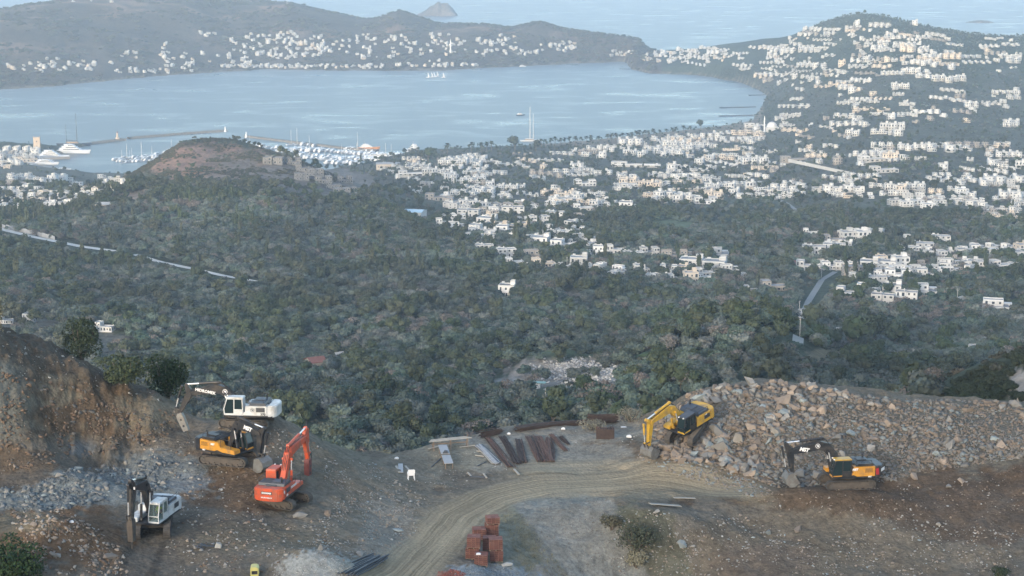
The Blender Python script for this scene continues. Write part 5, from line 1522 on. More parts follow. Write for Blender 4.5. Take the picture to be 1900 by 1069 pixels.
wall_line(1755, 580, 1808, 582, 1.0, "white garden wall in front of the walled lawn", 1)
wall_line(1170, 493, 1205, 500, 1.4, "pale sloping wall above the lower terrace village", 1)
wall_line(560, 758, 595, 755, .5, "low pale drystone wall crossing the near woodland", 1)
# the stone tip in the valley
ZR = [rock_mesh(300 + i, .7) for i in range(6)]; SH = [mesh_arrays(m) for m in ZR]
M_tipw = mat("quarry_white_stone", (.45, .44, .42), .9, var=.15); M_tipg = mat("quarry_grey_stone", (.26, .25, .235), .9, var=.2)
Pq = []
for _ in range(1500):
    u = rnd.gauss(1075, 36); v = rnd.gauss(688, 11)
    if not (925 < u < 1150 and 662 < v < 722): continue
    q = hit(u, v, 450, 900, 300)
    if q is not None: Pq.append(q)
Pq = np.array([tuple(q) for q in Pq]); o = scatter_mesh("quarry_rubble", Pq, rng.uniform(.4, 1.7, len(Pq)), SH, [M_tipw, M_tipg], (rng.random(len(Pq)) < .55).astype(int)); tag(o, "pale broken stone on the quarry tip", None, None, "stuff")
p = gp(935, 722, 400); t = thing("sand_heap", "smooth pale crescent of sand at the foot of the quarry tip", "sand heap", p)
lathe_mb([(4.8, -.6), (3.4, .5), (1.8, 1.3), (.5, 1.7), (.05, 1.75)], 16).build("sand", M_tipw, t); t.scale = (1, .6, 1)
p = gp(765, 768, 350); mb = MB(); mb.prism([(-1.3, 0), (1.2, 0), (1.4, 1.3), (.5, 1.9), (.1, 2.8), (-.5, 2.2), (-1.1, 1.2)], -.8, .8); o = mb.build("covered_heap", M_hull, None, .25, 2); o.location = p; tag(o, "bright white plastic-wrapped heap alone in the near woodland", "covered heap")
p = gp(993, 722, 400); t = thing("site_hut", "small green and white hut beside the quarry rubble", "hut", p, (0, 0, R(-8))); mb = MB(); mb.box(-1.6, 1.6, 0, 2, 0, 2); mb.build("wall", M_dome, t); mb = MB(); mb.box(-1.8, 3.4, -.2, 2.2, 2.003, 2.15); mb.build("roof", mat("faded_green_sheet", (.22, .36, .32), .6), t)
for xx in (3.1,): mb = MB(); mb.box(xx, xx + .12, 0, .12, -.2, 2); mb.build("post", M_wood, t)
# dark bushy spur at the right edge with bare rock
bp = []
for _ in range(520):
    u = rnd.uniform(1752, 2060); v = rnd.uniform(645, 745)
    if v < np.interp(u, [1752, 1800, 1840, 1900, 2060], [722, 690, 668, 650, 615]) + 6: continue
    if (u - 1896) ** 2 / 20 ** 2 + (v - 708) ** 2 / 30 ** 2 < 1: continue
    q = hit(u, v, 240, 420, 200)
    if q is not None: bp.append(tuple(q))
bp = np.array(bp); s = rng.uniform(.2, .42, len(bp)); BB = [crown_mesh("crown", 80 + i, 3.0, 2.0, 1.4, .20, 420, G_bush, 7) for i in range(3)]
gn_scatter("hillside_bushes", bp, np.stack([s, s, s], 1), np.stack([s * 0, s * 0, rng.uniform(0, 6.28, len(s))], 1), rng.integers(0, 3, len(s)), BB, "dark green bushes covering the spur at the right edge")
print("far things", round(time.time() - T0, 1))
# ================================================================ excavators
P_or = mat("paint_orange_red", (.56, .085, .030), .42, var=.10, scale=1.5, dirt=((.15, .11, .085), 1.3, .8))
P_ye = mat("paint_yellow", (.52, .31, .035), .42, var=.10, scale=1.5, dirt=((.17, .135, .10), 1.3, .8))
P_am = mat("paint_amber", (.55, .26, .03), .42, var=.08, scale=1.5, dirt=((.16, .12, .09), 1.3, .75))
P_wh = mat("paint_white", (.55, .57, .57), .42, var=.05, scale=1.5, dirt=((.27, .24, .20), 1.2, .7))
P_bk = mat("paint_black", (.018, .021, .026), .42, var=.1, scale=1.5, dirt=((.09, .075, .06), 1.3, .7))
P_dg = mat("deck_grey", (.055, .065, .08), .45, var=.15, scale=3, dirt=((.12, .11, .10), 2.0, .4))
P_steel = mat("track_steel", (.085, .078, .070), .7, .3, var=.3, scale=4, bump=.01, dirt=((.12, .098, .078), 1.6, .6))
P_frame = mat("undercarriage", (.085, .072, .06), .8, var=.25, scale=2, dirt=((.11, .09, .07), 1.6, .6))
P_chrome = mat("piston_rod", (.72, .73, .74), .25, .6, var=.03)
P_bucket = mat("worn_bucket", (.21, .21, .20), .5, .4, var=.2, scale=2, dirt=((.15, .11, .08), 1.4, .6))
P_glass = mat("cab_glass", (.015, .028, .032), .12, var=.05, spec=.6)
P_decal = mat("decal_white", (.72, .72, .72), .6, var=.02)
P_red = mat("decal_red", (.30, .02, .03), .5, var=.05)
P_rub = mat("hose_rubber", (.02, .02, .02), .6)
def text_mesh(s, size, m, bold=.0, shear=0.0):
    c = bpy.data.curves.new("t", 'FONT'); c.body = s; c.size = size; c.align_x = 'CENTER'; c.align_y = 'CENTER'; c.offset = bold; c.shear = shear; c.extrude = .008; c.resolution_u = 2
    o = bpy.data.objects.new("t", c); COL.objects.link(o); dg = bpy.context.evaluated_depsgraph_get(); me = bpy.data.meshes.new_from_object(o.evaluated_get(dg))
    bpy.data.objects.remove(o); me.materials.clear(); me.materials.append(m); return me
def text_on(s, size, m, parent, loc, side, tilt=0.0, bold=.02, shear=0.0, name="lettering", rotz=None):
    """lettering on a vertical side of a machine: side = -1 (its right, facing -y) or 1 (its left, facing +y)"""
    o = link(name, text_mesh(s, size, m, bold, shear), parent); o.location = loc
    if rotz is not None: o.rotation_euler = (math.pi / 2, 0, rotz)
    else: o.rotation_euler = Euler((math.pi / 2, 0 if side < 0 else 0, 0 if side < 0 else math.pi)).to_matrix().to_euler()
    if tilt:
        M_ = Matrix.Rotation(tilt, 4, 'Y') @ o.rotation_euler.to_matrix().to_4x4(); o.rotation_euler = M_.to_euler()
    return o
def offset_poly(path, wid):
    """outline of a limb: centre path and widths -> closed polygon in x,z"""
    up, dn = [], []
    for i, p in enumerate(path):
        a = path[max(i - 1, 0)]; b = path[min(i + 1, len(path) - 1)]; dx, dz = b[0] - a[0], b[1] - a[1]; L = math.hypot(dx, dz); nx, nz = -dz / L, dx / L; w = wid[i] / 2
        up.append((p[0] + nx * w, p[1] + nz * w)); dn.append((p[0] - nx * w, p[1] - nz * w))
    return up + dn[::-1]
def cyl(parent, a, b, r, frac=.55, y=0, body=None, nm="hydraulic_cylinder"):
    """hydraulic cylinder in the plane y: barrel from a, bright rod to b"""
    a = Vector((a[0], y, a[1])); b = Vector((b[0], y, b[1])); m = a.lerp(b, frac)
    mb = MB(); mb.tube(a, m, r, r, 8, 0); mb.tube(a - Vector((0, r * 1.1, 0)), a + Vector((0, r * 1.1, 0)), r * 1.1, r * 1.1, 8, 0); mb.tube(m, b, r * .55, r * .55, 8, 1); mb.tube(b - Vector((0, r, 0)), b + Vector((0, r, 0)), r * .9, r * .9, 8, 0)
    return mb.build(nm, [body, P_chrome], parent)
def excavator(label, loc, heading, slew, pitch, roll, paint, boomp, cabroof, hood, geo, tool, deco, sc__=1.0):
    """heading: tracks, degrees from +x; slew: extra turn of the house on top"""
    root = thing("excavator", label, "excavator"); root.rotation_mode = 'XYZ'
    M_ = Matrix.Translation(loc) @ Matrix.Rotation(R(heading), 4, 'Z') @ Matrix.Rotation(R(pitch), 4, 'Y') @ Matrix.Rotation(R(roll), 4, 'X') @ Matrix.Scale(sc__, 4)
    root.matrix_world = M_
    SL = Matrix.Rotation(R(slew), 4, 'Z')
    # --- tracks
    for s in (-1, 1):
        yc = s * 1.3; hw = .3; L, H = 2.55, .98; r = H / 2
        path = []
        n = 15
        for i in range(n): path.append((-L + r + (2 * L - 2 * r) * i / (n - 1), .02))
        for i in range(1, 7): a = -math.pi / 2 + math.pi * i / 7; path.append((L - r + r * math.cos(a), r + r * math.sin(a) * .98))
        for i in range(n): path.append((L - r - (2 * L - 2 * r) * i / (n - 1), H - .02 - .05 * math.sin(math.pi * i / (n - 1))))
        for i in range(1, 7): a = math.pi / 2 + math.pi * i / 7; path.append((-L + r + r * math.cos(a), r + r * math.sin(a) * .98))
        fine = []; 
        for i in range(len(path)):
            p, q = path[i], path[(i + 1) % len(path)]; d = math.hypot(q[0] - p[0], q[1] - p[1]); k = max(1, round(d / .19))
            for j in range(k): fine.append((p[0] + (q[0] - p[0]) * j / k, p[1] + (q[1] - p[1]) * j / k))
        tr = MB()
        for i in range(len(fine)):
            p, q = fine[i], fine[(i + 1) % len(fine)]; mx, mz = (p[0] + q[0]) / 2, (p[1] + q[1]) / 2; dx, dz = q[0] - p[0], q[1] - p[1]; d = math.hypot(dx, dz) + 1e-9; dx /= d; dz /= d
            h = d * .46; nx, nz = dz, -dx
            P4 = [(mx - dx * h, mz - dz * h), (mx + dx * h, mz + dz * h), (mx + dx * h - nx * .06, mz + dz * h - nz * .06), (mx - dx * h - nx * .06, mz - dz * h - nz * .06)]
            tr.prism(P4, yc - hw, yc + hw)
            G4 = [(mx - dx * .02, mz - dz * .02), (mx + dx * .03, mz + dz * .03), (mx + dx * .02 + nx * .05, mz + dz * .02 + nz * .05), (mx + nx * .05, mz + nz * .05)]
            tr.prism(G4, yc - hw, yc + hw)
        t_ = tr.build("track", P_steel, root)
        fr = MB(); fr.prism([(-L + .55, .3), (L - .55, .3), (L - .7, .78), (-L + .7, .78)], yc - .2, yc + .2); fr.box(-L + .5, L - .5, yc - .12, yc + .12, .12, .3)
        fr.prism([(-.9, .55), (.9, .55), (.6, .9), (-.6, .9)], yc - s * .2 - .001 if s > 0 else yc + .2, (yc - .9) if s > 0 else yc + .9)
        fr.build("track_frame", P_frame, root)
        for nm, xx, rr in (("sprocket", -L + r, .40), ("idler_wheel", L - r, .38)):
            w_ = MB(); w_.tube((xx, yc - .14, r), (xx, yc + .14, r), rr, rr, 16); w_.tube((xx, yc - .24, r), (xx, yc + .24, r), rr * .55, rr * .55, 12); w_.build(nm, P_steel, t_)
        for i in range(6):
            xx = -1.55 + i * .62; w_ = MB(); w_.tube((xx, yc - .22, .17), (xx, yc + .22, .17), .15, .15, 10); w_.build("roller", P_frame, t_)
    cr = MB(); cr.tube((0, 0, .85), (0, 0, 1.16), .82, .80, 20); cr.box(-.8, .8, -1.0, 1.0, .5, .86); cr.build("slew_ring", P_frame, root)
    # --- house
    def up(o): o.matrix_basis = SL @ o.matrix_basis; return o
    hb = MB()
    hb.box(-3.0, 2.0, -1.45, 1.45, 1.16, 1.36)
    up(hb.build("deck_frame", P_bk, root, .03))
    b1 = MB(); b1.prism([(-2.45, 1.362), (-2.45, 2.36), (-.05, 2.30), (.15, 1.85), (2.0, 1.75), (2.02, 1.362)], -1.48, -.55); up(b1.build("right_side_body", paint if deco != 'amber' else paint, root, .05, 2))
    b2 = MB(); b2.prism([(-2.45, 1.362), (-2.45, 2.36), (-.25, 2.34), (-.2, 1.7), (.6, 1.45), (1.95, 1.40), (1.95, 1.362)], .55, 1.48); up(b2.build("left_side_body", paint, root, .05, 2))
    hd = MB(); hd.prism([(-2.45, 1.4), (-2.45, 2.50), (-.45, 2.46), (-.35, 1.4)], -.545, .545); up(hd.build("engine_bay", hood, root, .03))
    hc = MB(); hc.prism([(-2.35, 2.37), (-2.25, 2.62), (-.75, 2.62), (-.55, 2.37)], -1.30, 1.30); hc.box(-2.0, -1.0, -.8, .1, 2.622, 2.70)
    for k in range(5): hc.box(-2.1 + k * .28, -1.96 + k * .28, .2, 1.0, 2.622, 2.66)
    up(hc.build("engine_hood", hood, root, .04, 2))
    ex = MB(); ex.tube((-1.9, -.9, 2.6), (-1.9, -.9, 3.05), .09, .09, 8); ex.tube((-1.9, -.9, 3.05), (-2.05, -.9, 3.15), .09, .09, 8); up(ex.build("exhaust", P_bk, root))
    # counterweight with rounded back
    arc = [(-2.46, -1.47), (-3.05, -1.44), (-3.35, -1.1), (-3.46, -.5), (-3.48, 0), (-3.46, .5), (-3.35, 1.1), (-3.05, 1.44), (-2.46, 1.47)]
    cw = MB(); cw.prism(arc, 1.20, 2.40, 'z', 0); cwm = P_bk if deco == 'amber' else paint
    cwo = up(cw.build("counterweight", cwm, root, .09, 3))
    # grille and side doors, handrails, lamps
    for s in (-1, 1):
        g = MB(); y_ = s * 1.483
        y0, y1 = sorted((y_, y_ + s * .03)); g.box(-2.25, -1.35, y0, y1, 1.75, 2.2, 0); up(g.build("grille", P_dg if deco != 'amber' else P_am, root))
        for k in range(5):
            q = MB(); y0, y1 = sorted((y_ + s * .032, y_ + s * .05)); q.box(-2.2, -1.4, y0, y1, 1.79 + k * .085, 1.82 + k * .085); up(q.build("slat", P_bk, root))
        dl = MB(); y0, y1 = sorted((y_, y_ + s * .015)); dl.box(-1.2, -.35, y0, y1, 1.5, 2.2); up(dl.build("side_door", paint, root, .01))
        if deco == 'amber':
            q = MB(); y0, y1 = sorted((y_, y_ + s * .02)); q.prism([(-2.45, 1.37), (-.6, 1.37), (-.2, 1.55), (.4, 1.40), (.4, 1.365), (-2.45, 1.365)], y0, y1); up(q.build("black_skirt", P_bk, root))
    hr = MB()
    for a_, b_ in (((.2, -1.38, 1.85), (.2, -1.38, 2.75)), ((.2, -1.38, 2.75), (1.5, -1.38, 2.65)), ((1.5, -1.38, 2.65), (1.5, -1.38, 1.78)), ((-.5, -1.35, 2.3), (-.5, -1.35, 2.95)), ((-.5, -1.35, 2.95), (-2.1, -1.35, 2.95)), ((-2.1, -1.35, 2.95), (-2.1, -1.35, 2.6)), ((-1.3, -1.35, 2.95), (-1.3, -1.35, 2.6)),
                   ((-.5, 1.35, 2.3), (-.5, 1.35, 2.95)), ((-.5, 1.35, 2.95), (-2.1, 1.35, 2.95)), ((-2.1, 1.35, 2.95), (-2.1, 1.35, 2.6))): hr.tube(a_, b_, .028, .028, 5)
    up(hr.build("handrail", P_bk, root))
    # cab on the left
    x0, x1, y0, y1, z0, z1 = .02, 1.92, .52, 1.47, 1.40, 3.10
    cp = MB(); prof = [(x0, z0), (x1, z0), (x1 + .06, 2.0), (x1 - .28, z1 - .06), (x0 + .05, z1 - .06)]
    cp.prism([(a * 1.0 if 0 else a, b) for a, b in prof], y0 + .04, y1 - .04); cg = up(cp.build("cab_glass", P_glass, root))
    cf = MB()
    for yy in (y0, y1):
        for p_, q_ in zip(prof, prof[1:] + prof[:1]): cf.bar((p_[0], yy, p_[1]), (q_[0], yy, q_[1]), .07, .09)
        cf.bar((.95, yy, z0), (.90, yy, z1), .06, .08); cf.bar((x0, yy, 1.95), (.95, yy, 1.95), .06, .06)
        cf.prism([(x0, z0), (.93, z0), (.93, 1.93), (x0, 1.93)], yy - .035, yy + .035)
    for p_ in prof: cf.bar((p_[0], y0, p_[1]), (p_[0], y1, p_[1]), .08, .08)
    cf.prism([(x0 - .03, z0), (x0 + .03, z0), (x0 + .06, z1), (x0 - .0, z1)], y0, y1)
    up(cf.build("cab_frame", paint if deco in ('orange', 'white') else P_bk, root))
    rf = MB(); rf.prism([(x0 - .08, z1 - .04), (x1 - .16, z1 - .04), (x1 - .24, z1 + .10), (x0 - .02, z1 + .12)], y0 - .04, y1 + .04); up(rf.build("cab_roof", cabroof, root, .04, 2))
    sk = MB(); sk.prism([(x0, 1.362), (x1 + .05, 1.362), (x1 + .05, 1.52), (x0, 1.56)], y0 - .02, y1 + .03); up(sk.build("cab_sill", paint, root))
    ml = MB(); ml.tube((x1 - .1, y1 + .02, 2.6), (x1 + .18, y1 + .32, 2.75), .02, .02, 4); ml.box(x1 + .12, x1 + .17, y1 + .22, y1 + .42, 2.45, 2.8); up(ml.build("mirror", P_bk, root))
    wl = MB()
    for yy in (.7, 1.3): wl.tube((x1 - .2, yy, 3.18), (x1 - .08, yy, 3.18), .07, .08, 8)
    up(wl.build("work_lamp", P_decal, root))
    # --- boom
    Ft, Bd, Tp = geo['foot'], geo['bend'], geo['tip']
    q1 = (Ft[0] + (Bd[0] - Ft[0]) * .5, Ft[1] + (Bd[1] - Ft[1]) * .5); q3 = (Bd[0] + (Tp[0] - Bd[0]) * .12, Bd[1] + (Tp[1] - Bd[1]) * .12); q0 = (Bd[0] + (Ft[0] - Bd[0]) * .12, Bd[1] + (Ft[1] - Bd[1]) * .12)
    mid = (Bd[0] + (Tp[0] - Bd[0]) * .55, Bd[1] + (Tp[1] - Bd[1]) * .55)
    bm = MB(); bm.prism(offset_poly([Ft, q1, q0, q3, mid, Tp], [.42, .74, .92, .92, .72, .40]), -.27, .27); boom = up(bm.build("boom", boomp, root, .03)); boom
    for yy in (-.275, .275):
        st = MB()
        for p_, rr in ((Ft, .24), (Tp, .22), (Bd, .16)): a_, b_ = sorted((yy, yy * 1.25)); st.tube((p_[0], a_, p_[1]), (p_[0], b_, p_[1]), rr, rr, 12)
        up(st.build("boom_pin", boomp, root))
    cb = (Bd[0] * .80 + Ft[0] * .2, Bd[1] * .80 + Ft[1] * .2 - .12)
    for yy in (-.42, .42): up(cyl(root, (1.55, 1.5), cb, .13, .55, yy, boomp))
    # --- stick
    St, Sb = geo['sticktop'], geo['stickend']
    k = .16; pv = Tp
    sm = MB(); sm.prism(offset_poly([St, pv, ((pv[0] + Sb[0]) / 2, (pv[1] + Sb[1]) / 2), Sb], [.34, .78, .56, .34]), -.2, .2); stick = up(sm.build("stick", boomp, root, .03))
    L_ = math.hypot(Tp[0] - Bd[0], Tp[1] - Bd[1]); nx, nz = -(Tp[1] - Bd[1]) / L_, (Tp[0] - Bd[0]) / L_
    if nz < 0: nx, nz = -nx, -nz
    up(cyl(root, (Bd[0] + nx * .62, Bd[1] + nz * .62), St, .14, .62, 0, boomp))
    sd = Vector((Sb[0] - St[0], Sb[1] - St[1])).normalized(); fx = Vector((-sd.y, sd.x));  fx = fx if fx.x > 0 else -fx
    cA = (St[0] + sd.x * .35 + fx.x * .42, St[1] + sd.y * .35 + fx.y * .42); lk = (Sb[0] - sd.x * .55 + fx.x * .50, Sb[1] - sd.y * .55 + fx.y * .50)
    up(cyl(root, cA, lk, .115, .55, 0, boomp, "bucket_cylinder"))
    for yy in (-.24, .24):
        ln = MB(); ln.bar((Sb[0] - sd.x * .5, yy, Sb[1] - sd.y * .5), (lk[0], yy, lk[1]), .07, .12); ln.bar((lk[0], yy, lk[1]), (geo['toolpin'][0], yy, geo['toolpin'][1]), .07, .12)
        up(ln.build("bucket_link", P_steel, root))
    hs = MB()
    for yy in (-.16, 0, .16):
        pts_ = [(Ft[0] + .1, Ft[1] + .45), (q1[0] - .3, q1[1] + .35), (Bd[0] - .15, Bd[1] + .52), (mid[0], mid[1] + .45), (Tp[0] - .2, Tp[1] + .32)]
        for a_, b_ in zip(pts_[:-1], pts_[1:]): hs.tube((a_[0], yy, a_[1]), (b_[0], yy, b_[1]), .03, .03, 5)
    for yy in (-.1, .1): hs.tube((Tp[0] - .2, yy, Tp[1] + .32), (St[0] + fx.x * .1 - .25, yy, (St[1] + Tp[1]) / 2 + .1), .028, .028, 5)
    up(hs.build("hydraulic_hose", P_rub, root))
    # --- tool
    a = R(geo['toolang'])        # direction the tool points, from the stick end
    ux, uz = math.cos(a), math.sin(a)
    def T2(p): return (Sb[0] + p[0] * ux - p[1] * uz, Sb[1] + p[0] * uz + p[1] * ux)
    if tool == 'bucket':
        pr = [(0, 0), (.35, .38), (.95, .42), (1.35, .10), (1.42, -.42), (1.15, -.85), (.62, -1.05), (.60, -1.0), (.95, -.72), (1.22, -.34), (1.16, .05), (.85, .28), (.4, .22), (.15, -.1)]
        if geo.get('flip'): pr = [(x_, -z_) for x_, z_ in pr]
        bk = MB(); bk.prism([T2(p_) for p_ in pr], -.75, .75)
        side = [(0, 0), (.35, .38), (.95, .42), (1.35, .10), (1.42, -.42), (1.15, -.85), (.62, -1.05), (.1, -.2)]
        if geo.get('flip'): side = [(x_, -z_) for x_, z_ in side]
        for yy in (-.78, .74): bk.prism([T2(p_) for p_ in side], yy, yy + .04)
        bo = up(bk.build("bucket", P_bucket, root))
        f_ = -1 if geo.get('flip') else 1
        for i in range(5):
            yy = -.66 + i * .33; tt = MB(); A_, B_, C_ = T2((.66, -1.0 * f_)), T2((.30, -1.16 * f_)), T2((.56, -.9 * f_)); tt.prism([A_, B_, C_], yy - .06, yy + .06); to = up(tt.build("tooth", P_steel, root)); 
    elif tool == 'breaker':
        bk = MB(); bk.prism([T2(p_) for p_ in ((-.1, -.32), (.45, -.38), (1.9, -.30), (1.9, .30), (.45, .38), (-.1, .32))], -.27, .27); up(bk.build("breaker_housing", geo.get('toolmat', P_steel), root, .03))
        A_, B_ = T2((1.9, 0)), T2((2.75, 0)); q = MB(); q.tube((A_[0], 0, A_[1]), (B_[0], 0, B_[1]), .09, .07, 10); q.tube((B_[0], 0, B_[1]), (T2((2.9, 0))[0], 0, T2((2.9, 0))[1]), .07, .01, 10); up(q.build("chisel", P_chrome if geo.get('chrome') else P_steel, root))
        for z_ in (.6, 1.3):
            for yy in (-.29, .27):
                q = MB(); c_ = T2((z_, 0)); q.tube((c_[0], yy, c_[1]), (c_[0], yy + .02, c_[1]), .12, .12, 8); up(q.build("bolt", P_bk, root))
    root["deco"] = ""; del root["deco"]
    return root, SL, up
def ring_logo(parent, up, x_, y_, z_, r, side, m=P_decal):
    mb = MB(); n = 18; ys = sorted((y_, y_ + side * .012))
    for i in range(n):
        a, b = 2 * math.pi * i / n, 2 * math.pi * (i + 1) / n
        mb.prism([(x_ + r * math.cos(a), z_ + r * math.sin(a)), (x_ + r * math.cos(b), z_ + r * math.sin(b)), (x_ + r * .82 * math.cos(b), z_ + r * .82 * math.sin(b)), (x_ + r * .82 * math.cos(a), z_ + r * .82 * math.sin(a))], *ys)
    mb.prism([(x_ - r * .45, z_ - r * .45), (x_ + r * .1, z_ - r * .45), (x_ + r * .5, z_ + r * .5), (x_ + r * .1, z_ + r * .5), (x_ - r * .1, z_ - r * .1), (x_ - r * .2, z_ + r * .5), (x_ - r * .5, z_ + r * .5)], *ys)
    return up(mb.build("emblem", m, parent))
def onsite(u, v, dz=0.0, d0=132, d1=215):
    p = None
    while p is None: p = hit(u, v, d0, d1, 900); v += 1.5
    return Vector((p.x, p.y, p.z + dz))
def flat_for(p, r, z=None):
    """nothing: machines are set on the ground as it lies"""
    return p

# 1. white machine on the crest, facing left
L1 = onsite(459, 788); 
g = dict(foot=(.45, 1.95), bend=(2.6, 3.75), tip=(5.9, 3.15), sticktop=(6.25, 4.05), stickend=(7.1, .9), toolpin=(7.35, .75), toolang=-112, toolmat=P_bucket)
r1, S1, up1 = excavator("white excavator with black boom and breaker on the crest, facing the cut face", L1, 173, 0, 0, 0, P_wh, P_bk, P_wh, P_dg, g, 'breaker', 'white')
up1(text_on("HIDROMEK", .42, P_decal, r1, (4.2, .285, 3.42), 1, tilt=R(-10), bold=.012)).name = "lettering"
ring_logo(r1, up1, 2.15, .275, 3.45, .26, 1); ring_logo(r1, up1, -.95, 1.50, 1.95, .2, 1, P_dg)
up1(text_on("370", .34, P_bk, r1, (-2.05, 1.50, 1.52), 1, bold=.012))
# 2. amber and black machine below it, facing right
L2 = onsite(425, 857)
g = dict(foot=(.45, 1.95), bend=(1.35, 4.15), tip=(4.15, 3.55), sticktop=(4.7, 4.15), stickend=(3.9, 1.1), toolpin=(4.15, .85), toolang=-40, flip=False)
r2, S2, up2 = excavator("amber and black excavator below the white one, boom folded to the right", L2, -17, -15, 0, 0, P_am, P_bk, P_am, P_bk, g, 'bucket', 'amber')
up2(text_on("MST", .55, P_decal, r2, (2.75, -.285, 3.88), -1, tilt=R(12), bold=.03, shear=.15)); up2(text_on("MST", .26, P_decal, r2, (-.75, -1.51, 2.05), -1, bold=.015, shear=.15)); up2(text_on("MST", .2, P_decal, r2, (-1.9, -1.51, 1.32), -1, bold=.01))
# 3. white machine facing the viewer with breaker
L3 = onsite(285, 984)
g = dict(foot=(.45, 1.95), bend=(1.45, 4.75), tip=(3.75, 5.15), sticktop=(4.2, 5.95), stickend=(4.35, 2.35), toolpin=(4.6, 2.1), toolang=-90, toolmat=P_frame)
r3, S3_, up3 = excavator("white excavator facing the viewer with breaker upright before its tracks", L3, -82, -22, 0, 0, P_wh, P_bk, P_wh, P_dg, g, 'breaker', 'white')
mb = MB(); mb.box(-.35, .35, 0, .02, -.12, .12); o = mb.build("name_plate", P_decal, r3); o.location = (4.05, 0, 5.2); o.rotation_euler = (0, 0, R(90)); up3(o)
# 4. orange machine seen from behind
L4 = onsite(522, 933)
g = dict(foot=(.45, 1.95), bend=(2.1, 4.45), tip=(6.3, 4.75), sticktop=(6.6, 5.65), stickend=(7.0, 2.25), toolpin=(7.3, 2.05), toolang=-94, toolmat=mat("paint_dark_red", (.16, .045, .04), .6, var=.2), chrome=True)
r4, S4, up4 = excavator("orange-red excavator seen from behind, long boom raised over the bank", L4, -30, 105, 0, 0, P_or, P_or, P_or, P_dg, g, 'breaker', 'orange')
mb = MB(); mb.box(-.55, .55, -.012, 0, -.13, .13); o = mb.build("name_plate", P_bk, r4); o.location = (-3.50, 0, 2.02); o.rotation_euler = (0, 0, R(-90)); up4(o)
o = text_on("DOOSAN", .22, P_decal, r4, (-3.53, 0, 2.02), -1, bold=.012, rotz=R(-90)); up4(o)
o = text_on("SOLAR 340LC-V", .16, P_decal, r4, (-3.53, 0, 1.58), -1, bold=.008, rotz=R(-90)); up4(o)
ring_logo(r4, up4, -2.75, -1.49, 2.0, .17, -1); up4(text_on("340", .26, P_decal, r4, (-2.1, -1.51, 1.55), -1, bold=.015)); up4(text_on("DOOSAN", .3, P_decal, r4, (-.5, -1.51, 1.98), -1, bold=.015))
# 5. yellow machine climbing down the boulder heap
L5 = onsite(1274, 822, .15)
g = dict(foot=(.45, 1.95), bend=(2.3, 4.35), tip=(5.5, 4.1), sticktop=(6.1, 4.55), stickend=(6.1, 1.5), toolpin=(6.3, 1.2), toolang=-80)
r5, S5, up5 = excavator("yellow excavator tilted nose-down on the boulder heap", L5 + Vector((0, 0, .75)), -116, -20, 14, 0, P_ye, P_ye, P_dg, P_dg, g, 'bucket', 'yellow')
mb = MB(); mb.prism([(-1.9, 1.8), (-1.35, 1.8), (-1.5, 2.2), (-1.75, 2.3)], 1.502, 1.512); up5(mb.build("emblem", P_decal, r5))
# 6. amber and black machine before the boulder heap, facing left
L6 = onsite(1570, 905, .22)
g = dict(foot=(.45, 1.95), bend=(2.55, 4.45), tip=(5.95, 3.75), sticktop=(6.5, 4.75), stickend=(5.75, 1.75), toolpin=(5.95, 1.5), toolang=-62, flip=False)
r6, S6, up6 = excavator("amber and black excavator before the boulder heap, bucket on the ground", L6, 188, 0, 0, 0, P_am, P_bk, P_ye, P_bk, g, 'bucket', 'amber')
up6(text_on("MST", .52, P_decal, r6, (4.6, .285, 4.02), 1, tilt=R(-12), bold=.03, shear=.15)); ring_logo(r6, up6, 3.2, .275, 4.35, .24, 1)
up6(text_on("MST", .3, P_decal, r6, (-.35, 1.52, 2.1), 1, bold=.02, shear=.15)); up6(text_on("MST", .2, P_decal, r6, (-1.9, 1.52, 1.32), 1, bold=.01))
mb = MB(); mb.prism([(-2.9, 1.5), (-2.55, 1.5), (-2.5, 2.1), (-2.8, 2.2)], 1.475, 1.485); up6(mb.build("red_stripe", P_red, r6))
mb = MB(); mb.box(-.45, .45, -.014, 0, -.16, .16); o = mb.build("name_plate", P_decal, r6); o.location = (-3.36, 1.12, 1.95); o.rotation_euler = (0, 0, R(-130)); up6(o)

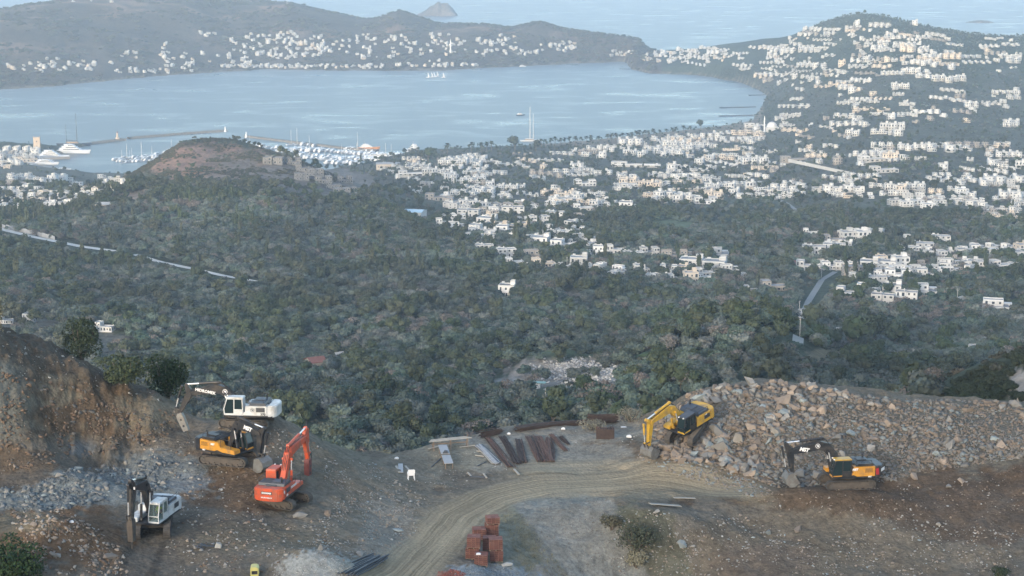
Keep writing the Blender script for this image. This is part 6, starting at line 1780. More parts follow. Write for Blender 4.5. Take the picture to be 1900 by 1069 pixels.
# operator in the white machine's cab
def person_at(parent_m, label):
    me = bpy.data.meshes.new("person"); bm = bmesh.new()
    J = {"pelvis": (0, 0, 0), "waist": (0, 0, .22), "chest": (.02, 0, .45), "neck": (.03, 0, .60), "head": (.05, 0, .70), "crown": (.05, 0, .80),
         "shl": (.02, .19, .53), "ell": (.14, .26, .27), "wrl": (.38, .20, .24), "hal": (.46, .19, .24), "shr": (.02, -.19, .53), "elr": (.14, -.26, .27), "wrr": (.38, -.20, .24), "har": (.46, -.19, .24),
         "hpl": (.05, .10, -.01), "knl": (.46, .15, .04), "anl": (.52, .15, -.38), "tol": (.68, .16, -.42), "hpr": (.05, -.10, -.01), "knr": (.46, -.15, .04), "anr": (.52, -.15, -.38), "tor": (.68, -.16, -.42)}
    rad = dict(pelvis=.15, waist=.14, chest=.17, neck=.06, head=.10, crown=.09, shl=.075, ell=.05, wrl=.032, hal=.03, shr=.075, elr=.05, wrr=.032, har=.03, hpl=.10, knl=.07, anl=.045, tol=.035, hpr=.10, knr=.07, anr=.045, tor=.035)
    E = [("pelvis", "waist"), ("waist", "chest"), ("chest", "neck"), ("neck", "head"), ("head", "crown"), ("chest", "shl"), ("shl", "ell"), ("ell", "wrl"), ("wrl", "hal"), ("chest", "shr"), ("shr", "elr"), ("elr", "wrr"), ("wrr", "har"),
         ("pelvis", "hpl"), ("hpl", "knl"), ("knl", "anl"), ("anl", "tol"), ("pelvis", "hpr"), ("hpr", "knr"), ("knr", "anr"), ("anr", "tor")]
    nm = list(J); me.from_pydata([J[k] for k in nm], [(nm.index(a), nm.index(b)) for a, b in E], [])
    o = bpy.data.objects.new("person", me); COL.objects.link(o); sk = o.modifiers.new("skin", 'SKIN'); o.modifiers.new("sub", 'SUBSURF').levels = 1
    for i, k in enumerate(nm): me.skin_vertices[0].data[i].radius = (rad[k], rad[k]); me.skin_vertices[0].data[i].use_root = (k == "pelvis")
    dg = bpy.context.evaluated_depsgraph_get(); m2 = bpy.data.meshes.new_from_object(o.evaluated_get(dg)); bpy.data.objects.remove(o)
    m2.materials.clear()
    for m in (mat("work_trousers", (.04, .05, .08), .9), mat("high_vis_vest", (.42, .50, .05), .8), mat("skin_tone", (.35, .20, .13), .6)): m2.materials.append(m)
    for p in m2.polygons:
        c = p.center; p.material_index = 2 if (c.z > .60 or c.x > .36 and c.z > .15) else 1 if c.z > .08 else 0
    o = link("person", m2); o.matrix_world = parent_m; tag(o, label, "person"); return o
PM = r3.matrix_world @ S3_ @ Matrix.Translation((.75, 1.0, 1.98))
M_clear = bpy.data.materials.new("clear_cab_glass"); M_clear.use_nodes = True; b_ = M_clear.node_tree.nodes["Principled BSDF"]; b_.inputs["Transmission Weight"].default_value = .85; b_.inputs["Roughness"].default_value = .03; b_.inputs["Base Color"].default_value = (.35, .45, .45, 1); b_.inputs["IOR"].default_value = 1.02
for c in r3.children:
    if c.name.startswith("cab_glass"): c.data.materials.clear(); c.data.materials.append(M_clear)
person_at(PM, "machine operator in a yellow-green high-visibility vest seated in the cab")
print("diggers", round(time.time() - T0, 1))
# ================================================================ stones, spoil, boulder heap
RT = mat("rock_tan", (.225, .183, .145), .9, var=.22, scale=1.2, bump=.05, rand=.3)
RG = mat("rock_grey", (.225, .215, .195), .9, var=.2, scale=1.2, bump=.05, rand=.3)
RB = mat("rock_blue_grey", (.215, .245, .245), .85, var=.16, scale=1.2, bump=.05, rand=.25)
RW = mat("rock_pale", (.40, .39, .36), .9, var=.12, scale=1.2, rand=.2)
RBR = mat("rock_brown", (.12, .085, .06), .9, var=.25, scale=1.2, rand=.3)
RBL = mat("rock_blasted_blue", (.115, .128, .133), .85, var=.2, scale=1.2, bump=.05, rand=.3)
shapes = [mesh_arrays(rock_mesh(500 + i, .72, None, 1, 10)) for i in range(12)]
RM = {k: [rock_mesh(700 + 10 * j + i, .75, m, 1, 13) for i in range(7)] for j, (k, m) in enumerate((('t', RT), ('g', RG), ('b', RB)))}
def field(n, fu, fv, test, d0=132, d1=262):
    out = []
    while len(out) < n and n > 0:
        u, v = fu(), fv(); n -= .0
        if not test(u, v): field.miss += 1;  
        else:
            p = hit(u, v, d0, d1, 260)
            if p is not None: out.append(tuple(p))
        if field.miss > 400000: break
    return np.array(out)
field.miss = 0
# the boulder heap: its surface seen from the viewpoint
heap_top = lut([(1190, 800), (1230, 770), (1262, 745), (1290, 722), (1340, 714), (1400, 712), (1450, 706), (1500, 714), (1560, 724), (1620, 735), (1700, 738), (1780, 738), (1840, 742), (1960, 755)])
heap_bot = lut([(1190, 815), (1225, 845), (1260, 858), (1320, 862), (1380, 880), (1440, 905), (1500, 905), (1650, 895), (1700, 880), (1800, 864), (1900, 850), (1960, 845)])
heap_in = lambda u, v: heap_top(u) + 4 < v < heap_bot(u)
HP = field(9000, lambda: rnd.uniform(1215, 1960), lambda: rnd.uniform(705, 905), heap_in)
heap = thing("boulder_heap", "long heap of tan and grey quarried boulders behind the right excavator", "boulder heap", (60, 188, 245))
hu, hv = proj(HP[:, 0], HP[:, 1], HP[:, 2])
tone = vnoise(hu / 70 + 3, hv / 40 + 8); big = vnoise(hu / 60, hv / 35 + 40)
leftness = smooth(1560, 1300, hu)
size = (.24 + .74 * rng.random(len(HP)) ** 3.0) * (.72 + .6 * big) * (1 + .35 * leftness + .3 * smooth(780, 720, hv))
size *= (1 + .8 * (rng.random(len(HP)) < .03))
kinds_ = np.where(rng.random(len(HP)) < .38 + .50 * smooth(.30, .8, tone) * (.55 + .75 * leftness), 0, np.where(rng.random(len(HP)) < .76, 1, 2))
ordr = np.argsort(-size); sel, rst = ordr[:298], ordr[298:]
inv = Vector(heap.location)
for i in sel:
    k = 'tgb'[int(kinds_[i])]; o = link("rock", RM[k][i % 7], heap); s_ = size[i] * .95
    o.location = Vector(HP[i]) - inv + Vector((0, 0, .12 * s_)); o.rotation_euler = (rnd.gauss(0, .5), rnd.gauss(0, .5), rnd.uniform(0, 6.28)); o.scale = (s_ * rnd.uniform(.9, 1.5), s_ * rnd.uniform(.8, 1.1), s_ * rnd.uniform(.8, 1.15))
S = np.stack([size[rst] * rng.uniform(.8, 1.5, len(rst)), size[rst] * rng.uniform(.7, 1.1, len(rst)), size[rst] * rng.uniform(.7, 1.1, len(rst))], 1)
o = scatter_mesh("rubble", HP[rst] + np.array([0, 0, .02]), S, shapes, [RT, RG, RB], kinds_[rst].astype(int)); o.parent = heap; o.matrix_parent_inverse = heap.matrix_world.inverted() if False else Matrix.Translation(-inv); o["kind"] = "stuff"
# single large stones lying about
SB = [(556, 960, 1.25, 'g', "flat brown boulder beside the orange excavator track"), (608, 955, .9, 't', "squat boulder at the tip of the orange excavator track"), (738, 985, 1.0, 'b', "grey boulder low on the bank above the road bend"), (733, 965, .8, 'g', "upright slab on the bank above the road bend"),
      (1265, 1012, 1.0, 'b', "pale blue-grey boulder alone on the lower right slope"), (1480, 985, 1.0, 't', "tan boulder below the brown earth bank"), (1425, 990, .9, 'b', "rounded grey boulder left of the tan one below the bank"), (1742, 975, .7, 'g', "whitish boulder on the brown earth right of the digger"),
      (1220, 952, .8, 'g', "flat stone on the verge below the haul road"), (62, 975, .8, 't', "orange stone half way up the brown spoil heap"), (102, 1030, 1.1, 't', "large tan stone at the foot of the brown spoil heap"), (205, 1035, 1.2, 't', "brown boulder beside the breaker tip"), (1785, 895, 1.0, 't', "light boulder in the dark cut bank"), (1760, 905, .8, 'g', "roundish stone left of the light boulder in the bank"),
      (668, 1030, .8, 'g', "standing oval stone by the slate pile"), (595, 1020, .9, 'g', "white-veined stone above the sand heap"), (1695, 885, 1.1, 't', "boulder fallen from the heap onto the bank"), (385, 810, 1.0, 't', "tan boulder under the crest machine"), (430, 803, .9, 'g', "grey boulder under the crest machine track"), (410, 795, .8, 't', "pale stone just below the crest machine")]
for u, v, s_, k, lb in SB:
    p = onsite(u, v); o = link("boulder", RM[k][int(u) % 7]); o.location = p + Vector((0, 0, .15 * s_)); o.rotation_euler = (rnd.gauss(0, .3), rnd.gauss(0, .3), u); o.scale = (s_ * 1.3, s_, s_ * .9); tag(o, lb, "boulder")
# loose stones
def loose(name, n, poly, smin, smax, mats_, w, label, pw=2.5):
    us = [p[0] for p in poly]; vs = [p[1] for p in poly]
    P = field(n, lambda: rnd.uniform(min(us), max(us)), lambda: rnd.uniform(min(vs), max(vs)), lambda u, v: inpoly(u, v, poly) and vnoise(u / 30 + 3, v / 18) > rnd.uniform(.1, .7))
    s = smin + (smax - smin) * rng.random(len(P)) ** pw
    S = np.stack([s * rng.uniform(.8, 1.5, len(s)), s * rng.uniform(.7, 1.2, len(s)), s * rng.uniform(.7, 1.1, len(s))], 1)
    o = scatter_mesh(name, P, S, shapes, mats_, rng.choice(len(mats_), len(P), p=w)); tag(o, label, None, None, "stuff"); return o
loose("blasted_rubble", 1700, [(0, 900), (60, 900), (140, 868), (180, 868), (250, 855), (330, 858), (370, 880), (330, 905), (240, 925), (120, 945), (0, 945)], .10, 1.0, [RBL, RB, RG], [.7, .12, .18], "blue-grey blasted rock rubble along the foot of the cut", 3.2)
loose("bank_stones", 2300, [(600, 850), (700, 860), (790, 920), (770, 990), (700, 1050), (560, 1030), (540, 985), (620, 950), (600, 880)], .06, .42, [RW, RG, RT, RB], [.06, .54, .3, .10], "stones strewn down the bank beside the haul road", 3.5)
loose("slope_stones", 2600, [(1130, 945), (1400, 955), (1480, 1000), (1640, 960), (1900, 985), (1900, 1069), (1150, 1069)], .06, .42, [RW, RG, RT, RB], [.05, .50, .35, .10], "stones strewn over the lower right slope", 3.5)
loose("earth_stones", 1100, [(1390, 915), (1650, 900), (1900, 860), (1900, 985), (1640, 960), (1440, 960)], .05, .38, [RW, RT, RBR], [.06, .34, .6], "stones in the brown earth bank", 3)
loose("spoil_stones", 900, [(20, 950), (110, 940), (215, 1000), (240, 1069), (60, 1069)], .07, .7, [RT, RBR, RG], [.45, .35, .2], "stones on the brown spoil heap", 2.5)
loose("crest_stones", 420, [(0, 610), (120, 650), (330, 740), (330, 760), (150, 715), (0, 690)], .06, .42, [RW, RBR, RG], [.08, .6, .32], "stones on the slope above the cut face", 3)
loose("face_rock", 1300, [(0, 690), (150, 720), (330, 765), (330, 810), (150, 850), (0, 880)], .1, .7, [RBR, mat('rock_dark_grey', (.095, .09, .082), .9, var=.2, rand=.3), RT], [.62, .3, .08], "broken rock sticking out of the cut face", 2.5)
loose("platform_stones", 1600, [(250, 820), (520, 790), (600, 830), (500, 900), (480, 960), (640, 1000), (500, 1060), (330, 1069), (300, 1010), (330, 900)], .05, .5, [RW, RT, RG, RBR], [.04, .24, .32, .4], "stones on the dug platform", 3)
loose("yard_stones", 900, [(760, 850), (1100, 790), (1200, 790), (1180, 830), (900, 880), (840, 930), (790, 940)], .04, .26, [RW, RG, RT], [.3, .5, .2], "small stones about the storage yard", 3)
loose("heap_foot_stones", 700, [(1210, 800), (1260, 850), (1350, 870), (1440, 915), (1400, 925), (1250, 880), (1180, 850)], .1, .6, [RT, RG, RB], [.4, .4, .2], "stones spilled at the foot of the boulder heap", 2.5)
loose("pebbles", 7000, [(250, 830), (520, 800), (800, 900), (1180, 800), (1300, 905), (1900, 870), (1900, 1069), (1180, 1069), (950, 935), (840, 960), (700, 1060), (330, 1069)], .03, .13, [RG, RBR, RT, RB], [.4, .35, .15, .1], "small pebbles and clods scattered over the site", 2)
loose("gravel", 5200, [(945, 925), (1130, 925), (1205, 1069), (1025, 1069)], .04, .15, [RG, RB, RBR, RW], [.55, .15, .26, .04], "grey gravel of the chute below the road", 2)
loose("sand_heap_grit", 700, [(510, 1050), (560, 1036), (620, 1036), (680, 1069), (500, 1069)], .05, .16, [RW, RG], [.3, .7], "grit on the grey sand heap", 2)
loose("aggregate", 900, [(840, 1060), (880, 1046), (930, 1046), (985, 1069), (830, 1069)], .06, .2, [RB, RBL, RW], [.5, .4, .1], "blue-grey aggregate heap in front of the bricks", 2)
loose("brick_rubble", 220, [(812, 1062), (835, 1056), (862, 1062), (862, 1069), (812, 1069)], .08, .3, [mat("broken_brick", (.22, .07, .05), .9, rand=.2)], [1], "broken red brick at the bottom edge")
print("stones", round(time.time() - T0, 1), field.miss)

# ================================================================ hollow brick pallets
M_br = [mat("hollow_brick_%d" % i, c, .85, var=.14, scale=3, rand=.18) for i, c in enumerate(((.195, .085, .065), (.165, .070, .055), (.22, .105, .082)))]
bm1 = MB(); bm1.box(-.195, .195, -.088, .088, -.088, .088)
for i in range(3):
    for j in range(3): bm1.box(-.165 + i * .115, -.075 + i * .115 + .01, -.0885, -.0875, -.07 + j * .05, -.032 + j * .05, 1)
BRK = [bm1.mesh("brick", [m, mat("brick_hole", (.06, .03, .025), .9)]) for m in M_br]
def brick_pallet(u, v, nx, ny, nz, yaw, label, base=None, lift=0):
    p = onsite(u, v) if base is None else base
    t = thing("brick_pallet", label, "brick pallet", (p.x, p.y, p.z + lift), (0, 0, R(yaw)), "pallets of red hollow bricks beside the road")
    w, d, h = .40, .186, .19; mb = MB()
    for i in (-1, 0, 1): mb.box(i * nx * w * .45 - .05, i * nx * w * .45 + .05, -ny * d / 2, ny * d / 2, 0, .1)
    mb.box(-nx * w / 2, nx * w / 2, -ny * d / 2, ny * d / 2, .1, .125); mb.build("pallet", M_wood, t)
    inner = MB()
    for k in range(nz):
        for i in range(nx):
            for j in range(ny):
                x_, y_, z_ = (i - (nx - 1) / 2) * w, (j - (ny - 1) / 2) * d, .125 + h * (k + .5)
                if j == 0 and k < nz or k == nz - 1 or i in (0, nx - 1) and j % 1 == 0:
                    if j == 0 or (k == nz - 1) or (i in (0,)) or i == nx - 1:
                        o = link("brick", BRK[rnd.randrange(3)], t); o.location = (x_ + rnd.uniform(-.008, .008), y_ + rnd.uniform(-.006, .006), z_); o.rotation_euler = (0, 0, rnd.gauss(0, .015))
    return t, p, nz * h + .125
pitch_ = [(889, 1000, 3, 6, 5, 8, "brick pallet at the left rear of the group, lower than its neighbour"),
          (912, 995, 3, 6, 6, 8, "brick pallet carrying the topmost pallet at the rear"),
          (877, 1036, 3, 5, 5, -6, "brick pallet bottom left under another pallet"),
          (893, 1048, 3, 6, 5, -4, "front brick pallet with a white scrap on its top"),
          (921, 1040, 3, 6, 5, 2, "brick pallet bottom right under the tallest stack"),
          (908, 1020, 3, 5, 6, 0, "brick pallet in the dark middle of the group")]
res = [brick_pallet(*a) for a in pitch_]
for j, lb, dx in ((1, "topmost brick pallet of the group, rear right", .1), (2, "brick pallet stacked on the bottom left one", .12), (4, "upper brick pallet of the tallest stack, right front", -.06)):
    t, p, h = res[j]; brick_pallet(0, 0, 3, 6, 3 if j == 1 else 5, pitch_[j][5] + 3, lb, Vector((p.x + dx, p.y, p.z)), h + .003)
t, p, h = res[3]; mb = MB(); mb.prism([(-.22, 0), (.2, 0), (.24, .1), (.05, .16), (-.18, .12)], -.14, .14); o = mb.build("plastic_scrap", P_decal, None, .03, 1); o.location = (p.x - .25, p.y - .3, p.z + h); tag(o, "white plastic scrap lying on the front brick pallet", "scrap")
p = onsite(940, 1050); mb = MB(); mb.prism([(-.55, 0), (.5, 0), (.6, .18), (.1, .3), (-.4, .2)], -.2, .2); o = mb.build("stone_slab", RW, None, .05, 1); o.location = p; o.rotation_euler = (0, 0, .5); tag(o, "whitish slab on the ground right of the bricks", "stone slab")

# ================================================================ storage yard
M_rust = mat("rusty_steel", (.125, .072, .055), .9, var=.3, scale=2.5)
M_rust2 = mat("rusty_steel_dark", (.050, .036, .032), .9, var=.3, scale=2.5)
M_ply = mat("grey_formwork", (.34, .35, .36), .85, var=.1, scale=1.5)
M_plank = mat("sawn_plank", (.36, .33, .28), .85, var=.15, scale=1.5)
M_slate = mat("dark_pipe", (.055, .065, .08), .6, var=.15)
def bundle(u0, v0, u1, v1, n, wid, r, m, label, name="rebar_bundle", high=.14, nm="rod", cat="steel bars"):
    a, b = onsite(u0, v0), onsite(u1, v1); t = thing(name, label, cat, a, (0, 0, 0), "steel bars and timber laid out in the yard"); d = (b - a); d.z = 0; L = d.length; d.normalize(); s_ = Vector((-d.y, d.x, 0))
    for i in range(n):
        o0 = (rnd.random() - .5) * wid; o1 = o0 * rnd.uniform(.55, 1.1) + rnd.gauss(0, .08); pts_ = []
        e0 = rnd.uniform(-.4, .2); zz = rnd.uniform(.03, high); bend = rnd.gauss(0, .12)
        for k in range(5):
            f = k / 4; q = a + d * (e0 + (L + rnd.uniform(-.02, .02)) * f) + s_ * (o0 * (1 - f) + o1 * f + bend * math.sin(math.pi * f)); q.z = (a.z * (1 - f) + b.z * f + zz + .1) if nm == 'pipe' else hz(q.x, q.y) + zz + .05; pts_.append(q - a)
        mb = MB()
        for p_, q_ in zip(pts_[:-1], pts_[1:]): mb.tube(p_, q_, r, r, 4)
        mb.build(nm, m if not isinstance(m, list) else rnd.choice(m), t)
    return t
bundle(905, 815, 948, 868, 20, .9, .045, [M_rust, M_rust, M_rust2], "leftmost bundle of reddish steel bars, slanting down right")
bundle(932, 812, 960, 862, 20, .9, .04, [M_rust2], "thin dark steel bars beside the leftmost reddish bundle")
bundle(962, 818, 972, 860, 22, .8, .045, [M_rust2, M_rust], "narrow fanned bundle of dark steel bars in the row centre")
bundle(985, 812, 1005, 858, 26, 1.3, .045, [M_rust, M_rust, M_rust2], "widest bundle of rusty steel bars")
bundle(1000, 812, 1025, 858, 16, .6, .045, [M_rust], "rusty steel bars crossing over to a rolled end")
bundle(1018, 815, 1024, 858, 18, .7, .045, [M_rust2, M_rust], "upright fanned bundle of bars at the right of the row")
bundle(1022, 808, 1048, 838, 12, .6, .04, [M_rust], "few loose rusty bars at the right end of the row")
bundle(1040, 812, 1055, 826, 12, .6, .04, [M_rust2], "short dark bars near the right end of the row")
bundle(888, 828, 925, 862, 14, 1.0, .05, [M_slate, M_ply], "grey steel props beside the pale planks", name="steel_props", nm="prop")
bundle(640, 1069, 705, 1036, 26, 2.2, .06, [M_slate], "dark pipes stacked at the bottom edge by the road", name="pipe_stack", nm="pipe", high=.3, cat="pipes")
bundle(958, 800, 1110, 783, 44, 1.1, .045, [M_rust2, M_rust2, M_slate], "long dark brown pile of bars along the yard's far edge", high=.45)
bundle(1095, 780, 1145, 774, 40, 1.4, .05, [M_rust2], "dark brown tangle of bars behind the grass tuft", high=1.0)
bundle(893, 812, 928, 806, 26, 1.2, .05, [M_rust2], "small brown heap of bars at the yard corner", high=.7)
# sheaf of mesh panels standing
p = onsite(1123, 814); t = thing("mesh_sheaf", "upright dark red-brown block of steel mesh beside the grass", "steel mesh", p, (0, 0, R(-6)), "steel bars and timber laid out in the yard")
for i in range(26):
    mb = MB(); x_ = -1.0 + i * .08; mb.bar((x_, rnd.uniform(-.3, .3), 0), (x_ + rnd.uniform(-.05, .05), rnd.uniform(-.3, .3), 1.35 + rnd.uniform(-.12, .12)), .05, .05); mb.build("bar", rnd.choice([M_rust2, M_rust]), t)
mb = MB(); mb.box(-1.0, 1.0, -.35, .35, .02, 1.2); mb.build("mesh_block", M_rust2, t)
def slab(u0, v0, u1, v1, w, h, m, label, name="plank", z=.08, cat="plank", grp="steel bars and timber laid out in the yard", dz=(0, 0)):
    a, b = onsite(u0, v0), onsite(u1, v1); a.z += z + dz[0]; b.z += z + dz[1]; mb = MB(); mb.bar(Vector((0, 0, 0)), b - a, w, h); o = mb.build(name, m, None); o.location = a; tag(o, label, cat, grp); return o
for i in range(3): slab(883 + i * 3.2, 828, 914 + i * 4, 862, .24, .05, M_ply if i else M_plank, ("leftmost", "middle", "rightmost")[i] + " of three pale planks left of the steel bars", z=.12 + .05 * i)
slab(935, 812, 945, 822, .22, .1, M_plank, "short white-painted board between two steel bundles")
slab(954, 872, 963, 882, .2, .1, M_plank, "short pale board at the road edge below the bars")
slab(735, 866, 741, 878, .22, .08, M_plank, "left one of three short boards on the bank edge"); slab(743, 862, 744, 878, .5, .06, M_ply, "wide grey board on the bank edge"); slab(752, 866, 760, 875, .2, .08, M_plank, "short white board pointing at the white chair")
slab(868, 878, 875, 886, .16, .1, M_plank, "short pale batten left of the dark beam"); slab(872, 886, 903, 887, .12, .16, M_slate, "dark beam lying at the road edge"); slab(897, 880, 903, 888, .16, .1, M_plank, "short pale batten at the right end of the dark beam")
slab(882, 846, 898, 848, .12, .08, M_plank, "thin batten sticking out left of the grey props"); slab(884, 838, 897, 839, .12, .08, M_plank, "upper thin batten left of the grey props"); slab(886, 866, 902, 858, .08, .08, M_slate, "thin dark rod left of the grey props")
slab(800, 868, 818, 852, .1, .08, M_slate, "dark rod leaning by the work table")
slab(1206, 940, 1262, 944, .5, .06, M_plank, "long thin pale board on the verge below the haul road", z=.3, grp="boards below the haul road"); slab(1250, 927, 1290, 928, .3, .05, M_plank, "shorter pale board beside the haul road", z=.2, grp="boards below the haul road")
# formwork tables
p, q = onsite(821, 838), onsite(834, 872); t = thing("work_table", "long grey rebar bending table with short legs", "work table", p, (0, 0, 0))
e = (q - p); e.z = 0; L = e.length; e.normalize(); s_ = Vector((-e.y, e.x, 0))
for k in range(2):
    a_, b_ = p + e * (L * (.0 + .5 * k)), p + e * (L * (.46 + .46 * k)); a_.z = p.z + .75 - .1 * k; b_.z = p.z + .72 - .1 * k; mb = MB(); mb.bar(a_ - p, b_ - p, .95, .06); mb.build("tabletop", M_ply, t)
for k in range(4):
    for s in (-1, 1):
        c_ = p + e * (L * (.08 + .29 * k)) + s_ * s * .38; g_ = hz(c_.x, c_.y); mb = MB(); mb.box(c_.x - p.x - .04, c_.x - p.x + .04, c_.y - p.y - .04, c_.y - p.y + .04, g_ - p.z - .1, .62); mb.build("leg", M_wood, t)
mb = MB(); c_ = p + e * L * .5 - p; mb.prism([(-.3, 0), (.3, 0), (.2, .25), (-.1, .3)], -.2, .2); o = mb.build("bending_tool", M_slate, None); o.location = p + e * L * .45 + Vector((0, 0, .78)); tag(o, "dark bending tool on the grey table", "bending tool")
t = thing("scaffold_trestle", "pale timber trestle with planks at the yard's far left edge", "trestle", onsite(835, 832), (0, 0, R(12)))
for k in range(4): mb = MB(); mb.bar((-2.4 + .1 * k, -.3 + .2 * k, .95 + .02 * k), (2.4 - .15 * k, -.2 + .2 * k, 1.15), .18, .05); mb.build("plank", M_plank, t)
for xx in (-1.9, 0, 1.9):
    for s in (-1, 1): mb = MB(); mb.bar((xx, s * .5, -.1), (xx + .1, s * .1, 1.0 + (.5 if xx == 1.9 and s > 0 else 0)), .08, .08); mb.build("leg", M_wood, t)
mb = MB(); mb.bar((-2.0, .5, .45), (2.1, .5, .5), .08, .1); mb.build("brace", M_wood, t)
slab(795, 836, 822, 829, .25, .06, M_plank, "pale board lying left of the trestle", z=.2); slab(853, 832, 882, 829, .14, .06, M_plank, "long thin batten right of the trestle", z=.15)
# white plastic chair
p = onsite(763, 890); t = thing("plastic_chair", "white plastic garden chair facing away at the bank edge", "chair", p, (0, 0, R(10))); t.scale = (1.25,) * 3
mb = MB(); mb.box(-.26, .26, -.24, .24, .40, .45); mb.build("seat", P_decal, t); mb = MB(); mb.prism([(-.26, .45), (.26, .45), (.30, .88), (.2, .93), (-.2, .93), (-.30, .88)], -.27, -.235); mb.build("backrest", P_decal, t)
for sx_ in (-1, 1):
    for sy_ in (-1, 1): mb = MB(); mb.bar((sx_ * .23, sy_ * .21, .40), (sx_ * .27, sy_ * .26, 0), .05, .05); mb.build("leg", P_decal, t)
    mb = MB(); mb.box(sx_ * .28 - .03, sx_ * .28 + .03, -.24, .2, .62, .65); mb.box(sx_ * .28 - .025, sx_ * .28 + .025, .15, .2, .42, .62); mb.build("armrest", P_decal, t)
for i, (u, v, s_, lb) in enumerate([(1167, 812, .45, "white sack standing at the yard's right end"), (1157, 793, .5, "flat pale slab of board by the grass at the far yard edge"), (944, 806, .3, "white scrap on the far yard edge"), (1045, 797, .35, "white bag on the long dark bar pile"), (736, 852, .35, "white scrap on the bank rim above the boards"), (133, 970, .3, "small white bag on the platform left of the front machine")]):
    p = onsite(u, v); mb = MB(); mb.prism([(-.9, 0), (.9, 0), (1.0, .5), (.4, 1.0), (-.3, .9), (-.95, .6)], -.5, .5); o = mb.build("sack", P_decal, None, .15, 1); o.location = p; s_ *= .7; o.scale = (s_, s_, s_ * (.3 if i == 1 else 1)); tag(o, lb, "sack")
# metal drum lying before the amber machine is its worn bucket; yellow machine corner at the bottom edge
p = onsite(474, 1066); t = thing("compressor", "small yellow compressor cut off by the bottom edge", "compressor", p + Vector((0, -.3, 0)), (0, 0, R(5)))
mb = MB(); mb.prism([(-.35, .1), (.35, .1), (.35, .75), (.2, .9), (-.25, .9), (-.35, .8)], -.5, .5); mb.build("housing", mat("pale_yellow_paint", (.55, .50, .18), .5, var=.06), t, .04, 2); mb = MB(); mb.box(-.25, .25, -.52, -.503, .3, .6); mb.build("vent_panel", P_bk, t)
for xx in (-.3, .3): mb = MB(); mb.tube((xx, -.45, .12), (xx, -.3, .12), .14, .14, 10); mb.build("wheel", P_rub, t)
# smashed drum and pipe junk
p = onsite(383, 1018); t = thing("scrap_heap", "small pile of blackish metal scrap with a white bag right of the front machine", "scrap heap", p)
for k in range(5): mb = MB(); mb.bar((rnd.uniform(-1, 1), rnd.uniform(-.4, .4), .1), (rnd.uniform(-1, 1), rnd.uniform(-.4, .4), .35), .12, .08); mb.build("scrap_piece", M_slate, t)
mb = MB(); mb.prism([(.7, 0), (1.3, 0), (1.35, .4), (.9, .6)], -.2, .2); mb.build("bag", RW, t, .06, 1)

# ================================================================ bushes of the site
def bush(u, v, w, h, m, label, seed, n=900, bare=False, d0=132, d1=230, nm="bush", leaf=.11, cat="bush", dz=0):
    p = None
    while p is None: p = hit(u, v, d0, d1, 900); v += 1.5
    W_ = w * p.y / F / 2; H_ = h * p.y / F / .95
    t = thing(nm, label, cat, (p.x, p.y, p.z + dz)); me = crown_mesh("foliage", seed, W_ * .98, H_ * .56, H_ * .5, leaf * .8, int(n * 1.7), m, 13, core=False, flatbot=.8); link("foliage", me, t)
    g = random.Random(seed)
    for i in range(6):
        mb = MB(); a = g.uniform(0, 6.28); q = Vector((math.cos(a) * W_ * .4, math.sin(a) * W_ * .4, H_ * .5)); mb.tube((0, 0, -.3), q, .09, .05, 5); mb.tube(q, q * 1.5 + Vector((0, 0, H_ * .12)), .05, .02, 5); mb.build("branch", M_bark, t)
    return t
bush(152, 668, 92, 72, G_dark, "tall open dark bush with bare twigs on the crest at left", 201, 1500, leaf=.13, nm="tree", cat="tree")
bush(312, 738, 92, 78, G_bush, "rounded dense green bush right of the others on the crest", 202, 1900, leaf=.14)
bush(235, 712, 90, 50, G_dark, "wide low dark bush between the two tall crest bushes", 203, 1500, leaf=.13)
bush(-2, 618, 24, 70, G_dry, "thin brownish bush at the left frame edge on the crest", 204, 500)
bush(30, 1085, 120, 90, G_bush, "large green bush in the bottom left corner", 205, 2200, leaf=.12, d0=120)
bush(1134, 982, 46, 26, G_scrub, "small dark green bush at the head of the shrubby bank", 206, 600, leaf=.09)
bush(1182, 1022, 100, 52, G_scrub, "wide dull green shrub on the shrubby bank", 207, 1200, leaf=.09)
bush(1180, 1050, 50, 28, G_dry, "straw-brown shrub below the dull green one", 208, 700, leaf=.09)
bush(1855, 1072, 40, 18, G_bush, "small bright green tuft at the bottom right edge", 209, 400, leaf=.08)
bush(1100, 797, 60, 14, G_dry, "yellow-green dry grass clump on the yard's far edge", 210, 600, leaf=.08, nm="grass_clump", cat="grass clump")
bush(1170, 782, 60, 24, G_dry, "grey dead brushwood behind the yard's right end", 211, 500, leaf=.07, nm="brushwood", cat="brushwood")
bush(1285, 885 - 20, 10, 6, G_dry, "tiny tuft below the yellow excavator", 212, 60, leaf=.07)
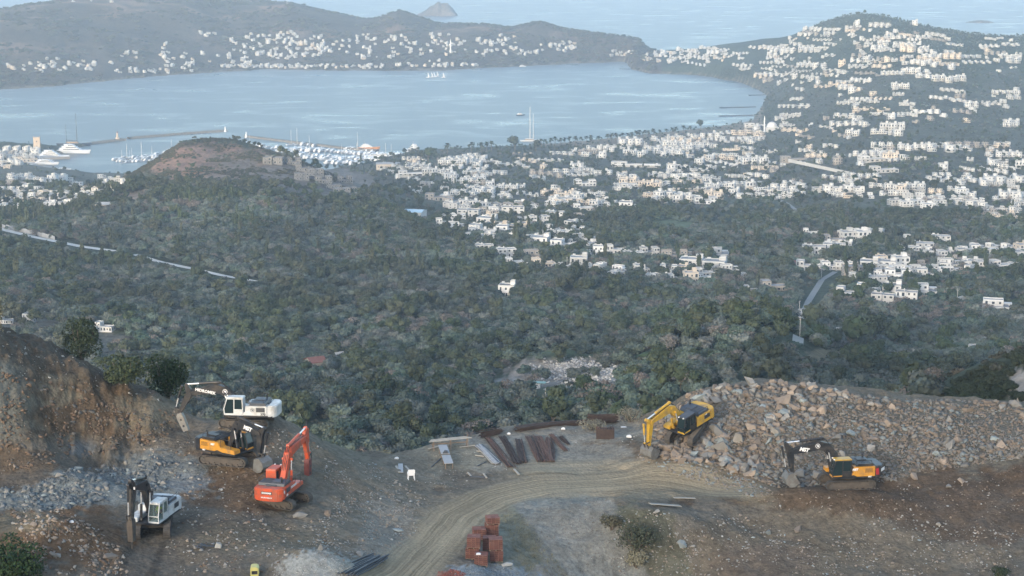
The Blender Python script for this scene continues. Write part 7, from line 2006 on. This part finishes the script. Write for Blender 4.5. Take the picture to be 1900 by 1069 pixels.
GR = field(850, lambda: rnd.uniform(925, 1060), lambda: rnd.uniform(955, 1069), lambda u, v: abs(u - (945 + (v - 955) * .62)) < 26 + (v - 955) * .1)
V_, Q_ = [], []
for q in GR:
    for _ in range(5):
        a = rnd.uniform(0, 6.28); l = rnd.uniform(.06, .18); w = .02; dx, dy = math.cos(a), math.sin(a); x_, y_ = q[0] + rnd.gauss(0, .12), q[1] + rnd.gauss(0, .12); k = len(V_)
        V_ += [(x_ - dy * w, y_ + dx * w, q[2] - .03), (x_ + dy * w, y_ - dx * w, q[2] - .03), (x_ + dx * l * .6, y_ + dy * l * .6, q[2] + l)]; Q_.append((k, k + 1, k + 2))
o = raw_mesh("grass", np.array(V_), np.array(Q_), [G_dry]); tag(o, "thin dry grass on the strip beside the gravel chute", None, None, "stuff")
print("site", round(time.time() - T0, 1))
# ================================================================ haze
def haze_box():
    me = bpy.data.meshes.new("haze"); bm = bmesh.new()
    x0, x1, y0, y1, z0, z1 = -40000, 40000, -3000, 70000, -12, 304
    vs = [bm.verts.new(c) for c in ((x0, y0, z0), (x1, y0, z0), (x1, y1, z0), (x0, y1, z0), (x0, y0, z1), (x1, y0, z1), (x1, y1, z1), (x0, y1, z1))]
    for f in ((0, 3, 2, 1), (4, 5, 6, 7), (0, 1, 5, 4), (1, 2, 6, 5), (2, 3, 7, 6), (3, 0, 4, 7)): bm.faces.new([vs[i] for i in f])
    bm.to_mesh(me); bm.free()
    m = bpy.data.materials.new("haze_air"); m.use_nodes = True; nt = m.node_tree
    for n in list(nt.nodes):
        if n.type == 'BSDF_PRINCIPLED': nt.nodes.remove(n)
    pv = nt.nodes.new("ShaderNodeVolumePrincipled"); pv.inputs["Color"].default_value = (.55, .74, .96, 1); pv.inputs["Density"].default_value = HAZE
    pv.inputs["Anisotropy"].default_value = 0.0
    nt.links.new(pv.outputs[0], nt.nodes["Material Output"].inputs["Volume"])
    me.materials.append(m)
    o = bpy.data.objects.new("haze", me); COL.objects.link(o); o["kind"] = "stuff"; o["label"] = "blue morning haze over valley and bay"
HAZE = 1.02e-4
haze_box()
print("done", round(time.time() - T0, 1))
